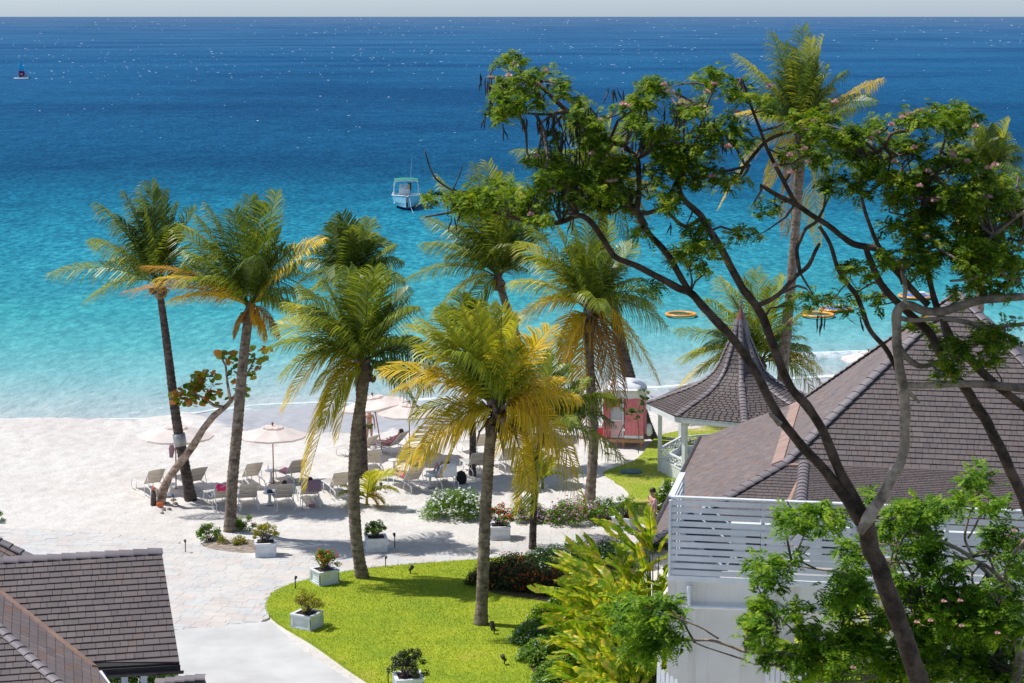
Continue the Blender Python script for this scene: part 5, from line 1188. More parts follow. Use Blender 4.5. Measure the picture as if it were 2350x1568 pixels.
roundleaves(sg2, [(1478,903,16,12,10,Yc-.3),(1492,918,14,10,8,Yc-.3),(1460,950,22,16,20,Yc-.3),(1440,945,16,12,10,Yc-.3),(1378,940,10,10,7,Yc-.3),(1392,1037,7,6,5,Yc-.3),(1476,930,10,8,6,Yc-.3)], GLg, 0.10, .2)

# ================================================================== THE NEAR TREE
random.seed(41)
def branches(parent, paths, Y0, mat, dY=0.8, nm='limb', smooth=True):
    mb = MB(); al = []
    for pth in paths:
        n = len(pth); P_ = []
        for i, q in enumerate(pth):
            d_ = q[3] if len(q) > 3 else 0
            P_.append(PY(q[0], q[1], Y0 + d_)); al.append((P_[-1], q[2]))
        # smooth by subdividing with a spline, add slight wobble
        pp = []; rr2 = []
        for i in range(n-1):
            p0 = P_[max(i-1,0)]; p1 = P_[i]; p2 = P_[i+1]; p3 = P_[min(i+2,n-1)]
            for k in range(4):
                t = k/4; v_ = 0.5*((2*p1)+(p2-p0)*t+(2*p0-5*p1+4*p2-p3)*t*t+(3*p1-p0-3*p2+p3)*t**3); w_ = 0.86*(pth[i][2]*(1-t)+pth[i+1][2]*t)/F*Y0
                pp.append(v_ + Vector((noise.noise(v_*3), 0, noise.noise(v_*3+Vector((7,7,7)))))*w_*0.35); rr2.append(w_*(1+0.14*noise.noise(v_*6)))
        pp.append(P_[-1]); rr2.append(pth[-1][2]/F*Y0)
        mb.tube(pp, rr2, 9)
    mb.build(nm, mat, parent, True); return al
TY = 25.0
tr = thing('rain_tree', 'big near tree forking over the roofs, with feathery leaves, pink flowers and dark pods', 'tree', PY(2110,1560,TY) - Vector((0,0,2)))
trunk_paths = [[(2135,1640,27),(2095,1520,27),(2052,1400,26),(2012,1290,25),(1985,1205,26),(1972,1178,20)]]
dark_paths = [
 [(1975,1200,18),(1945,1150,16),(1917,1113,15),(1885,1070,14),(1849,1033,14),(1818,998,13),(1793,965,13),(1765,915,12.5),(1740,869,12),(1712,820,12),(1684,780,12),(1640,732,12),(1610,700,11),(1584,672,11),(1556,660,10),(1508,636,9),(1464,612,8.5),(1435,600,8),(1408,587,8),(1379,541,8),(1354,508,8),(1325,494,7.5),(1286,510,7),(1229,512,6.5),(1164,494,6),(1110,483,5),(1060,485,4),(1020,490,3),(975,498,2)],
 [(1584,672,9),(1568,644,9),(1544,602,9),(1515,565,8.5),(1487,533,8),(1468,500,8),(1462,480,8),(1466,440,7),(1465,390,7),(1462,365,7),(1433,336,7),(1400,322,6),(1361,290,6),(1330,270,6),(1300,254,6),(1272,228,6),(1254,210,5.5),(1230,192,4),(1207,178,3.5),(1178,146,2.5),(1165,135,1.5)],
 [(1985,1185,17),(1965,1150,15),(1929,1085,14),(1905,1030,13.5),(1881,973,13),(1850,930,13),(1817,893,12.5),(1785,820,12),(1768,775,12),(1752,732,12),(1738,705,12),(1720,680,12),(1700,655,11),(1669,597,10.5),(1648,560,10),(1630,530,10),(1610,500,9),(1591,480,8.5),(1568,455,7),(1559,430,6.5),(1566,400,5),(1578,370,4),(1590,340,3),(1620,250,2.5),(1640,200,2)],
 [(1730,700,7),(1748,698,7),(1788,676,6.5),(1820,640,6),(1853,612,6),(1872,575,5),(1882,558,3.5)],
 [(1835,625,6),(1829,577,5.5),(1838,550,5),(1850,525,5),(1872,510,4.5),(1890,480,3.5)],
 [(1747,425,6),(1780,446,6.5),(1825,468,7),(1860,492,7),(1903,519,7.5),(1935,545,8),(1962,562,8.5),(2013,571,9),(2040,597,9),(2062,625,9),(2075,650,9)],
 [(1880,520,5),(1905,560,5.5),(1921,612,6),(1945,650,6.5),(1969,684,7),(1985,735,7.5),(2001,765,7),(2033,800,7),(2058,850,7)],
 [(1985,560,7),(1998,600,9),(2020,650,10),(2065,700,10),(2100,730,11),(2137,770,13),(2153,800,13),(2180,850,14),(2209,885,14),(2240,930,15),(2275,990,15),(2310,1060,15),(2345,1140,15),(2380,1230,15)],
 [(2100,540,5),(2120,600,7),(2135,650,8),(2150,705,9),(2175,760,10),(2200,800,11),(2250,850,12),(2300,895,12),(2350,935,12),(2400,980,12)],
 [(1975,445,4),(1990,500,5),(2010,550,6),(2045,610,8),(2090,660,9),(2130,700,9)],
 [(1466,440,6),(1452,450,5),(1447,475,4),(1470,490,5),(1500,485,6),(1530,470,5),(1545,430,4),(1560,400,3)],
 [(1462,480,5),(1430,475,4),(1400,490,3),(1380,470,2)],
 [(1610,500,6),(1575,520,5),(1545,500,5),(1520,470,4.5)],
 [(1300,254,4),(1270,262,3.5),(1230,262,3),(1190,258,2),(1175,255,1.5)],
 [(1110,483,3),(1060,470,2.5),(1045,450,2),(1040,430,1.5)],[(1060,440,3),(1030,432,2.6),(1000,410,2.4),(985,380,2),(975,345,1.2)],[(1040,435,2),(1055,400,1.6),(1062,380,1)],
 [(1210,180,3),(1180,180,2.5),(1150,182,2),(1120,178,1.5)],
 [(1700,180,3),(1715,215,3.5),(1730,260,4),(1745,300,4.5),(1760,340,5),(1780,380,5.5),(1800,420,6),(1825,465,6)],
 [(1825,300,4),(1790,310,5),(1760,325,5),(1735,350,5),(1710,380,5),(1700,400,4)],
 [(1985,355,4),(2010,350,5),(2030,335,5),(2045,310,5),(2080,300,4.5),(2110,290,4),(2150,285,3)],
 [(2120,330,3),(2090,350,3.5),(2060,355,4),(2030,340,4)],
 [(2180,270,2),(2170,310,3),(2160,350,4),(2140,400,5),(2120,460,5),(2100,540,5)],
 [(1570,390,4),(1600,410,4),(1640,400,4),(1680,390,4),(1720,380,4)],
]
pale_paths = [
 [(1972,1222,10),(1988,1196,17),(2009,1163,17),(2030,1130,16),(2049,1093,15.5),(2068,1062,15),(2075,1020,14),(2078,953,14.5),(2074,900,14),(2065,853,14),(2058,800,13),(2056,765,13),(2058,728,13),(2068,706,13),(2090,700,12),(2125,713,12),(2161,716,12),(2200,705,12),(2250,690,12),(2300,684,11),(2400,678,11)],
 [(2062,795,9),(2080,820,8),(2105,838,8),(2130,838,7.5),(2158,828,6),(2180,815,4)],
 [(2080,885,9),(2120,884,9.5),(2180,881,10),(2240,882,10),(2290,886,11),(2350,892,11),(2400,895,11)],
 [(2080,895,6),(2100,915,5),(2110,925,3.5)],
 [(2065,730,7),(2100,735,6),(2160,732,6),(2220,740,7),(2270,755,7),(2310,748,6),(2400,740,6)],
 [(2075,700,6),(2078,660,6),(2070,620,6),(2080,580,5),(2095,540,4)],
 [(1790,975,9),(1772,955,7),(1765,952,5)],
 [(2180,645,3),(2230,640,4),(2270,620,5),(2310,590,5),(2345,560,4)],
 [(2320,640,4),(2290,620,4),(2260,600,3)],
 [(2200,600,3),(2240,570,4),(2280,540,5),(2330,500,4),(2360,480,4)],
]
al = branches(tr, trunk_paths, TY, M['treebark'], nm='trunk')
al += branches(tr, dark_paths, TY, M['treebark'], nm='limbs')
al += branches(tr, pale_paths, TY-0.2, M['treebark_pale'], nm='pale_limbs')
def conv(lst, x0, y0, sc): return [(x0+a*sc, y0+b*sc, c*sc, d*sc) for a, b, c, d in lst]
UL = conv([(280,60,70,35),(380,75,40,30),(270,280,100,80),(440,220,70,45),(570,170,50,50),(480,290,70,30),(670,240,30,40),(700,300,40,30),(390,375,50,25),(550,380,60,30),(270,440,90,60),(290,410,60,40),(800,370,60,40),(950,550,80,50),(930,660,70,50),(660,590,60,30),(580,760,80,40),(620,820,80,60),(450,810,60,40),(720,790,60,40),(600,940,90,70),(1080,820,110,70),(980,860,120,50),(1000,1000,120,80),(1100,1040,90,70),(900,1090,100,60),(1380,270,110,60),(1320,330,80,50),(1180,400,80,40),(1300,520,100,70),(1360,580,100,40),(1480,660,160,80),(1600,760,180,90),(1500,800,120,60),(1560,430,80,50),(1700,420,80,50),(1740,340,50,40),(1740,560,80,60),(1800,700,90,60),(1740,230,60,40),(1830,160,70,50),(1990,260,80,60),(1960,330,80,40),(1960,520,90,70),(1990,650,80,60),(1450,1080,80,60),(1660,1290,90,60),(1650,950,100,60),(1850,880,150,80),(1950,960,100,50),(1620,1480,150,60),(1740,1420,60,50),(70,1090,120,60),(20,1040,60,40),(200,1100,100,50),(400,1120,80,40),(560,1200,60,40),(750,1070,80,40),(1280,1300,40,50),(2000,1330,60,40),(450,1240,60,30),(850,470,120,50),(1050,640,60,40),(780,900,90,60),(1200,1150,60,30)], 1071, 122.4, .3122)
NLEFT = len(UL)
UL += conv([(690,640,130,70),(840,610,80,60),(850,740,150,60),(1050,650,60,40),(990,690,60,40),(1250,640,110,50),(1500,580,130,60),(1560,650,130,70),(1420,700,80,40),(1000,720,120,50),(1150,720,110,50),(950,800,150,70),(1220,800,120,60),(1280,820,60,50),(1050,900,150,80),(900,900,120,60),(750,860,90,50),(620,830,100,50),(1480,880,150,60),(1600,870,60,40),(1100,1000,180,80),(1300,1000,180,90),(1500,980,180,80),(1700,960,120,70),(1850,1000,120,60),(1400,1100,250,90),(1700,1100,250,90),(1850,1120,120,100),(850,1000,100,60),(1150,1150,150,80),(1500,1200,250,90),(1800,1250,200,100),(1300,1300,200,90),(1550,1400,250,90),(1750,1450,200,100),(1250,1450,150,60),(500,1200,110,70),(430,1150,80,40),(300,1300,80,40),(40,1400,60,40),(30,1510,60,50),(940,1510,80,40),(100,700,100,60),(250,720,90,50),(70,440,60,30),(130,370,50,30),(280,480,80,40),(1380,620,120,50),(400,560,80,40)], 1591, 30.6, .3904)
UL += conv([(770,430,60,50),(680,500,90,50),(870,460,60,40),(500,640,80,50),(680,630,130,45),(930,640,110,50),(330,650,60,50),(760,730,60,40),(130,600,60,30),(1350,820,150,50),(1500,980,180,70),(1450,1080,120,50),(1480,1170,120,50),(1850,900,180,100),(1800,1050,130,60),(1950,1120,100,60),(1750,860,100,50),(1600,600,100,50),(1850,560,150,60),(1950,450,120,80),(1700,450,150,80),(1250,400,120,60),(1950,250,120,100),(1700,200,150,80),(1600,330,120,60)], 1713.6, 489.6, .3123)
def sprigs(cs, rs, L, leaflet, K=7, pairs=7):
    C = np.repeat(np.asarray(cs), K, 0); S_ = np.repeat(np.asarray(rs)[:,0]/np.mean(np.asarray(rs)[:,0]), K); m = len(C)
    az = rng.uniform(0, 2*np.pi, m); h = np.stack([np.cos(az), np.sin(az), np.zeros(m)], 1); sd_ = np.stack([-np.sin(az), np.cos(az), np.zeros(m)], 1)
    roll = rng.normal(0, .35, m)[:,None]; sd_ = sd_*np.cos(roll) + np.array([0,0,1.0])*np.sin(roll)
    el = rng.uniform(-0.1, 1.1, m); dr = rng.uniform(.3, 1.0, m); LL_ = L*S_*rng.uniform(.7,1.25,m)
    C = C + rng.normal(size=(m,3))*L*0.28
    out = []
    for k in range(pairs):
        t = 0.18 + 0.82*k/(pairs-1)
        P = C + h*(LL_*t*0.9)[:,None] + np.array([0,0,1.0])*(LL_*(el*t - dr*t*t))[:,None]
        fw = h + np.array([0,0,1.0])*(el - 2*dr*t)[:,None]; fw /= np.linalg.norm(fw, axis=1)[:,None]
        for sg in (-1, 1):
            l = (leaflet*(0.75+0.5*math.sin(math.pi*t))*rng.uniform(.75,1.2,m))[:,None]
            d = sd_*sg + fw*0.45 + np.array([0,0,-1.0])*rng.uniform(-.1,.35,m)[:,None]; d /= np.linalg.norm(d, axis=1)[:,None]
            w = fw*l*0.26
            out.append(np.stack([P, P + d*l*.45 + w, P + d*l, P + d*l*.45 - w], 1))
    V = np.stack(out, 1).reshape(-1,3)
    return V, np.arange(len(V)).reshape(-1,4)
def foliage(parent, ells, Y0, dY, per, rpx, leaf, nl, mat, twig_to=None, fl=0.45, grow=1.02):
    cs = []; rs = []
    for (x, y, rx, ry) in ells:
        rx *= grow; ry *= grow
        n = max(2, int(per*rx*ry*math.pi/1000)); dy0 = random.uniform(-dY, dY)*0.6
        for k in range(n):
            a_ = random.uniform(0, 2*math.pi); q = random.random()**0.5
            Yq = Y0 + dy0 + random.uniform(-dY, dY)*0.4; p = PY(x+math.cos(a_)*q*rx, y+math.sin(a_)*q*ry, Yq); r_ = rpx/F*Y0*random.uniform(.6,1.25)
            cs.append(tuple(p)); rs.append((r_*1.35, r_*1.2, r_*0.42))
    V, Fq = sprigs(cs, rs, rpx/F*Y0*1.9, leaf, nl, 8)
    w = np.array(WL[parent.name]); setp(link('crown', mesh_np('crown', V-w, Fq, mat), parent), None, None, None, 'stuff')
    if twig_to:
        nodes = np.array([tuple(p) for p, _ in twig_to]); mb = MB()
        for c_ in cs[::3]:
            c_ = Vector(c_); d_ = np.linalg.norm(nodes - np.array(c_), axis=1); 
            i = int(np.argmin(d_ + rng.uniform(0, .25, len(d_)))); a_ = Vector(nodes[i])
            m1 = a_.lerp(c_, 0.4) + Vector((random.uniform(-.1,.1), random.uniform(-.1,.1), random.uniform(-.05,.12)))*min(1,d_[i])
            m2 = a_.lerp(c_, 0.75) + Vector((random.uniform(-.1,.1), random.uniform(-.1,.1), random.uniform(-.05,.10)))*min(1,d_[i])
            r_ = min(0.026, 0.008+0.016*d_[i]); mb.tube([a_, m1, m2, c_], [r_, r_*.8, r_*.6, 0.003], 4, False)
        mb.build('twigs', M['twig'], parent)['kind'] = 'stuff'
    return cs
UL = [q for i, q in enumerate(UL) if i < NLEFT or i % 7 != 3] + [q for q in UL[:NLEFT] if q[0] < 1560] + [(1020,455,40,16),(1075,465,45,20),(1140,470,45,20),(1190,470,45,22),(1240,450,40,22),(1090,440,25,14),(1150,430,30,16),(1330,430,35,25),(1400,470,35,20),(1440,430,30,22),(1520,400,35,20),(1500,660,28,14),(1560,580,20,20),(1640,560,20,14)]
cs = foliage(tr, UL, TY, 1.5, 3.6, 13, 0.047, 9, M['l_tree'], al)
# seed pods
mb = MB(); pod_me = []
for k in range(3):
    mb = MB(); L = 0.16+0.03*k; mb.tube([(0,0,0),(0.008*k,0,-L*.3),(0.02-0.02*k,0,-L*.7),(0.035-0.03*k,0,-L)], [0.004,0.0095,0.0095,0.003], 5); pod_me.append(mesh_np('seed_pod', mb.V, mb.F, M['pod']))
PODS = conv([(110,150,12,10,),(150,190,14,12),(185,330,30,20),(150,180,30,12),(130,420,10,12),(260,520,8,8),(550,290,20,12),(440,470,30,20),(560,480,60,40),(620,520,50,40),(700,440,60,40),(780,480,60,40),(820,560,60,40),(760,600,60,40),(700,640,40,30),(600,650,20,30),(930,420,50,30),(1100,260,60,15),(1230,280,50,20),(1290,370,30,30),(1440,380,20,20),(1500,480,100,40),(1600,440,60,30),(1550,520,80,30),(1190,500,8,8),(1220,640,60,20),(1290,650,30,30),(530,720,15,20),(800,780,70,50),(860,700,60,40),(1300,820,15,20),(1320,950,15,20),(1500,1260,20,20),(780,960,40,30),(900,980,60,30),(480,1060,60,40),(560,1100,60,40),(680,1080,50,30),(100,1020,40,30),(-60,1150,20,20),(-100,1210,20,20),(780,1210,20,20),(1680,560,60,40),(1800,460,50,40),(1900,640,40,30),(1400,540,30,30),(1530,380,20,20)], 1071, 122.4, .3122) + conv([(520,750,20,15),(545,770,15,12),(560,740,15,15),(830,760,10,10)], 1713.6, 489.6, .3123)
tot = 0
for (x, y, rx, ry) in PODS:
    n = max(2, min(6, int(rx*ry/14)))
    for k in range(n):
        if tot >= 235: break
        p = PY(x+random.uniform(-rx,rx), y+random.uniform(-ry,ry), TY-0.35+random.uniform(-.3,.3)); tot += 1
        link('seed_pod', random.choice(pod_me), tr, Matrix.Translation(p) @ Matrix.Rotation(random.uniform(0,6.3),4,'Z') @ Matrix.Rotation(random.uniform(-.3,.3),4,'Y'))
FLW = conv([(310,170,0,0),(290,210,0,0),(580,140,0,0),(520,238,0,0),(465,182,0,0),(980,497,0,0),(1150,380,0,0),(1200,395,0,0),(1450,235,0,0),(1580,362,0,0),(1765,290,0,0),(1820,228,0,0),(1730,395,0,0),(1050,945,0,0),(1085,940,0,0),(1080,760,0,0),(515,760,0,0),(920,745,0,0),(620,1020,0,0),(470,1190,0,0),(1460,620,0,0),(1920,690,0,0),(1805,910,0,0),(1990,435,0,0)], 1071, 122.4, .3122) + conv([(830,525,0,0),(1230,615,0,0),(1270,597,0,0),(1305,592,0,0),(1335,575,0,0),(1165,658,0,0),(1060,712,0,0),(1080,705,0,0),(1045,740,0,0),(880,718,0,0),(655,800,0,0),(565,837,0,0),(675,877,0,0),(485,900,0,0),(570,942,0,0),(1515,820,0,0),(1530,845,0,0),(1185,877,0,0),(1610,877,0,0),(1735,915,0,0),(1775,895,0,0),(1380,933,0,0),(1330,1020,0,0),(1420,1105,0,0),(1740,1087,0,0),(1300,795,0,0),(1370,1325,0,0),(1390,1425,0,0),(1660,670,0,0),(200,790,0,0),(450,432,0,0),(710,635,0,0)], 1591, 30.6, .3904)
mb = MB()
random.seed(3)
for k in range(26):
    d = Vector((random.gauss(0,1), random.gauss(0,1), abs(random.gauss(.3,1)))).normalized(); s_ = d.orthogonal()*0.0045; mb.add([-s_, s_, d*0.05*random.uniform(.7,1)+s_*2, d*0.05-s_*2], [(0,1,2,3)])
flw = mesh_np('flower', mb.V, mb.F, M['fl_blush'])
for (x, y, _, _) in FLW: link('flower', flw, tr, Matrix.Translation(PY(x, y, TY-0.75)) @ Matrix.Rotation(random.uniform(0,6),4,'Z'))

# lower tree with lush drooping leaves, bottom right
random.seed(43)
LY = 30.0
def J(l): return [(1713.6+q[0]*.317, 1071+q[1]*.317) + tuple(q[2:]) for q in l]
def K(l): return [(1193.4+q[0]*.2779, 1132.2+q[1]*.2779) + tuple(q[2:]) for q in l]
b0 = PY(2290,1480,LY); t2 = thing('rain_tree', 'lower tree with lush drooping green leaves filling the bottom right corner', 'tree', b0-Vector((0,0,2)))
lp = [J([(1900,1650,16),(1960,1500,14),(1970,1300,12),(1900,1100,11),(1850,980,10),(1820,880,9)]),J([(1820,880,7),(1740,770,6),(1600,640,5.5),(1480,570,5),(1380,525,4),(1200,480,2.5)]),J([(1930,900,7),(1820,790,5.5),(1700,700,5),(1600,672,4),(1540,660,3.5),(1300,620,3),(1100,575,2.2),(940,560,1.5)]),
 J([(1640,650,4),(1590,560,4),(1580,500,3.5),(1600,400,3),(1620,330,2)]),J([(1600,520,3),(1650,440,3),(1690,330,2.5),(1685,200,1.5)]),J([(1850,1000,8),(1890,720,7),(1940,620,6),(2010,540,6),(2060,470,6)]),
 J([(1850,880,5),(1800,780,4),(1750,650,3.5),(1690,600,3)]),J([(1400,1500,6),(1100,1480,5),(800,1560,5),(540,1560,4.5),(330,1480,4),(200,1440,3.5),(60,1430,3)]),J([(520,1540,3.5),(480,1350,3),(350,1200,2.5),(200,1060,1.5)]),J([(740,1240,3),(745,1100,2.2)]),J([(1280,740,2.5),(1150,700,3),(1040,690,2)]),
 K([(2300,1330,5),(2100,1320,5),(1870,1310,4.5),(1750,1270,4.2),(1600,1220,4),(1480,1212,3.6),(1350,1210,3.4),(1220,1185,2.5),(1100,1120,2)]),K([(1640,1200,3),(1560,1150,2.8),(1500,1110,2.6),(1350,1050,2.2),(1230,1000,1.8)]),K([(1870,1380,2.5),(1650,1310,2.2),(1530,1270,2),(1440,1230,1.5)]),
 J([(700,770,2.5),(500,740,2.8),(330,715,2)]),J([(1300,1560,5),(1000,1530,4),(700,1500,3.4)]),J([(1020,390,3),(930,370,3),(760,330,2)])]
al2 = branches(t2, lp, LY, M['treebark_pale'], nm='branches')
def ex(l, x0, y0, s): return conv(l, x0, y0, s)
LL = ex([(470,370,200,70),(330,420,90,60),(540,470,60,50),(870,230,80,30),(1200,330,180,70),(1100,430,150,80),(1350,330,110,70),(1640,110,100,60),(1700,80,50,50),(1560,250,90,60),(1800,280,110,50),(1850,480,130,80),(1300,560,110,50),(1200,420,100,60),(1380,660,150,60),(1450,770,150,50),(1100,660,80,40),(800,650,80,80),(740,560,60,40),(1950,720,90,70),(130,720,150,50),(160,830,110,50),(280,670,70,30),(720,900,180,90),(680,1020,130,70),(760,790,80,60),(90,1020,110,60),(130,1100,80,60),(390,1050,80,50),(80,1230,100,100),(450,1250,110,80),(650,1350,160,90),(850,1250,180,110),(1020,1150,60,90),(1050,860,60,80),(1300,950,180,90),(1600,950,220,90),(1850,950,180,120),(1300,1130,180,100),(1600,1130,230,110),(1850,1130,170,120),(1200,1330,180,100),(1500,1330,230,120),(1800,1350,220,120),(1050,1450,170,80),(1400,1500,260,80),(1750,1520,230,60),(800,1500,170,60),(400,1420,150,70),(200,1400,110,60),(550,1530,170,40),(1900,1530,150,60),(980,1330,90,70),(1150,800,80,50),(480,1340,60,60),(1730,620,60,40),(1950,560,80,60)], 1713.6, 1071, .317)
LL += ex([(860,980,140,70),(960,920,100,50),(1200,930,120,70),(1330,1000,60,30),(1050,1150,200,100),(980,1060,150,60),(1200,1130,100,80),(1270,1230,70,70),(1000,1280,120,60),(1100,1330,80,50)], 1193.4, 1132.2, .2779)
foliage(t2, LL, LY, 1.6, 3.5, 18, 0.070, 10, M['l_lush'], al2)
for (x, y) in [(1427,980),(1545,975),(1230,1130),(1330,1120),(1815,1210),(1940,470),(1130,1325),(1555,1158),(770,1460)]:
    link('flower', flw, t2, Matrix.Translation(PY(1713.6+x*.317, 1071+y*.317, LY-1.6)) @ Matrix.Scale(.9,4))

# ================================================================== OBJECTS ON THE BEACH
random.seed(8)
# ---- loungers
def make_lounger():
    r = thing('sun_lounger', 'lounger', 'sun lounger', (0,0,0), 'sun loungers on the sand')
    z = 0.36; bx, bz = -0.56, 0.60      # backrest direction from the hinge
    mb = MB()
    for s in (-.31, .31):
        mb.tube([(1.32,s,z-.02),(0.6,s,z),(0,s,z),(-0.62,s,z-0.06),(-0.74,s,z-0.12)], 0.017, 6)
        mb.tube([(0,s,z),(bx*.55,s,z+bz*.52),(bx,s,z+bz)], 0.016, 6)
    mb.tube([(1.32,-.31,z-.02),(1.34,0,z-.02),(1.32,.31,z-.02)], 0.017, 6); mb.tube([(bx,-.31,z+bz),(bx-.01,0,z+bz+.015),(bx,.31,z+bz)], 0.016, 6)
    for f in (.35,.7): mb.tube([(bx*f-.03,-.30,z+bz*f),(bx*f-.05,-.12,z+bz*f-.04),(bx*f-.05,.12,z+bz*f-.04),(bx*f-.03,.30,z+bz*f)], 0.012, 5)
    mb.build('frame', M['white_tube'], r, True)
    for s in (-.33, .33):
        for (a, b) in ((1.15,0.75),(-0.15,-0.66)):
            mb = MB(); mb.tube([(a,s*.96,z),(a+.06,s,.12),(a+.02,s,.02),(b,s,.02),(b-.06 if b > 0 else b-.08,s,.12),(b+.02,s*.96,z-.04)], 0.016, 6); mb.build('leg', M['white_tube'], r, True)
    for s in (-.30, .30):
        mb = MB(); mb.tube([(bx*.62,s,z+bz*.6),(-0.50,s,z-.05)], 0.012, 5); mb.build('backrest_prop', M['white_tube'], r, True)
    mb = MB(); n = 22
    for k in range(n):
        x = 0.02+1.28*(k+.5)/n; zz = z-0.022*math.sin(math.pi*(k/n)); mb.box((x,0,zz-0.0), (1.28/n*0.84,0.61,0.012))
    setp(mb.build('seat_straps', M['strapwhite'], r), None, None, None, 'stuff')
    mb = MB(); n = 15
    for k in range(n):
        f = (k+.6)/n; mb.box((bx*f+.008,0,z+bz*f), (0.012,0.61,math.hypot(bx,bz)/n*.86), M=Matrix.Rotation(math.atan2(bx,bz),3,'Y'))
    setp(mb.build('backrest_straps', M['strap'], r), None, None, None, 'stuff')
    return r
M['strapwhite'] = simple('pale_straps', (0.66,0.62,0.56,1), (0.58,0.54,0.48,1), 0.6, 20)
# x, y of the hinge on the ground; heading of the foot end in degrees (180 = towards the left)
LNG = [(349,1131,122,'leftmost lounger, under the pink parasol beside the crooked tree'),
 (444,1127,126,'pink lit lounger behind the leaning palm trunk, straps in the parasol shade'),
 (507,1165,112,'lounger half hidden by the second palm trunk, a hot pink towel on its back'),
 (568,1165,104,'lounger right of the second palm trunk in the front row'),
 (574,1115,118,'lounger left of the parasol pole in the back row'),
 (672,1108,124,'lounger right of the parasol pole with a rose towel'),
 (650,1165,106,'front row lounger next to the round white table, a sunbather on it'),
 (710,1157,103,'front row lounger with a mauve cloth behind the hanging frond tip'),
 (776,1137,112,'lounger partly behind the thick curved palm trunk'),
 (852,1083,106,'empty lounger standing out right of the thick trunk, in full sun'),
 (835,1052,140,'low lounger behind the thick trunk nearest the woman'),
 (903,1043,150,'lounger under the third parasol with a person in pink'),
 (942,1124,120,'lounger in the shade of the yellow palm, its back towards us'),
 (1020,1118,110,'lounger with a pale blue towel beside the black backpack'),
 (1093,1090,106,'lounger close left of the yellow palm trunk'),
 (1097,1045,120,'small far lounger just left of the yellow palm trunk'),
 (1310,1003,150,'far empty lounger left of the pink cabin'),
 (1160,1078,115,'lounger behind the slim dark trunk under yellow fronds')]
L0 = make_lounger(); LW_ = []
for i, (x, y, h, lb) in enumerate(LNG):
    g = G(x, y); o = place(L0, g, R(h), lb) if i == 0 else dup(L0, g, R(h), lb)
    o.scale = (1.1,)*3; WL[o.name] = g; LW_.append((g, R(h)))
def onl(i, x, y, z):    # a point on lounger i
    g, h = LW_[i]; x *= 1.1; y *= 1.1; z *= 1.1; return Vector((g.x + x*math.cos(h) - y*math.sin(h), g.y + x*math.sin(h) + y*math.cos(h), z))
# ---- tables
def make_table():
    r = thing('side_table', 't', 'side table', (0,0,0), 'white side tables between the loungers')
    mb = MB(); mb.lathe([(0,.44),(.25,.44),(.26,.46),(.25,.475),(0,.475)], (0,0,0), 20); mb.build('top', M['white_tube'], r, True)
    mb = MB(); mb.lathe([(.17,0),(.15,.03),(.07,.10),(.045,.25),(.06,.38),(.10,.44)], (0,0,0), 12); mb.build('pedestal', M['white_tube'], r, True)
    return r
TBL = [(619,1157,'round white table in the front row holding a cap and a plastic bag'),(392,1137,'round white table between the first two loungers'),(623,1105,'round white table at the foot of the parasol pole'),(905,1080,'round white table right of the empty sunny lounger'),(987,1117,'round white table between the two loungers in the palm shade'),(862,1044,'round table with red things under the third parasol')]
T0 = make_table()
for i, (x, y, lb) in enumerate(TBL):
    o = place(T0, G(x, y), 0, lb) if i == 0 else dup(T0, G(x, y), 0, lb)
# ---- parasols
def make_parasol(r_=1.42, hz=2.05, top=2.42):
    r = thing('parasol', 'p', 'parasol', (0,0,0), 'pale pink beach parasols')
    mb = MB(); mb.tube([(0,0,-.1),(0,0,top+.05)], 0.024, 8); mb.build('pole', M['wood'], r, True)
    mb = MB(); mb.lathe([(0.02,top+.02),(.05,top+.06),(.055,top+.10),(.02,top+.15),(0,top+.17)], (0,0,0), 8); mb.build('finial', M['wood'], r, True)
    mb = MB(); n = 8
    rings = [(0.30,top-.07),(0.65,top-.155),(1.05,hz+.10),(r_,hz)]
    for k in range(n):
        a0, a1 = 2*math.pi*k/n, 2*math.pi*(k+1)/n
        q = [[Vector((rr*math.cos(a0), rr*math.sin(a0), z)), Vector((rr*math.cos((a0+a1)/2)*.955, rr*math.sin((a0+a1)/2)*.955, z-.025*rr)), Vector((rr*math.cos(a1), rr*math.sin(a1), z))] for rr, z in rings]
        for i in range(len(rings)-1): mb.add(q[i]+q[i+1], [(0,1,4,3),(1,2,5,4)])
        e = q[-1]; mb.add(e + [v-Vector((0,0,.07)) for v in e], [(0,1,4,3),(1,2,5,4)])
    mb.build('canopy', M['pinkpale'], r)
    mb = MB()
    for k in range(n):
        a0, a1 = 2*math.pi*k/n, 2*math.pi*(k+1)/n; am = (a0+a1)/2
        mb.add([Vector((0,0,top)), Vector((.44*math.cos(a0),.44*math.sin(a0),top-.065)), Vector((.42*math.cos(am),.42*math.sin(am),top-.02)), Vector((.44*math.cos(a1),.44*math.sin(a1),top-.065))], [(0,1,2),(0,2,3)])
    mb.build('vent_cap', M['pinkpale'], r)
    mb = MB()
    for k in range(n):
        a0 = 2*math.pi*k/n; mb.tube([(0.03*math.cos(a0),.03*math.sin(a0),top-.03),(r_*.97*math.cos(a0),r_*.97*math.sin(a0),hz-.015)], .011, 4)
        mb.tube([(0.04*math.cos(a0),.04*math.sin(a0),hz-.26),(.7*math.cos(a0),.7*math.sin(a0),top-.19)], .010, 4)
    mb.build('ribs', M['wood'], r)
    mb = MB(); mb.lathe([(.02,hz-.36),(.06,hz-.34),(.06,hz-.2),(.02,hz-.18)], (0,0,0), 8); mb.build('hub', M['wood'], r)
    return r
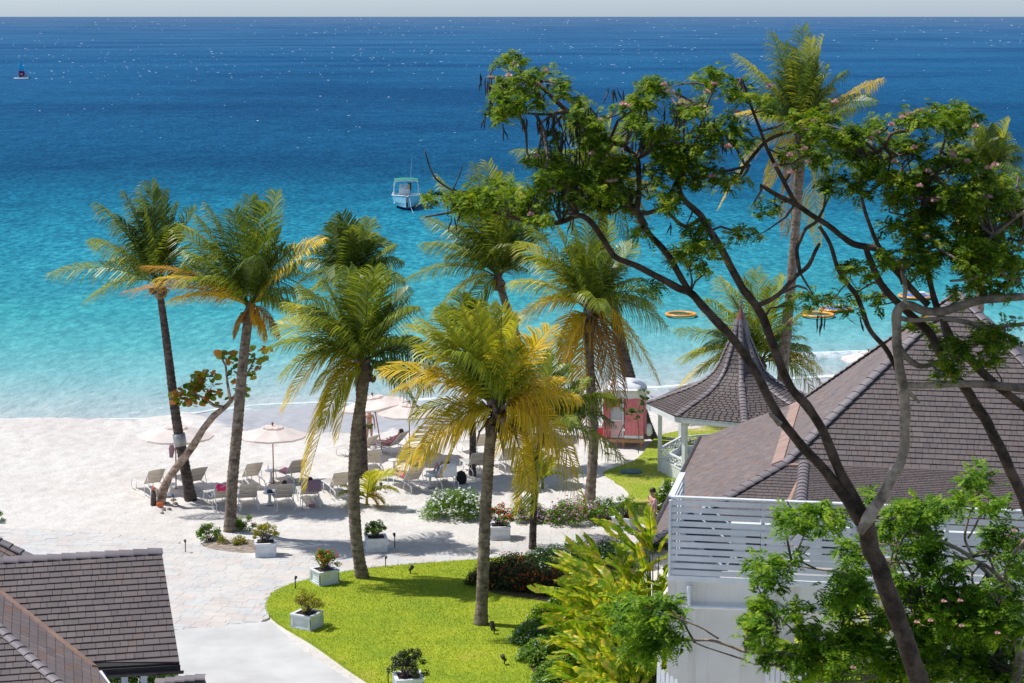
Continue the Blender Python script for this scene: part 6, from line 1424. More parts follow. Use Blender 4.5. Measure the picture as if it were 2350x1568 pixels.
PSL = [(404,1121,'leftmost pale pink parasol, half behind the leaning palm trunk',(0,.02),1.08),(628,1110,'pale pink parasol with its whole pole showing, right of the second palm',(0,0),1.0),(877,1038,'tilted pink parasol behind the thick trunk above the woman',(R(-6),R(-7)),1.05),(940,1052,'far pale pink parasol half covered by the yellow frond',(0,0),1.0),(1990,915,'pink parasol whose tip shows behind the roof on the right',(0,0),1.0),(1200,1010,'far pink parasol glimpsed between the palm fronds',(0,0),1.0)]
P0 = make_parasol()
for i, (x, y, lb, tl, sc_) in enumerate(PSL):
    z = 0 if i != 4 else -0.3
    o = place(P0, G(x, y, z), R(12*i+8), lb) if i == 0 else dup(P0, G(x, y, z), R(12*i+8), lb)
    o.rotation_euler = (tl[0], tl[1], R(12*i+8)); o.scale = (sc_,)*3
# ---- towels and small belongings
def cloth(name, label, cat, c, sx, sy, sz, mat, rz=0, seed=0, group=None):
    r_ = bpy.data.meshes; n, m_ = 10, 8; V_ = []; F_ = []; c = Vector(c)
    for i in range(n+1):
        for j in range(m_+1):
            a, b = i/n-.5, j/m_-.5; q = Vector((a*sx, b*sy, 0)); q.rotate(Matrix.Rotation(rz,3,'Z').to_euler())
            V_.append(c + q + Vector((0,0,sz*(0.5+0.6*noise.noise(Vector((a*4+seed, b*4, seed)))) - sz*1.2*(a*a+b*b))))
    for i in range(n):
        for j in range(m_): k = i*(m_+1)+j; F_.append((k, k+1, k+m_+2, k+m_+1))
    V2 = V_ + [v-Vector((0,0,.02)) for v in V_]; o_ = len(V_); F2 = F_ + [tuple(o_+t for t in f[::-1]) for f in F_]
    o = link(name, mesh_np(name, V2, F2, mat, True)); setp(o, label, cat, group); return o
def drape(name, label, cat, i, w, l, mat, txt=None, y0=0.0):
    """towel hung over the back of lounger i"""
    top = onl(i, -0.57, y0, 0.99); g, h = LW_[i]; fx = Vector((math.cos(h), math.sin(h), 0)); fy = Vector((-math.sin(h), math.cos(h), 0))
    V_ = []; F_ = []; n = 8
    prof_ = [(0.12,-.16),(0.05,-.05),(0.0,.018),(-.04,0.0),(-.06,-l*.5),(-.07,-l)]
    for k, (dx, dz) in enumerate(prof_):
        for j in range(n+1): V_.append(top + fx*(dx+0.012*math.sin(j*1.7+k)) + fy*((j/n-.5)*w) + Vector((0,0,dz+0.01*math.sin(j*2.3))))
    for k in range(len(prof_)-1):
        for j in range(n): a = k*(n+1)+j; F_.append((a, a+1, a+n+2, a+n+1))
    o_ = len(V_); V_ = V_ + [v - fx*.012 for v in V_]; F_ = F_ + [tuple(o_+t for t in f[::-1]) for f in F_]
    r = thing(name, label, cat, top, 'towels on the loungers'); link('cloth', mesh_np('cloth', [v-top for v in V_], F_, mat, True), r)
    if txt:
        cu = bpy.data.curves.new('t', 'FONT'); cu.body = txt; cu.size = 0.20; cu.extrude = 0.003; cu.align_x = 'CENTER'
        to = bpy.data.objects.new('t', cu); COL.objects.link(to); bpy.context.view_layer.update()
        me_ = bpy.data.meshes.new_from_object(to.evaluated_get(bpy.context.evaluated_depsgraph_get())); bpy.data.objects.remove(to)
        me_.materials.clear(); me_.materials.append(M['white'])
        # letters hang upside down on the towel's back, facing the camera side
        Mx = Matrix((fy*1.0, Vector((0,0,1))*1.0, -fx)).transposed().to_4x4()
        if (Mx.to_3x3() @ Vector((1,0,0))).x > 0: Mx = Matrix((-fy, Vector((0,0,-1)), -fx)).transposed().to_4x4()
        Mx.translation = top - fx*0.10 + Vector((0,0,-0.10)); link('lettering', me_, r, Mx)
    return r
g, h = LW_[2]
drape('towel', 'hot pink towel with white letters over the lounger behind the second palm trunk', 'towel', 2, 0.62, 0.26, M['hotpink'], 'WC')
drape('towel', 'mauve cloth hanging on the lounger beside the frond tip', 'towel', 7, 0.5, 0.42, M['mauve'], y0=-.12)
drape('towel', 'pale blue towel over the back of the lounger beside the backpack', 'towel', 13, 0.6, 0.5, M['hullpale'] if 'hullpale' in M else M['planter'])
cloth('towel', 'crumpled rose towel on the lounger right of the parasol pole', 'towel', onl(5, .25, 0, .42), .75, .5, .22, M['rose'], R(20), 3, 'towels on the loungers')
cloth('towel', 'rolled white towel on the lounger left of the parasol pole', 'towel', onl(4, .25, 0, .40), .35, .5, .12, M['white'], R(10), 5, 'towels on the loungers')
cloth('towel', 'pale towel spread on the lounger with the hot pink one', 'towel', onl(2, .5, 0, .39), .9, .55, .10, M['planter'], LW_[2][1], 6, 'towels on the loungers')
cloth('cloth', 'small rose cloth dropped on the sand under the right front lounger', 'cloth', G(716,1160,.02), .25,.2,.08, M['rose'], 0, 8, 'cloths on the sand')
cloth('cloth', 'small rose cloth on the sand below the shaded lounger', 'cloth', G(1012,1137,.02), .3,.15,.06, M['rose'], 0, 9, 'cloths on the sand')
mb = MB(); p = G(396,1122); p = Vector((p.x, p.y, 1.55)); mb.tube([p+Vector((0,0,.45)), p+Vector((0.02,0,.1)), p+Vector((-.02,0,-.25))], [.03,.13,.07], 8); o = mb.build('hanging_towel', M['mauve']); setp(o, 'mauve towel hanging under the leftmost parasol', 'towel')
# table things
t = G(619,1157); cp_ = thing('cap', 'dark blue cap lying on the round white table', 'cap', (t.x+.02, t.y-.05, .475))
mb = MB(); mb.lathe([(.12,0),(.115,.06),(.08,.11),(0,.13)], (t.x+.02,t.y-.05,.478), 10); mb.build('crown', M['bluegrey'], cp_, True)
mb = MB(); mb.box((t.x+.13,t.y-.08,.487),(.13,.15,.012)); mb.build('brim', M['bluegrey'], cp_)
mb = MB(); mb.lathe([(.06,0),(.09,.08),(.07,.22),(.025,.30),(.04,.36),(0,.37)], (t.x-.13,t.y,.478), 9); o = mb.build('plastic_bag', M['clear']); setp(o, 'knotted clear plastic bag on the round white table', 'bag')
t = G(862,1044)
for k in range(3):
    mb = MB(); mb.lathe([(.03,0),(.038,.13),(0,.13)], (t.x+.02+.09*k, t.y+.04*k, .478), 8); o = mb.build('cup', M['clear'] if k != 1 else M['planter']); setp(o, ['clear plastic cup nearest the thick trunk on the far table','white cup in the middle on the far table','clear plastic cup nearest the parasol pole'][k], 'cup', 'cups on the far table')
cloth('cloth', 'red orange cloth on the far table under the third parasol', 'cloth', (t.x-.1, t.y-.1, .48), .25, .18, .07, M['red'], 0, 4)
mb = MB(); t = G(624,1105); mb.lathe([(.035,0),(.035,.14),(.015,.2),(.015,.23),(0,.23)], (t.x-.15,t.y+.05,.478), 8); o = mb.build('bottle', M['clear']); setp(o, 'clear water bottle on the table at the parasol pole', 'bottle')
p = G(1058,1108); bp = thing('backpack', 'black backpack leaning under the lounger with the pale blue towel', 'backpack', p)
mb = MB(); mb.lathe([(.20,0),(.24,.10),(.23,.30),(.16,.44),(.05,.50),(0,.50)], p, 10); ob = mb.build('bag', M['black_cloth'], bp, True)
mb = MB(); mb.tube([p+Vector((-.05,-.2,.42)), p+Vector((-.02,-.24,.52)), p+Vector((.06,-.2,.46))], .014, 5); mb.build('strap', M['black_cloth'], bp)
mb = MB(); mb.box(p+Vector((0,-.22,.16)), (.26,.08,.18)); mb.build('pocket', M['black_cloth'], bp)
p = G(1375,1003); cb = thing('cooler', 'red drinks cooler with a white lid left of the pink cabin', 'cooler', p)
mb = MB(); mb.box(p+Vector((0,0,.24)), (.62,.4,.46)); mb.build('box', M['red'], cb)
mb = MB(); mb.box(p+Vector((0,0,.50)), (.66,.44,.08)); mb.box(p+Vector((0,0,.56)), (.5,.3,.04)); mb.build('lid', M['white'], cb)
# ---- stones at the sea grape foot
for k, (x, y, s) in enumerate([(383,1160,.13),(395,1165,.09),(402,1158,.10),(388,1170,.08),(375,1172,.09),(372,1178,.07),(410,1163,.06),(398,1150,.11)]):
    p = G(x, y); mb = MB(); mb.ball(p+Vector((0,0,s*.4)), s, 8, (1.2,.9,.7)); random.seed(k)
    mb.V = [v + Vector((random.uniform(-.12,.12), random.uniform(-.12,.12), random.uniform(-.1,.1)))*s for v in mb.V]
    o = mb.build('rock', M['rock'], None, True); setp(o, ['largest grey brown stone leaning on the orange cut stem','stone in front of the largest one at the tree foot','stone right of the largest one at the tree foot','low stone at the front of the little heap','stone just below the orange cut stem','foremost small stone under the orange cut stem','smallest stone at the right end of the heap','upper stone at the back of the heap'][k], 'stone', 'stones at the crooked tree foot')
# ---- pink beach cabin
random.seed(12)
pc = G(1430,1026); cw, cd, ch = 1.75, 1.5, 1.95; ar = R(-8)
cbn = thing('beach_cabin', 'pink canvas beach cabin with a white domed roof on a wooden deck', 'cabin', pc)
def L2(x, y, z): return Vector((pc.x + x*math.cos(ar) - (y+cd/2)*math.sin(ar), pc.y + x*math.sin(ar) + (y+cd/2)*math.cos(ar), z))
Mr = Matrix.Rotation(ar, 3, 'Z'); fl = 0.40
mb = MB(); mb.box(L2(0,0,fl-.02), (cw+.1,cd+.1,.04), M=Mr); mb.box(L2(0,-cd/2-.06,fl-.10), (cw+.12,.05,.16), M=Mr); mb.build('deck', M['deckwood'], cbn)
for sx_ in (-1,0,1):
    for sy_ in (-1,1): mb = MB(); mb.box(L2(sx_*(cw/2-.08), sy_*(cd/2-.08), (fl-.12)/2-.05), (.10,.10,fl-.02), M=Mr); mb.build('foot', M['deckwood'], cbn)
for sx_ in (-1,1):
    for sy_ in (-1,1): mb = MB(); mb.box(L2(sx_*(cw/2-.04), sy_*(cd/2-.04), fl+ch/2), (.07,.07,ch), M=Mr); mb.build('post', M['white'], cbn)
mb = MB(); mb.box(L2(-.02,-cd/2+.02,fl+ch/2), (.07,.06,ch), M=Mr); mb.build('post', M['white'], cbn)
def canvas(x0, y0, x1, y1, z0, z1, mat, nm='curtain', amp=.03, n=14):
    V_ = []; F_ = []; d = Vector((x1-x0, y1-y0, 0)); pn = Vector((d.y, -d.x, 0)).normalized()
    for k in range(n+1):
        t = k/n
        for j, z in enumerate((z0, (z0+z1)/2, z1)):
            a = amp*math.sin(k*1.9)*(1 if j == 0 else .6); q = L2(x0+d.x*t+pn.x*a, y0+d.y*t+pn.y*a, z); V_.append(q - pc)
    for k in range(n):
        for j in range(2): a = 3*k+j; F_.append((a, a+3, a+4, a+1))
    return link(nm, mesh_np(nm, V_, F_, mat, True), cbn)
h2 = cd/2; w2 = cw/2
canvas(.06,-h2-.03,w2+.02,-h2-.03,fl+.14,fl+ch-.1,M['pink'])
canvas(-w2-.02,-h2-.05,-w2+.28,-h2-.03,fl+.02,fl+ch-.1,M['pink'],amp=.05)
canvas(w2+.03,-h2,w2+.03,h2,fl+.1,fl+ch-.1,M['pink'])
canvas(-w2-.03,-h2,-w2-.03,h2,fl+.1,fl+ch-.1,M['pink'])
canvas(w2,h2+.02,-w2,h2+.02,fl+.1,fl+ch-.1,M['pink'])
mb = MB(); mb.box(L2(.47,-h2-.03,fl+.07), (.86,.03,.13), M=Mr); mb.build('hem', M['white'], cbn)
mb = MB(); mb.box(L2(-.33,-h2+.04,fl+.40), (.52,.03,.75), M=Mr); M['doorpink'] = simple('pale_pink_door', (.72,.45,.45,1), (.66,.40,.40,1), .6); mb.build('door_panel', M['doorpink'], cbn)
mb = MB(); mb.box(L2(-.33,-h2+.04,fl+1.13), (.52,.02,.66), M=Mr); mb.build('door_window', M['clear'], cbn)
for z in (fl+.8, fl+1.5, fl+.04): mb = MB(); mb.box(L2(-.33,-h2+.03,z), (.56,.05,.06), M=Mr); mb.build('door_rail', M['white'], cbn)
mb = MB(); mb.box(L2(-.36,-h2-.0,fl+1.62), (.40,.03,.42), M=Mr); mb.build('red_panel', M['red'], cbn)
V_ = []; n = 12; mb = MB()
for i in range(7):
    ph = i/6*math.pi/2; rr2 = math.cos(ph); z = fl+ch+.22+.42*math.sin(ph)
    for k in range(n*2):
        a = math.pi*k/n; cx, cy = math.cos(a), math.sin(a); sq = 1/max(abs(cx),abs(cy)); sq = 1+(sq-1)*.75*(1-i/6)
        mb.V.append(L2(cx*sq*(w2+.10)*rr2, cy*sq*(h2+.10)*rr2, z))
for i in range(6):
    for k in range(n*2): k2 = (k+1)%(n*2); mb.F.append([i*2*n+k, i*2*n+k2, (i+1)*2*n+k2, (i+1)*2*n+k]); mb.mi.append(0)
b0 = len(mb.V)
for k in range(n*2): v = mb.V[k]; mb.V.append(v-Vector((0,0,.34+.04*(k%2))))
for k in range(n*2): k2 = (k+1)%(n*2); mb.F.append([k, k2, b0+k2, b0+k]); mb.mi.append(0)
mb.build('roof', M['white'], cbn, True)
mb = MB(); p = L2(w2+.25,-h2+.2,fl+.35); mb.lathe([(.08,-.25),(.16,-.15),(.14,.15),(.07,.3)], p, 8); mb.build('rolled_cover', M['hull'] if False else M['planter'], cbn, True)
# ---- teal cover in the far lawn
p = G(1448,1083,.045); mb = MB(); mb.lathe([(.48,0),(.48,.03),(.44,.045),(0,.045)], p, 20); mb.lathe([(.36,.046),(.36,.055),(0,.055)], p, 20); o = mb.build('inspection_cover', M['teal']); setp(o, 'teal round cover set in the far lawn', 'cover')
# ---- garden lights
def make_light():
    r = thing('path_light', 'x', 'garden light', (0,0,0), 'low black garden lights')
    mb = MB(); mb.tube([(0,0,-.05),(0,0,.42)], .018, 6); mb.build('post', M['black'], r)
    mb = MB(); mb.tube([(0,0,.40),(-.03,-.02,.50)], [.035,.05], 8); mb.build('head', M['black'], r)
    return r
LT = [(426,1270,1.0,'thin black path light alone at the sand edge of the paving'),(678,1356,1.0,'thin black path light at the left tip of the lawn'),(885,1306,.9,'thin black path light at the back edge of the lawn'),(906,1258,1.1,'black path light with a round base by the shaded path'),(398,1158,.8,'short dark light on the sand beside the stones'),(891,1572,1.0,'black path light left of the bottom planter')]
l0 = make_light()
for i, (x, y, s, lb) in enumerate(LT):
    o = place(l0, G(x, y), R(random.uniform(0,90)), lb, s) if i == 0 else dup(l0, G(x, y), R(random.uniform(0,200)), lb, None, s)
def make_spot():
    r = thing('garden_spotlight', 'x', 'spotlight', (0,0,0), 'small black spotlights on the lawn')
    mb = MB(); mb.tube([(0,0,0),(0,0,.16)], .02, 6); mb.build('stake', M['black'], r)
    mb = MB(); mb.tube([(-.05,0,.13),(.03,0,.20),(.08,0,.30)], [.035,.06,.075], 8); mb.build('head', M['black'], r)
    return r
s0 = make_spot()
for i, (x, y, lb) in enumerate([(942,1318,'black spotlight on the shaded back of the lawn'),(1128,1449,'black spotlight right beside the yellow palm foot'),(1134,1457,'second black spotlight just below the one at the palm foot'),(1158,1526,'black spotlight lower on the lawn near the border bushes'),(874,1125,'small black spotlight on the sand beside the young palm')]):
    o = place(s0, G(x, y, .05), R(40*i), lb) if i == 0 else dup(s0, G(x, y, .05), R(70*i), lb)
# ---- planters
def make_planter():
    r = thing('planter', 'x', 'planter', (0,0,0), 'square white planters')
    w, h = .74, .50; a = w/2
    mb = MB(); mb.box((0,0,.22), (w-.06,w-.06,.42)); mb.build('body', M['planter'], r)
    for k in range(4):
        Mz = Matrix.Rotation(k*math.pi/2, 3, 'Z'); mb = MB()
        for (cx, cz, sx_, sz_) in ((0,.04,w,.08),(0,.43,w-.0,.06),(-a+.04,.235,.08,.33),(a-.04,.235,.08,.33)):
            mb.box(Mz @ Vector((cx,-a+.015,cz)), (sx_-(.004 if cz in (.04,.43) else 0)-(.062 if k%2 and cz in (.04,.43) else 0),.03,sz_), M=Mz)
        for (cx, cz, sx_, sz_) in ((0,.13,.44,.018),(0,.34,.44,.018),(-.22,.235,.018,.21),(.22,.235,.018,.21)): mb.box(Mz @ Vector((cx,-a+.024,cz)), (sx_,.014,sz_), M=Mz)
        mb.build('side_panel', M['planter'], r)
        mb = MB(); mb.box(Mz @ Vector((0 if k%2 == 0 else 0,-a+.03,.475)), (w+.04 if k%2 == 0 else w-.12,.10,.035), M=Mz); mb.build('rim', M['planter'], r)
    mb = MB(); mb.box((0,0,.40), (w-.12,w-.12,.09)); mb.build('soil', M['soil'], r)
    return r
PLN = [(610,1273,8,'white planter by the second palm holding a straggly light green plant','l_yellow',[],.42,.5),(863,1262,10,'white planter right behind the thick curved trunk','l_bush',[],.40,.45),(745,1338,32,'white planter with red orange flowers at the top of the lawn','l_bush',[('fl_orange',34,.06),('fl_red',26,.06)],.42,.5),
 (705,1440,-28,'white planter with a yellow leaved plant at the left of the lawn','l_yellow',[],.46,.5),(937,1590,12,'white planter at the bottom edge with a dark round plant','l_ixora',[],.46,.62),(1146,1234,6,'white planter with red flowers behind the yellow palm trunk','l_bush',[('fl_red',60,.07)],.42,.55),
 (1434,1214,-28,'carved white planter near the man in pink','l_bush',[],.5,.55),(378,1567,14,'white planter half under the pavilion gutter','l_bush',[],.3,.3)]
p0 = make_planter()
for i, (x, y, rz, lb, mt, fl_, pr_, ph_) in enumerate(PLN):
    g = G(x, y, 0.05); s = 1.0 if i != 4 else 1.05
    o = place(p0, g, R(rz), lb, s) if i == 0 else dup(p0, g, R(rz), lb, None, s)
    random.seed(60+i); r_ = shrub('potted_plant', ['straggly light green','small leafy green','red orange flowering','yellow leaved twiggy','dark round twiggy','bright red flowering','light green spreading','low green'][i] + ' plant growing in the ' + ['planter by the second palm','planter behind the thick trunk','planter at the top of the lawn','planter at the left of the lawn','planter at the bottom edge','planter behind the yellow palm','carved planter near the man','planter under the gutter'][i], 'plant', g+Vector((0,0,.46)), (pr_*1.1,pr_*1.1), ph_*1.35, M[mt], n=1000 if i != 4 else 1500, size=.062, flowers=fl_, group='plants in the white planters', clumps=22 if i != 4 else 34, low=.05)
    mb = MB()
    for k in range(9):
        a_ = random.uniform(0,6.3); q = g+Vector((math.cos(a_)*pr_*1.15*random.uniform(.6,1.1), math.sin(a_)*pr_*random.uniform(.6,1.1), .46+ph_*random.uniform(.5,1))); mb.tube([g+Vector((0,0,.42)), g.lerp(q,.5)+Vector((0,0,.32)), q], [.014,.01,.004], 4, False)
    mb.build('branches', M['twig'], r_)
# ---- floating orange rings
for i, (x, y, R_, lb, inner) in enumerate([(1563,723,1.05,'orange inflatable ring on the water left of the gazebo spire',None),(1877,724,1.12,'orange inflatable ring on the water nearest the tall palm',None),(1918,711,1.15,'orange inflatable ring with blue and white deck pieces',M['bluevinyl']),(2104,681,1.35,'orange inflatable ring with a blue middle, farthest right',M['bluevinyl'])]):
    p = G(x, y, -.72); rg = thing('inflatable_ring', lb, 'float', p, 'orange floats on the water'); mb = MB(); n = 28
    for k in range(n):
        a = 2*math.pi*k/n
        for j in range(8): b_ = 2*math.pi*j/8; rr2 = R_*.9+.13*math.cos(b_); mb.V.append(p+Vector((rr2*math.cos(a), rr2*math.sin(a), .05+.09*math.sin(b_))))
    for k in range(n):
        for j in range(8): k2, j2 = (k+1)%n, (j+1)%8; mb.F.append([k*8+j, k2*8+j, k2*8+j2, k*8+j2]); mb.mi.append(0)
    mb.build('tube', M['orange'], rg, True)
    if inner:
        mb = MB(); mb.lathe([(R_-.1,.10),(R_-.3,.08),(0,.07)], p, 20); mb.build('mat', inner, rg)
        mb = MB(); mb.box(p+Vector((.3,0,.22)), (.5,.7,.22)); mb.build('block', M['white'], rg)
# ---- fishing boat, bow towards the beach
p = G(934,484,-.8); p.z = -.8; bo = thing('motor_boat', 'pale blue open motor boat with a green canopy moored off the beach', 'boat', p); bh = R(4)
def B(x, y, z): return Vector((p.x + x*math.cos(bh) - y*math.sin(bh), p.y + x*math.sin(bh) + y*math.cos(bh), p.z+z))
st = []; nst = 12
for i in range(nst+1):
    t = i/nst; y = t*7.4; w = 1.48*(math.sin(min(1,t*1.9+.02)*math.pi/2))**.75*(1-.10*max(0,t-.6)/.4); sh_ = 1.50-.38*min(1,t*1.4)+.05*t; ky = -.05+0.0*t
    if t < .12: ky = -.05 + (0.12-t)*1.2
    st.append([(0,y,ky),(w*.40,y,ky+.10+.12*(1-t)),(w*.74,y,.33),(w*.92,y,.75),(w,y,sh_)])
def hullpart(rows, mat, nm):
    mb = MB()
    for sgn in (-1, 1):
        b0 = len(mb.V); k_ = len(rows)
        for s_ in st:
            for r_ in rows: q = s_[r_]; mb.V.append(B(sgn*q[0], q[1], q[2]))
        for i in range(nst):
            for j in range(k_-1): a = b0+i*k_+j; mb.F.append([a, a+1, a+k_+1, a+k_] if sgn > 0 else [a+k_, a+k_+1, a+1, a]); mb.mi.append(0)
    return mb.build(nm, mat, bo, False)
hullpart([0,1,2], M['hullblue'], 'bottom'); hullpart([2,3,4], M['hull'], 'hull')
mb = MB(); q = [B(sg*s_[k][0], s_[k][1], s_[k][2]) for s_ in (st[-1],) for sg, ks in ((1,(4,3,2,1,0)),(-1,(1,2,3,4))) for k in ks]; mb.add(q, [tuple(range(len(q)))]); mb.build('transom', M['hull'], bo)
mb = MB()
for sgn in (-1,1): mb.tube([B(sgn*s_[4][0], s_[4][1], s_[4][2]+.02) for s_ in st], .05, 6)
mb.build('gunwale', M['white'], bo, True)
mb = MB(); fr_ = [B(sgn*s_[4][0]*.98, s_[4][1], s_[4][2]-.05) for sgn, ss in ((-1, st[:6]), (1, st[:6][::-1])) for s_ in ss]; mb.add(fr_, [tuple(range(len(fr_)))]); mb.build('foredeck', M['white'], bo)
mb = MB(); fr_ = [B(sgn*s_[3][0]*.95, s_[3][1], .5) for sgn, ss in ((-1, st[5:]), (1, st[5:][::-1])) for s_ in ss]; mb.add(fr_, [tuple(range(len(fr_)))]); mb.build('floor', M['white'], bo)
mb = MB(); Mb = Matrix.Rotation(bh,3,'Z'); mb.box(B(-.18,3.9,1.25), (1.1,.7,1.4), M=Mb); mb.build('console', M['white'], bo)
mb = MB(); mb.box(B(-.18,3.62,2.18), (1.05,.03,.52), M=Mb @ Matrix.Rotation(R(-15),3,'X')); mb.build('windscreen', M['clear'], bo)
mb = MB(); mb.box(B(.30,3.5,2.05), (.14,.10,.36), M=Mb); mb.build('life_vest', M['orange'], bo)
mb = MB(); mb.lathe([(.0,.25),(.16,.2),(.16,-.1),(0,-.15)], B(-.35,4.4,2.1), 8); mb.lathe([(0,.2),(.14,.15),(.14,-.1),(0,-.12)], B(.1,4.4,2.05), 8); mb.build('seat_backs', M['bluegrey'], bo)
mb = MB(); mb.box(B(.42,6.9,1.95), (.36,.5,.75), M=Mb); mb.box(B(.42,7.3,1.1), (.16,.3,1.6), M=Mb); mb.build('outboard_motor', M['black'], bo)
for (x, y) in ((-1.3,2.6),(1.3,2.6),(-1.3,5.2),(1.3,5.2)): mb = MB(); mb.tube([B(x,y,1.1),B(x*.96,y,2.3),B(x*.86,y,2.78)], .035, 6); mb.build('canopy_post', M['white'], bo)
mb = MB(); V_ = [];
for i in range(9):
    x = -1.22+2.44*i/8; V_ += [B(x,2.4,2.80+.10*(1-(x/1.22)**2)), B(x,5.5,2.80+.10*(1-(x/1.22)**2))]
V_ += [v+Vector((0,0,.06)) for v in V_]; o_ = 18
mb.add(V_, [(2*i,2*i+2,2*i+3,2*i+1) for i in range(8)] + [(o_+2*i+1,o_+2*i+3,o_+2*i+2,o_+2*i) for i in range(8)] + [(2*i,o_+2*i,o_+2*i+2,2*i+2) for i in range(8)]); mb.build('canopy', M['green'], bo)
mb = MB(); mb.tube([B(-1.22,2.38,2.78),B(-.6,2.38,2.86),B(.6,2.38,2.86),B(1.22,2.38,2.78)], .03, 5); mb.build('canopy_rail', M['white'], bo)
mb = MB(); mb.tube([B(.45,3.5,2.9),B(.6,3.5,5.2)], [.025,.012], 5); mb.build('antenna', M['white'], bo)
mb = MB(); mb.box(B(.62,3.4,3.0), (.16,.16,.10), M=Mb); mb.build('lamp', M['white'], bo)
mb = MB(); mb.tube([B(.25,.1,1.4),B(.4,-1.2,.4),B(.6,-2.6,-.05)], .015, 4); mb.build('mooring_line', M['white'], bo)
mb = MB()
for k in range(3): mb.tube([B(1.45,4.3+.5*k,1.12),B(1.5,4.3+.5*k,1.75)], .02, 5)
mb.tube([B(1.5,4.3,1.75),B(1.5,5.3,1.75)], .02, 5); mb.build('side_rail', M['white'], bo)
# ---- sailing catamaran
p = G(47,182,-.8); sb_ = thing('sailing_dinghy', 'small catamaran with a cyan and magenta sail on the open sea', 'sailboat', p)
for dy in (0, 1.6):
    mb = MB(); mb.tube([p+Vector((-2.2,dy,.35)),p+Vector((-1.6,dy,.2)),p+Vector((0,dy,.18)),p+Vector((1.8,dy,.2)),p+Vector((2.4,dy,.22))], [.05,.17,.22,.2,.12], 8); mb.build('hull', M['white'], sb_, True)
mb = MB(); mb.box(p+Vector((.3,.8,.42)), (2.2,1.5,.06)); mb.build('trampoline', M['black_cloth'], sb_)
mb = MB(); mb.tube([p+Vector((-.75,.8,.3)),p+Vector((-.35,.8,6.9))], [.06,.04], 6); mb.build('mast', M['white'], sb_)
def sail(pts, mat, nm): 
    mb = MB(); mb.add([p+Vector((x,.8-.12*math.sin(z),z)) for x, z in pts] + [p+Vector((x,.83-.12*math.sin(z),z)) for x, z in pts], [tuple(range(len(pts))), tuple(range(2*len(pts)-1,len(pts)-1,-1))]); mb.build(nm, mat, sb_)
sail([(-.72,.85),(-.1,.75),(1.0,.9),(1.25,1.5),(1.15,2.4),(-.64,2.65)], M['sailmag'], 'lower_sail')
sail([(-.64,2.66),(1.14,2.42),(.55,4.2),(.05,5.6),(-.1,6.2),(-.42,6.3)], M['sailcyan'], 'upper_sail')
mb = MB(); mb.box(p+Vector((.1,.62,1.45)), (.75,.02,.4)); mb.build('sail_patch', M['white'], sb_)
mb = MB(); mb.ball(p+Vector((-.3,.8,7.0)), .22, 8); mb.build('float_ball', M['white'], sb_, True)
mb = MB(); mb.box(p+Vector((2.7,.8,.35)), (.35,.1,.6)); mb.build('rudder', M['black'], sb_)

# ================================================================== PEOPLE
def skin(name, verts, edges, rads, mat, parent, sub=2, origin=Vector()):
    me = bpy.data.meshes.new(name); me.from_pydata([tuple(v) for v in verts], edges, []); me.update()
    o = bpy.data.objects.new(name, me); COL.objects.link(o)
    m_ = o.modifiers.new('s', 'SKIN'); m_.use_smooth_shade = True
    for i, r_ in enumerate(rads): me.skin_vertices[0].data[i].radius = (r_, r_) if not isinstance(r_, tuple) else r_
    me.skin_vertices[0].data[0].use_root = True
    s_ = o.modifiers.new('u', 'SUBSURF'); s_.levels = sub; s_.render_levels = sub
    bpy.context.view_layer.update()
    nm = bpy.data.meshes.new_from_object(o.evaluated_get(bpy.context.evaluated_depsgraph_get()))
    bpy.data.objects.remove(o); nm.materials.clear(); nm.materials.append(mat)
    nm.polygons.foreach_set('use_smooth', np.ones(len(nm.polygons), dtype=bool))
    q = bpy.data.objects.new(name, nm); COL.objects.link(q); q.parent = parent; WL[q.name] = Vector(); return q
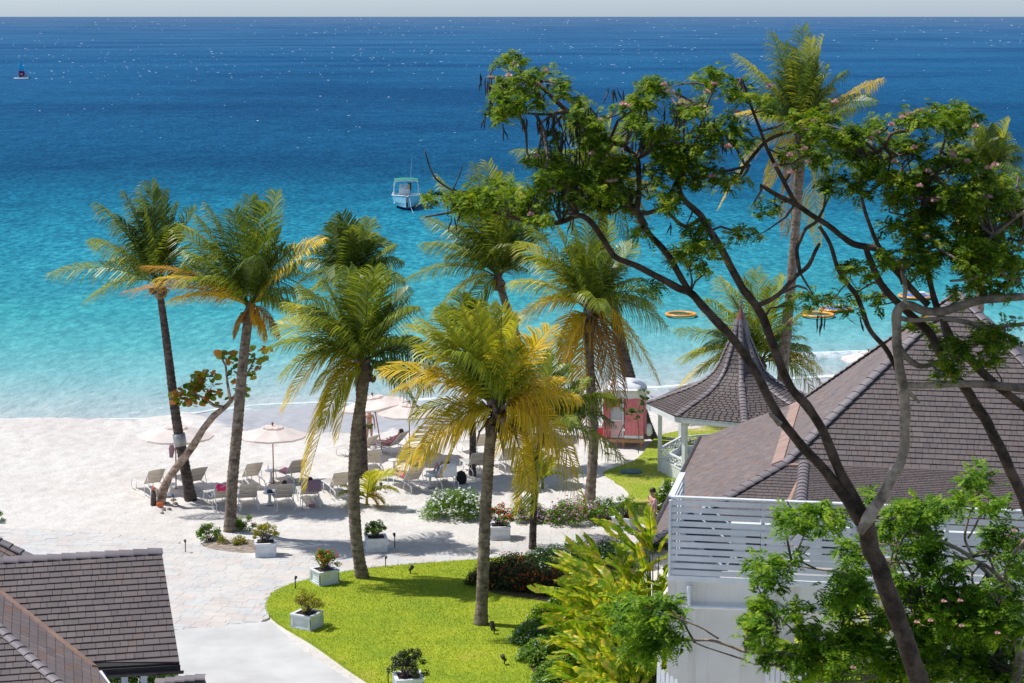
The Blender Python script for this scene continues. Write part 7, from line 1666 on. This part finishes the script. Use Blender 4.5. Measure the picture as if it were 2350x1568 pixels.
def person(label, loc, heading, J_, skinm, clothes, group=None, woman=False, glasses=False, hairm='hair', scale=1.0, longhair=False):
    """J_: joint positions in the person's own frame (x forwards)"""
    r = thing('person', label, 'person', loc, group, heading); r.scale = (scale,)*3
    keys = list(J_.keys()); V_ = [Vector(J_[k]) for k in keys]; ix = {k: i for i, k in enumerate(keys)}
    E_ = [('pelvis','spine'),('spine','chest'),('chest','neck'),('neck','jaw'),('jaw','head')]
    for s in 'lr': E_ += [('pelvis','hip'+s),('hip'+s,'knee'+s),('knee'+s,'ankle'+s),('ankle'+s,'toe'+s),('chest','sho'+s),('sho'+s,'elb'+s),('elb'+s,'wri'+s),('wri'+s,'palm'+s)]
    RD = dict(pelvis=.13,spine=.12,chest=.135,neck=.052,jaw=.075,head=.088,hip=.088,knee=.055,ankle=.036,toe=.03,sho=.058,elb=.038,wri=.026,palm=.03)
    if woman: RD.update(spine=.098, chest=.12, sho=.048)
    rads = [RD[k[:-1]] if k[-1] in 'lr' and k[:-1] in RD else RD[k] for k in keys]
    E_ = [(ix[a], ix[b]) for a, b in E_]
    for s in 'lr':      # five short fingers
        w_, p_ = Vector(J_['wri'+s]), Vector(J_['palm'+s]); d = (p_-w_).normalized(); sd_ = d.cross(Vector((0,1,.2))).normalized()
        for k in range(5):
            if k == 0: dr = (d*.4 + sd_*.9).normalized(); st_ = w_.lerp(p_, .4); L = .05
            else: dr = (d + sd_*(.5-.22*k)*.6).normalized(); st_ = p_ + sd_*(.03-.018*k); L = (.075,.082,.078,.06)[k-1]
            i0 = len(V_); V_ += [st_+dr*L*.5, st_+dr*L + d.cross(sd_)*.012]; rads += [.0095,.008]; E_ += [(ix['palm'+s] if k else ix['wri'+s], i0), (i0, i0+1)]
    skin('body', V_, E_, rads, M[skinm], r)
    H = Vector(J_['head']); Jw = Vector(J_['jaw']); up = (H-Jw).normalized(); fw = Vector(J_.get('face', (1,0,0))) if False else Vector((1,0,0)); fw = (fw - up*fw.dot(up)).normalized(); sd_ = up.cross(fw)
    mb = MB(); c_ = H + up*.012 - fw*.014
    for k in range(7):
        ph = math.pi*.5*k/6
        for j in range(12):
            a = 2*math.pi*j/12; q = fw*math.cos(a)*math.cos(ph) + sd_*math.sin(a)*math.cos(ph)*.9 + up*math.sin(ph)
            low_ = -.05 if (math.cos(a) < .3 and k == 0) else 0
            if longhair and math.cos(a) < -.1 and k == 0: low_ = -.18
            mb.V.append(c_ + q*.106 + up*low_)
    for k in range(6):
        for j in range(12): j2 = (j+1)%12; mb.F.append([k*12+j, k*12+j2, (k+1)*12+j2, (k+1)*12+j]); mb.mi.append(0)
    w = WL[r.name]; me_ = mesh_np('hair', mb.V, mb.F, M[hairm], True); link('hair', me_, r, None)
    mb = MB(); mb.ball(H + fw*.092 - up*.03, .016, 6, (1,.8,1.4)); mb.ball(H + sd_*.088 - up*.025, .02, 6, (1,.5,1.5)); mb.ball(H - sd_*.088 - up*.025, .02, 6, (1,.5,1.5)); o = link('face_features', mesh_np('f', mb.V, mb.F, M[skinm], True), r)
    mb = MB(); mb.ball(H+fw*.083+sd_*.03+up*.0, .011, 6); mb.ball(H+fw*.083-sd_*.03+up*.0, .011, 6); link('eyes', mesh_np('eyes', mb.V, mb.F, M['black'], True), r)
    mb = MB(); mb.ball(H+fw*.085-up*.062, .016, 6, (.5,1.5,.4)); link('mouth', mesh_np('m', mb.V, mb.F, M['rose'], True), r)
    if glasses:
        mb = MB(); mb.beam(H+fw*.096+sd_*.065+up*.004, H+fw*.096-sd_*.065+up*.004, .012, .032, up)
        for s_ in (-1,1): mb.beam(H+fw*.09+sd_*.068*s_+up*.008, H-fw*.02+sd_*.092*s_+up*.008, .006, .01, up)
        link('sunglasses', mesh_np('g', mb.V, mb.F, M['black']), r)
    for nm, ks, es, rd_, mat in clothes:
        ii2 = {k: i for i, k in enumerate(ks)}
        vs_ = [Vector(J_[k]) if k in J_ else Vector(J_[k.split('>')[0]]).lerp(Vector(J_[k.split('>')[1]]), float(k.split('>')[2])) for k in ks]
        skin(nm, vs_, [(ii2[a], ii2[b]) for a, b in es], rd_, M[mat], r)
    return r
STAND = dict(pelvis=(0,0,.96),spine=(0,0,1.13),chest=(0,0,1.34),neck=(-.01,0,1.49),jaw=(.02,0,1.575),head=(.015,0,1.66),
 hipl=(0,.095,.90),kneel=(.03,.10,.50),anklel=(-.01,.10,.085),toel=(.14,.12,.035),hipr=(0,-.095,.90),kneer=(.02,-.10,.50),ankler=(-.02,-.10,.085),toer=(.13,-.12,.035),
 shol=(0,.185,1.40),elbl=(-.02,.235,1.12),wril=(.03,.25,.88),palml=(.045,.25,.81),shor=(0,-.185,1.40),elbr=(-.02,-.235,1.12),wrir=(.03,-.25,.88),palmr=(.045,-.25,.81))
def shorts(mat, f=.62): return ('shorts', ['pelvis','pelvis>spine>.25','hipl','hipr','hipl>kneel>%g'%f,'hipr>kneer>%g'%f], [('pelvis','pelvis>spine>.25'),('pelvis','hipl'),('pelvis','hipr'),('hipl','hipl>kneel>%g'%f),('hipr','hipr>kneer>%g'%f)], [.145,.13,.10,.10,.092,.092], mat)
def shirt(mat): return ('shirt', ['spine','pelvis>spine>.2','chest','chest>neck>.55','shol','shor','shol>elbl>.6','shor>elbr>.6'], [('spine','pelvis>spine>.2'),('spine','chest'),('chest','chest>neck>.55'),('chest','shol'),('chest','shor'),('shol','shol>elbl>.6'),('shor','shor>elbr>.6')], [.142,.15,.155,.07,.078,.078,.066,.066], mat)
W_ = dict(STAND); W_.update(kneel=(.14,.09,.52),anklel=(.20,.09,.10),toel=(.34,.10,.05),ankler=(-.16,-.09,.10),toer=(-.03,-.10,.035),wril=(.10,.27,.90),palml=(.13,.27,.83))
person('man in a pink polo shirt and sunglasses walking left past the planter', G(1497,1243), R(195), W_, 'skin', [shorts('grey',.8), shirt('pinkshirt'), ('collar', ['chest>neck>.6','chest>neck>.95'], [('chest>neck>.6','chest>neck>.95')], [.075,.062], 'pinkshirt')], glasses=True, scale=1.14)
person('woman in a patterned green bikini standing at the water side, head behind the parasol', G(848,1023), R(-80), {**STAND, 'kneel':(.10,.085,.52),'anklel':(.06,.07,.10),'toel':(.19,.08,.04)}, 'skin',
  [('bikini_bottom', ['pelvis','pelvis>hipl>.6','pelvis>hipr>.6'], [('pelvis','pelvis>hipl>.6'),('pelvis','pelvis>hipr>.6')], [(.136),.10,.10], 'l_hedge'), ('bikini_top', ['chest','chest>spine>.35'], [('chest','chest>spine>.35')], [.135,.12], 'l_hedge')], woman=True, longhair=True, scale=.98)
person('man in grey shorts and dark shoes standing behind the gazebo, seen below its eave', G(1569,1012,.04), R(-60), STAND, 'skindark', [shorts('grey',.85), shirt('grey'), ('shoes', ['ankler','toer'], [('ankler','toer')], [.05,.045], 'black'), ('shoes', ['anklel','toel'], [('anklel','toel')], [.05,.045], 'black')])
def lying(knees=True, s=1):
    d = dict(pelvis=(.22,0,.50),spine=(.02,0,.55),chest=(-.14,0,.70),neck=(-.27,0,.84),jaw=(-.31,0,.92),head=(-.37,0,1.0))
    for s_, k in ((1,'l'),(-1,'r')):
        d['hip'+k] = (.28,.09*s_,.47)
        if knees: d['knee'+k] = (.62,.10*s_,.80 if k == 'l' else .86); d['ankle'+k] = (.92,.10*s_,.44); d['toe'+k] = (1.05,.11*s_,.41)
        else: d['knee'+k] = (.72,.10*s_,.47); d['ankle'+k] = (1.13,.10*s_,.43); d['toe'+k] = (1.19,.12*s_,.53)
        d['sho'+k] = (-.20,.18*s_,.74); d['elb'+k] = (-.04,.25*s_,.56); d['wri'+k] = (.14,.17*s_,.64); d['palm'+k] = (.20,.14*s_,.66)
    return d
def on_lounger(i, label, knees, clothes, woman=False, sk='skin'):
    g, h = LW_[i]; return person(label, g, h, lying(knees), sk, clothes, 'sunbathers', woman, scale=1.08)
on_lounger(6, 'sunbather with raised knees in blue patterned shorts on the front row lounger', True, [shorts('blue',.7)])
on_lounger(13, 'sunbather in bright blue shorts on the lounger beside the backpack', True, [shorts('bluevinyl',.6)])
on_lounger(11, 'sunbather in pink under the third parasol', False, [shorts('rose',.4), shirt('rose')], True)
on_lounger(12, 'sunbather stretched out in the palm shade, mostly hidden by the lounger back', False, [shorts('hotpink',.4)])
on_lounger(7, 'sunbather hidden behind the hanging frond tip on the mauve cloth lounger', False, [shorts('mauve',.5)])
SIT = dict(STAND); SIT.update(pelvis=(0,0,.12),spine=(-.03,0,.30),chest=(-.02,0,.50),neck=(0,0,.65),jaw=(.03,0,.735),head=(.03,0,.82),hipl=(.08,.10,.10),hipr=(.08,-.10,.10),kneel=(.42,.13,.28),kneer=(.42,-.13,.28),anklel=(.70,.12,.06),ankler=(.70,-.12,.06),toel=(.83,.13,.05),toer=(.83,-.13,.05),
  shol=(-.02,.18,.56),shor=(-.02,-.18,.56),elbl=(.10,.24,.34),elbr=(.10,-.24,.34),wril=(.32,.20,.30),wrir=(.32,-.2,.30),palml=(.38,.18,.30),palmr=(.38,-.18,.30))
pb = G(47,182,-.8)
person('sailor in dark clothes sitting under the sail of the catamaran', (pb.x-.1,pb.y+.4,-.3), R(90), SIT, 'skindark', [shirt('black_cloth'), shorts('black_cloth')], 'sailors', scale=1.1)
person('sailor in a yellow vest steering at the stern of the catamaran', (pb.x+1.55,pb.y+.4,-.3), R(100), SIT, 'skindark', [shirt('gold'), shorts('black_cloth')], 'sailors', scale=1.1)
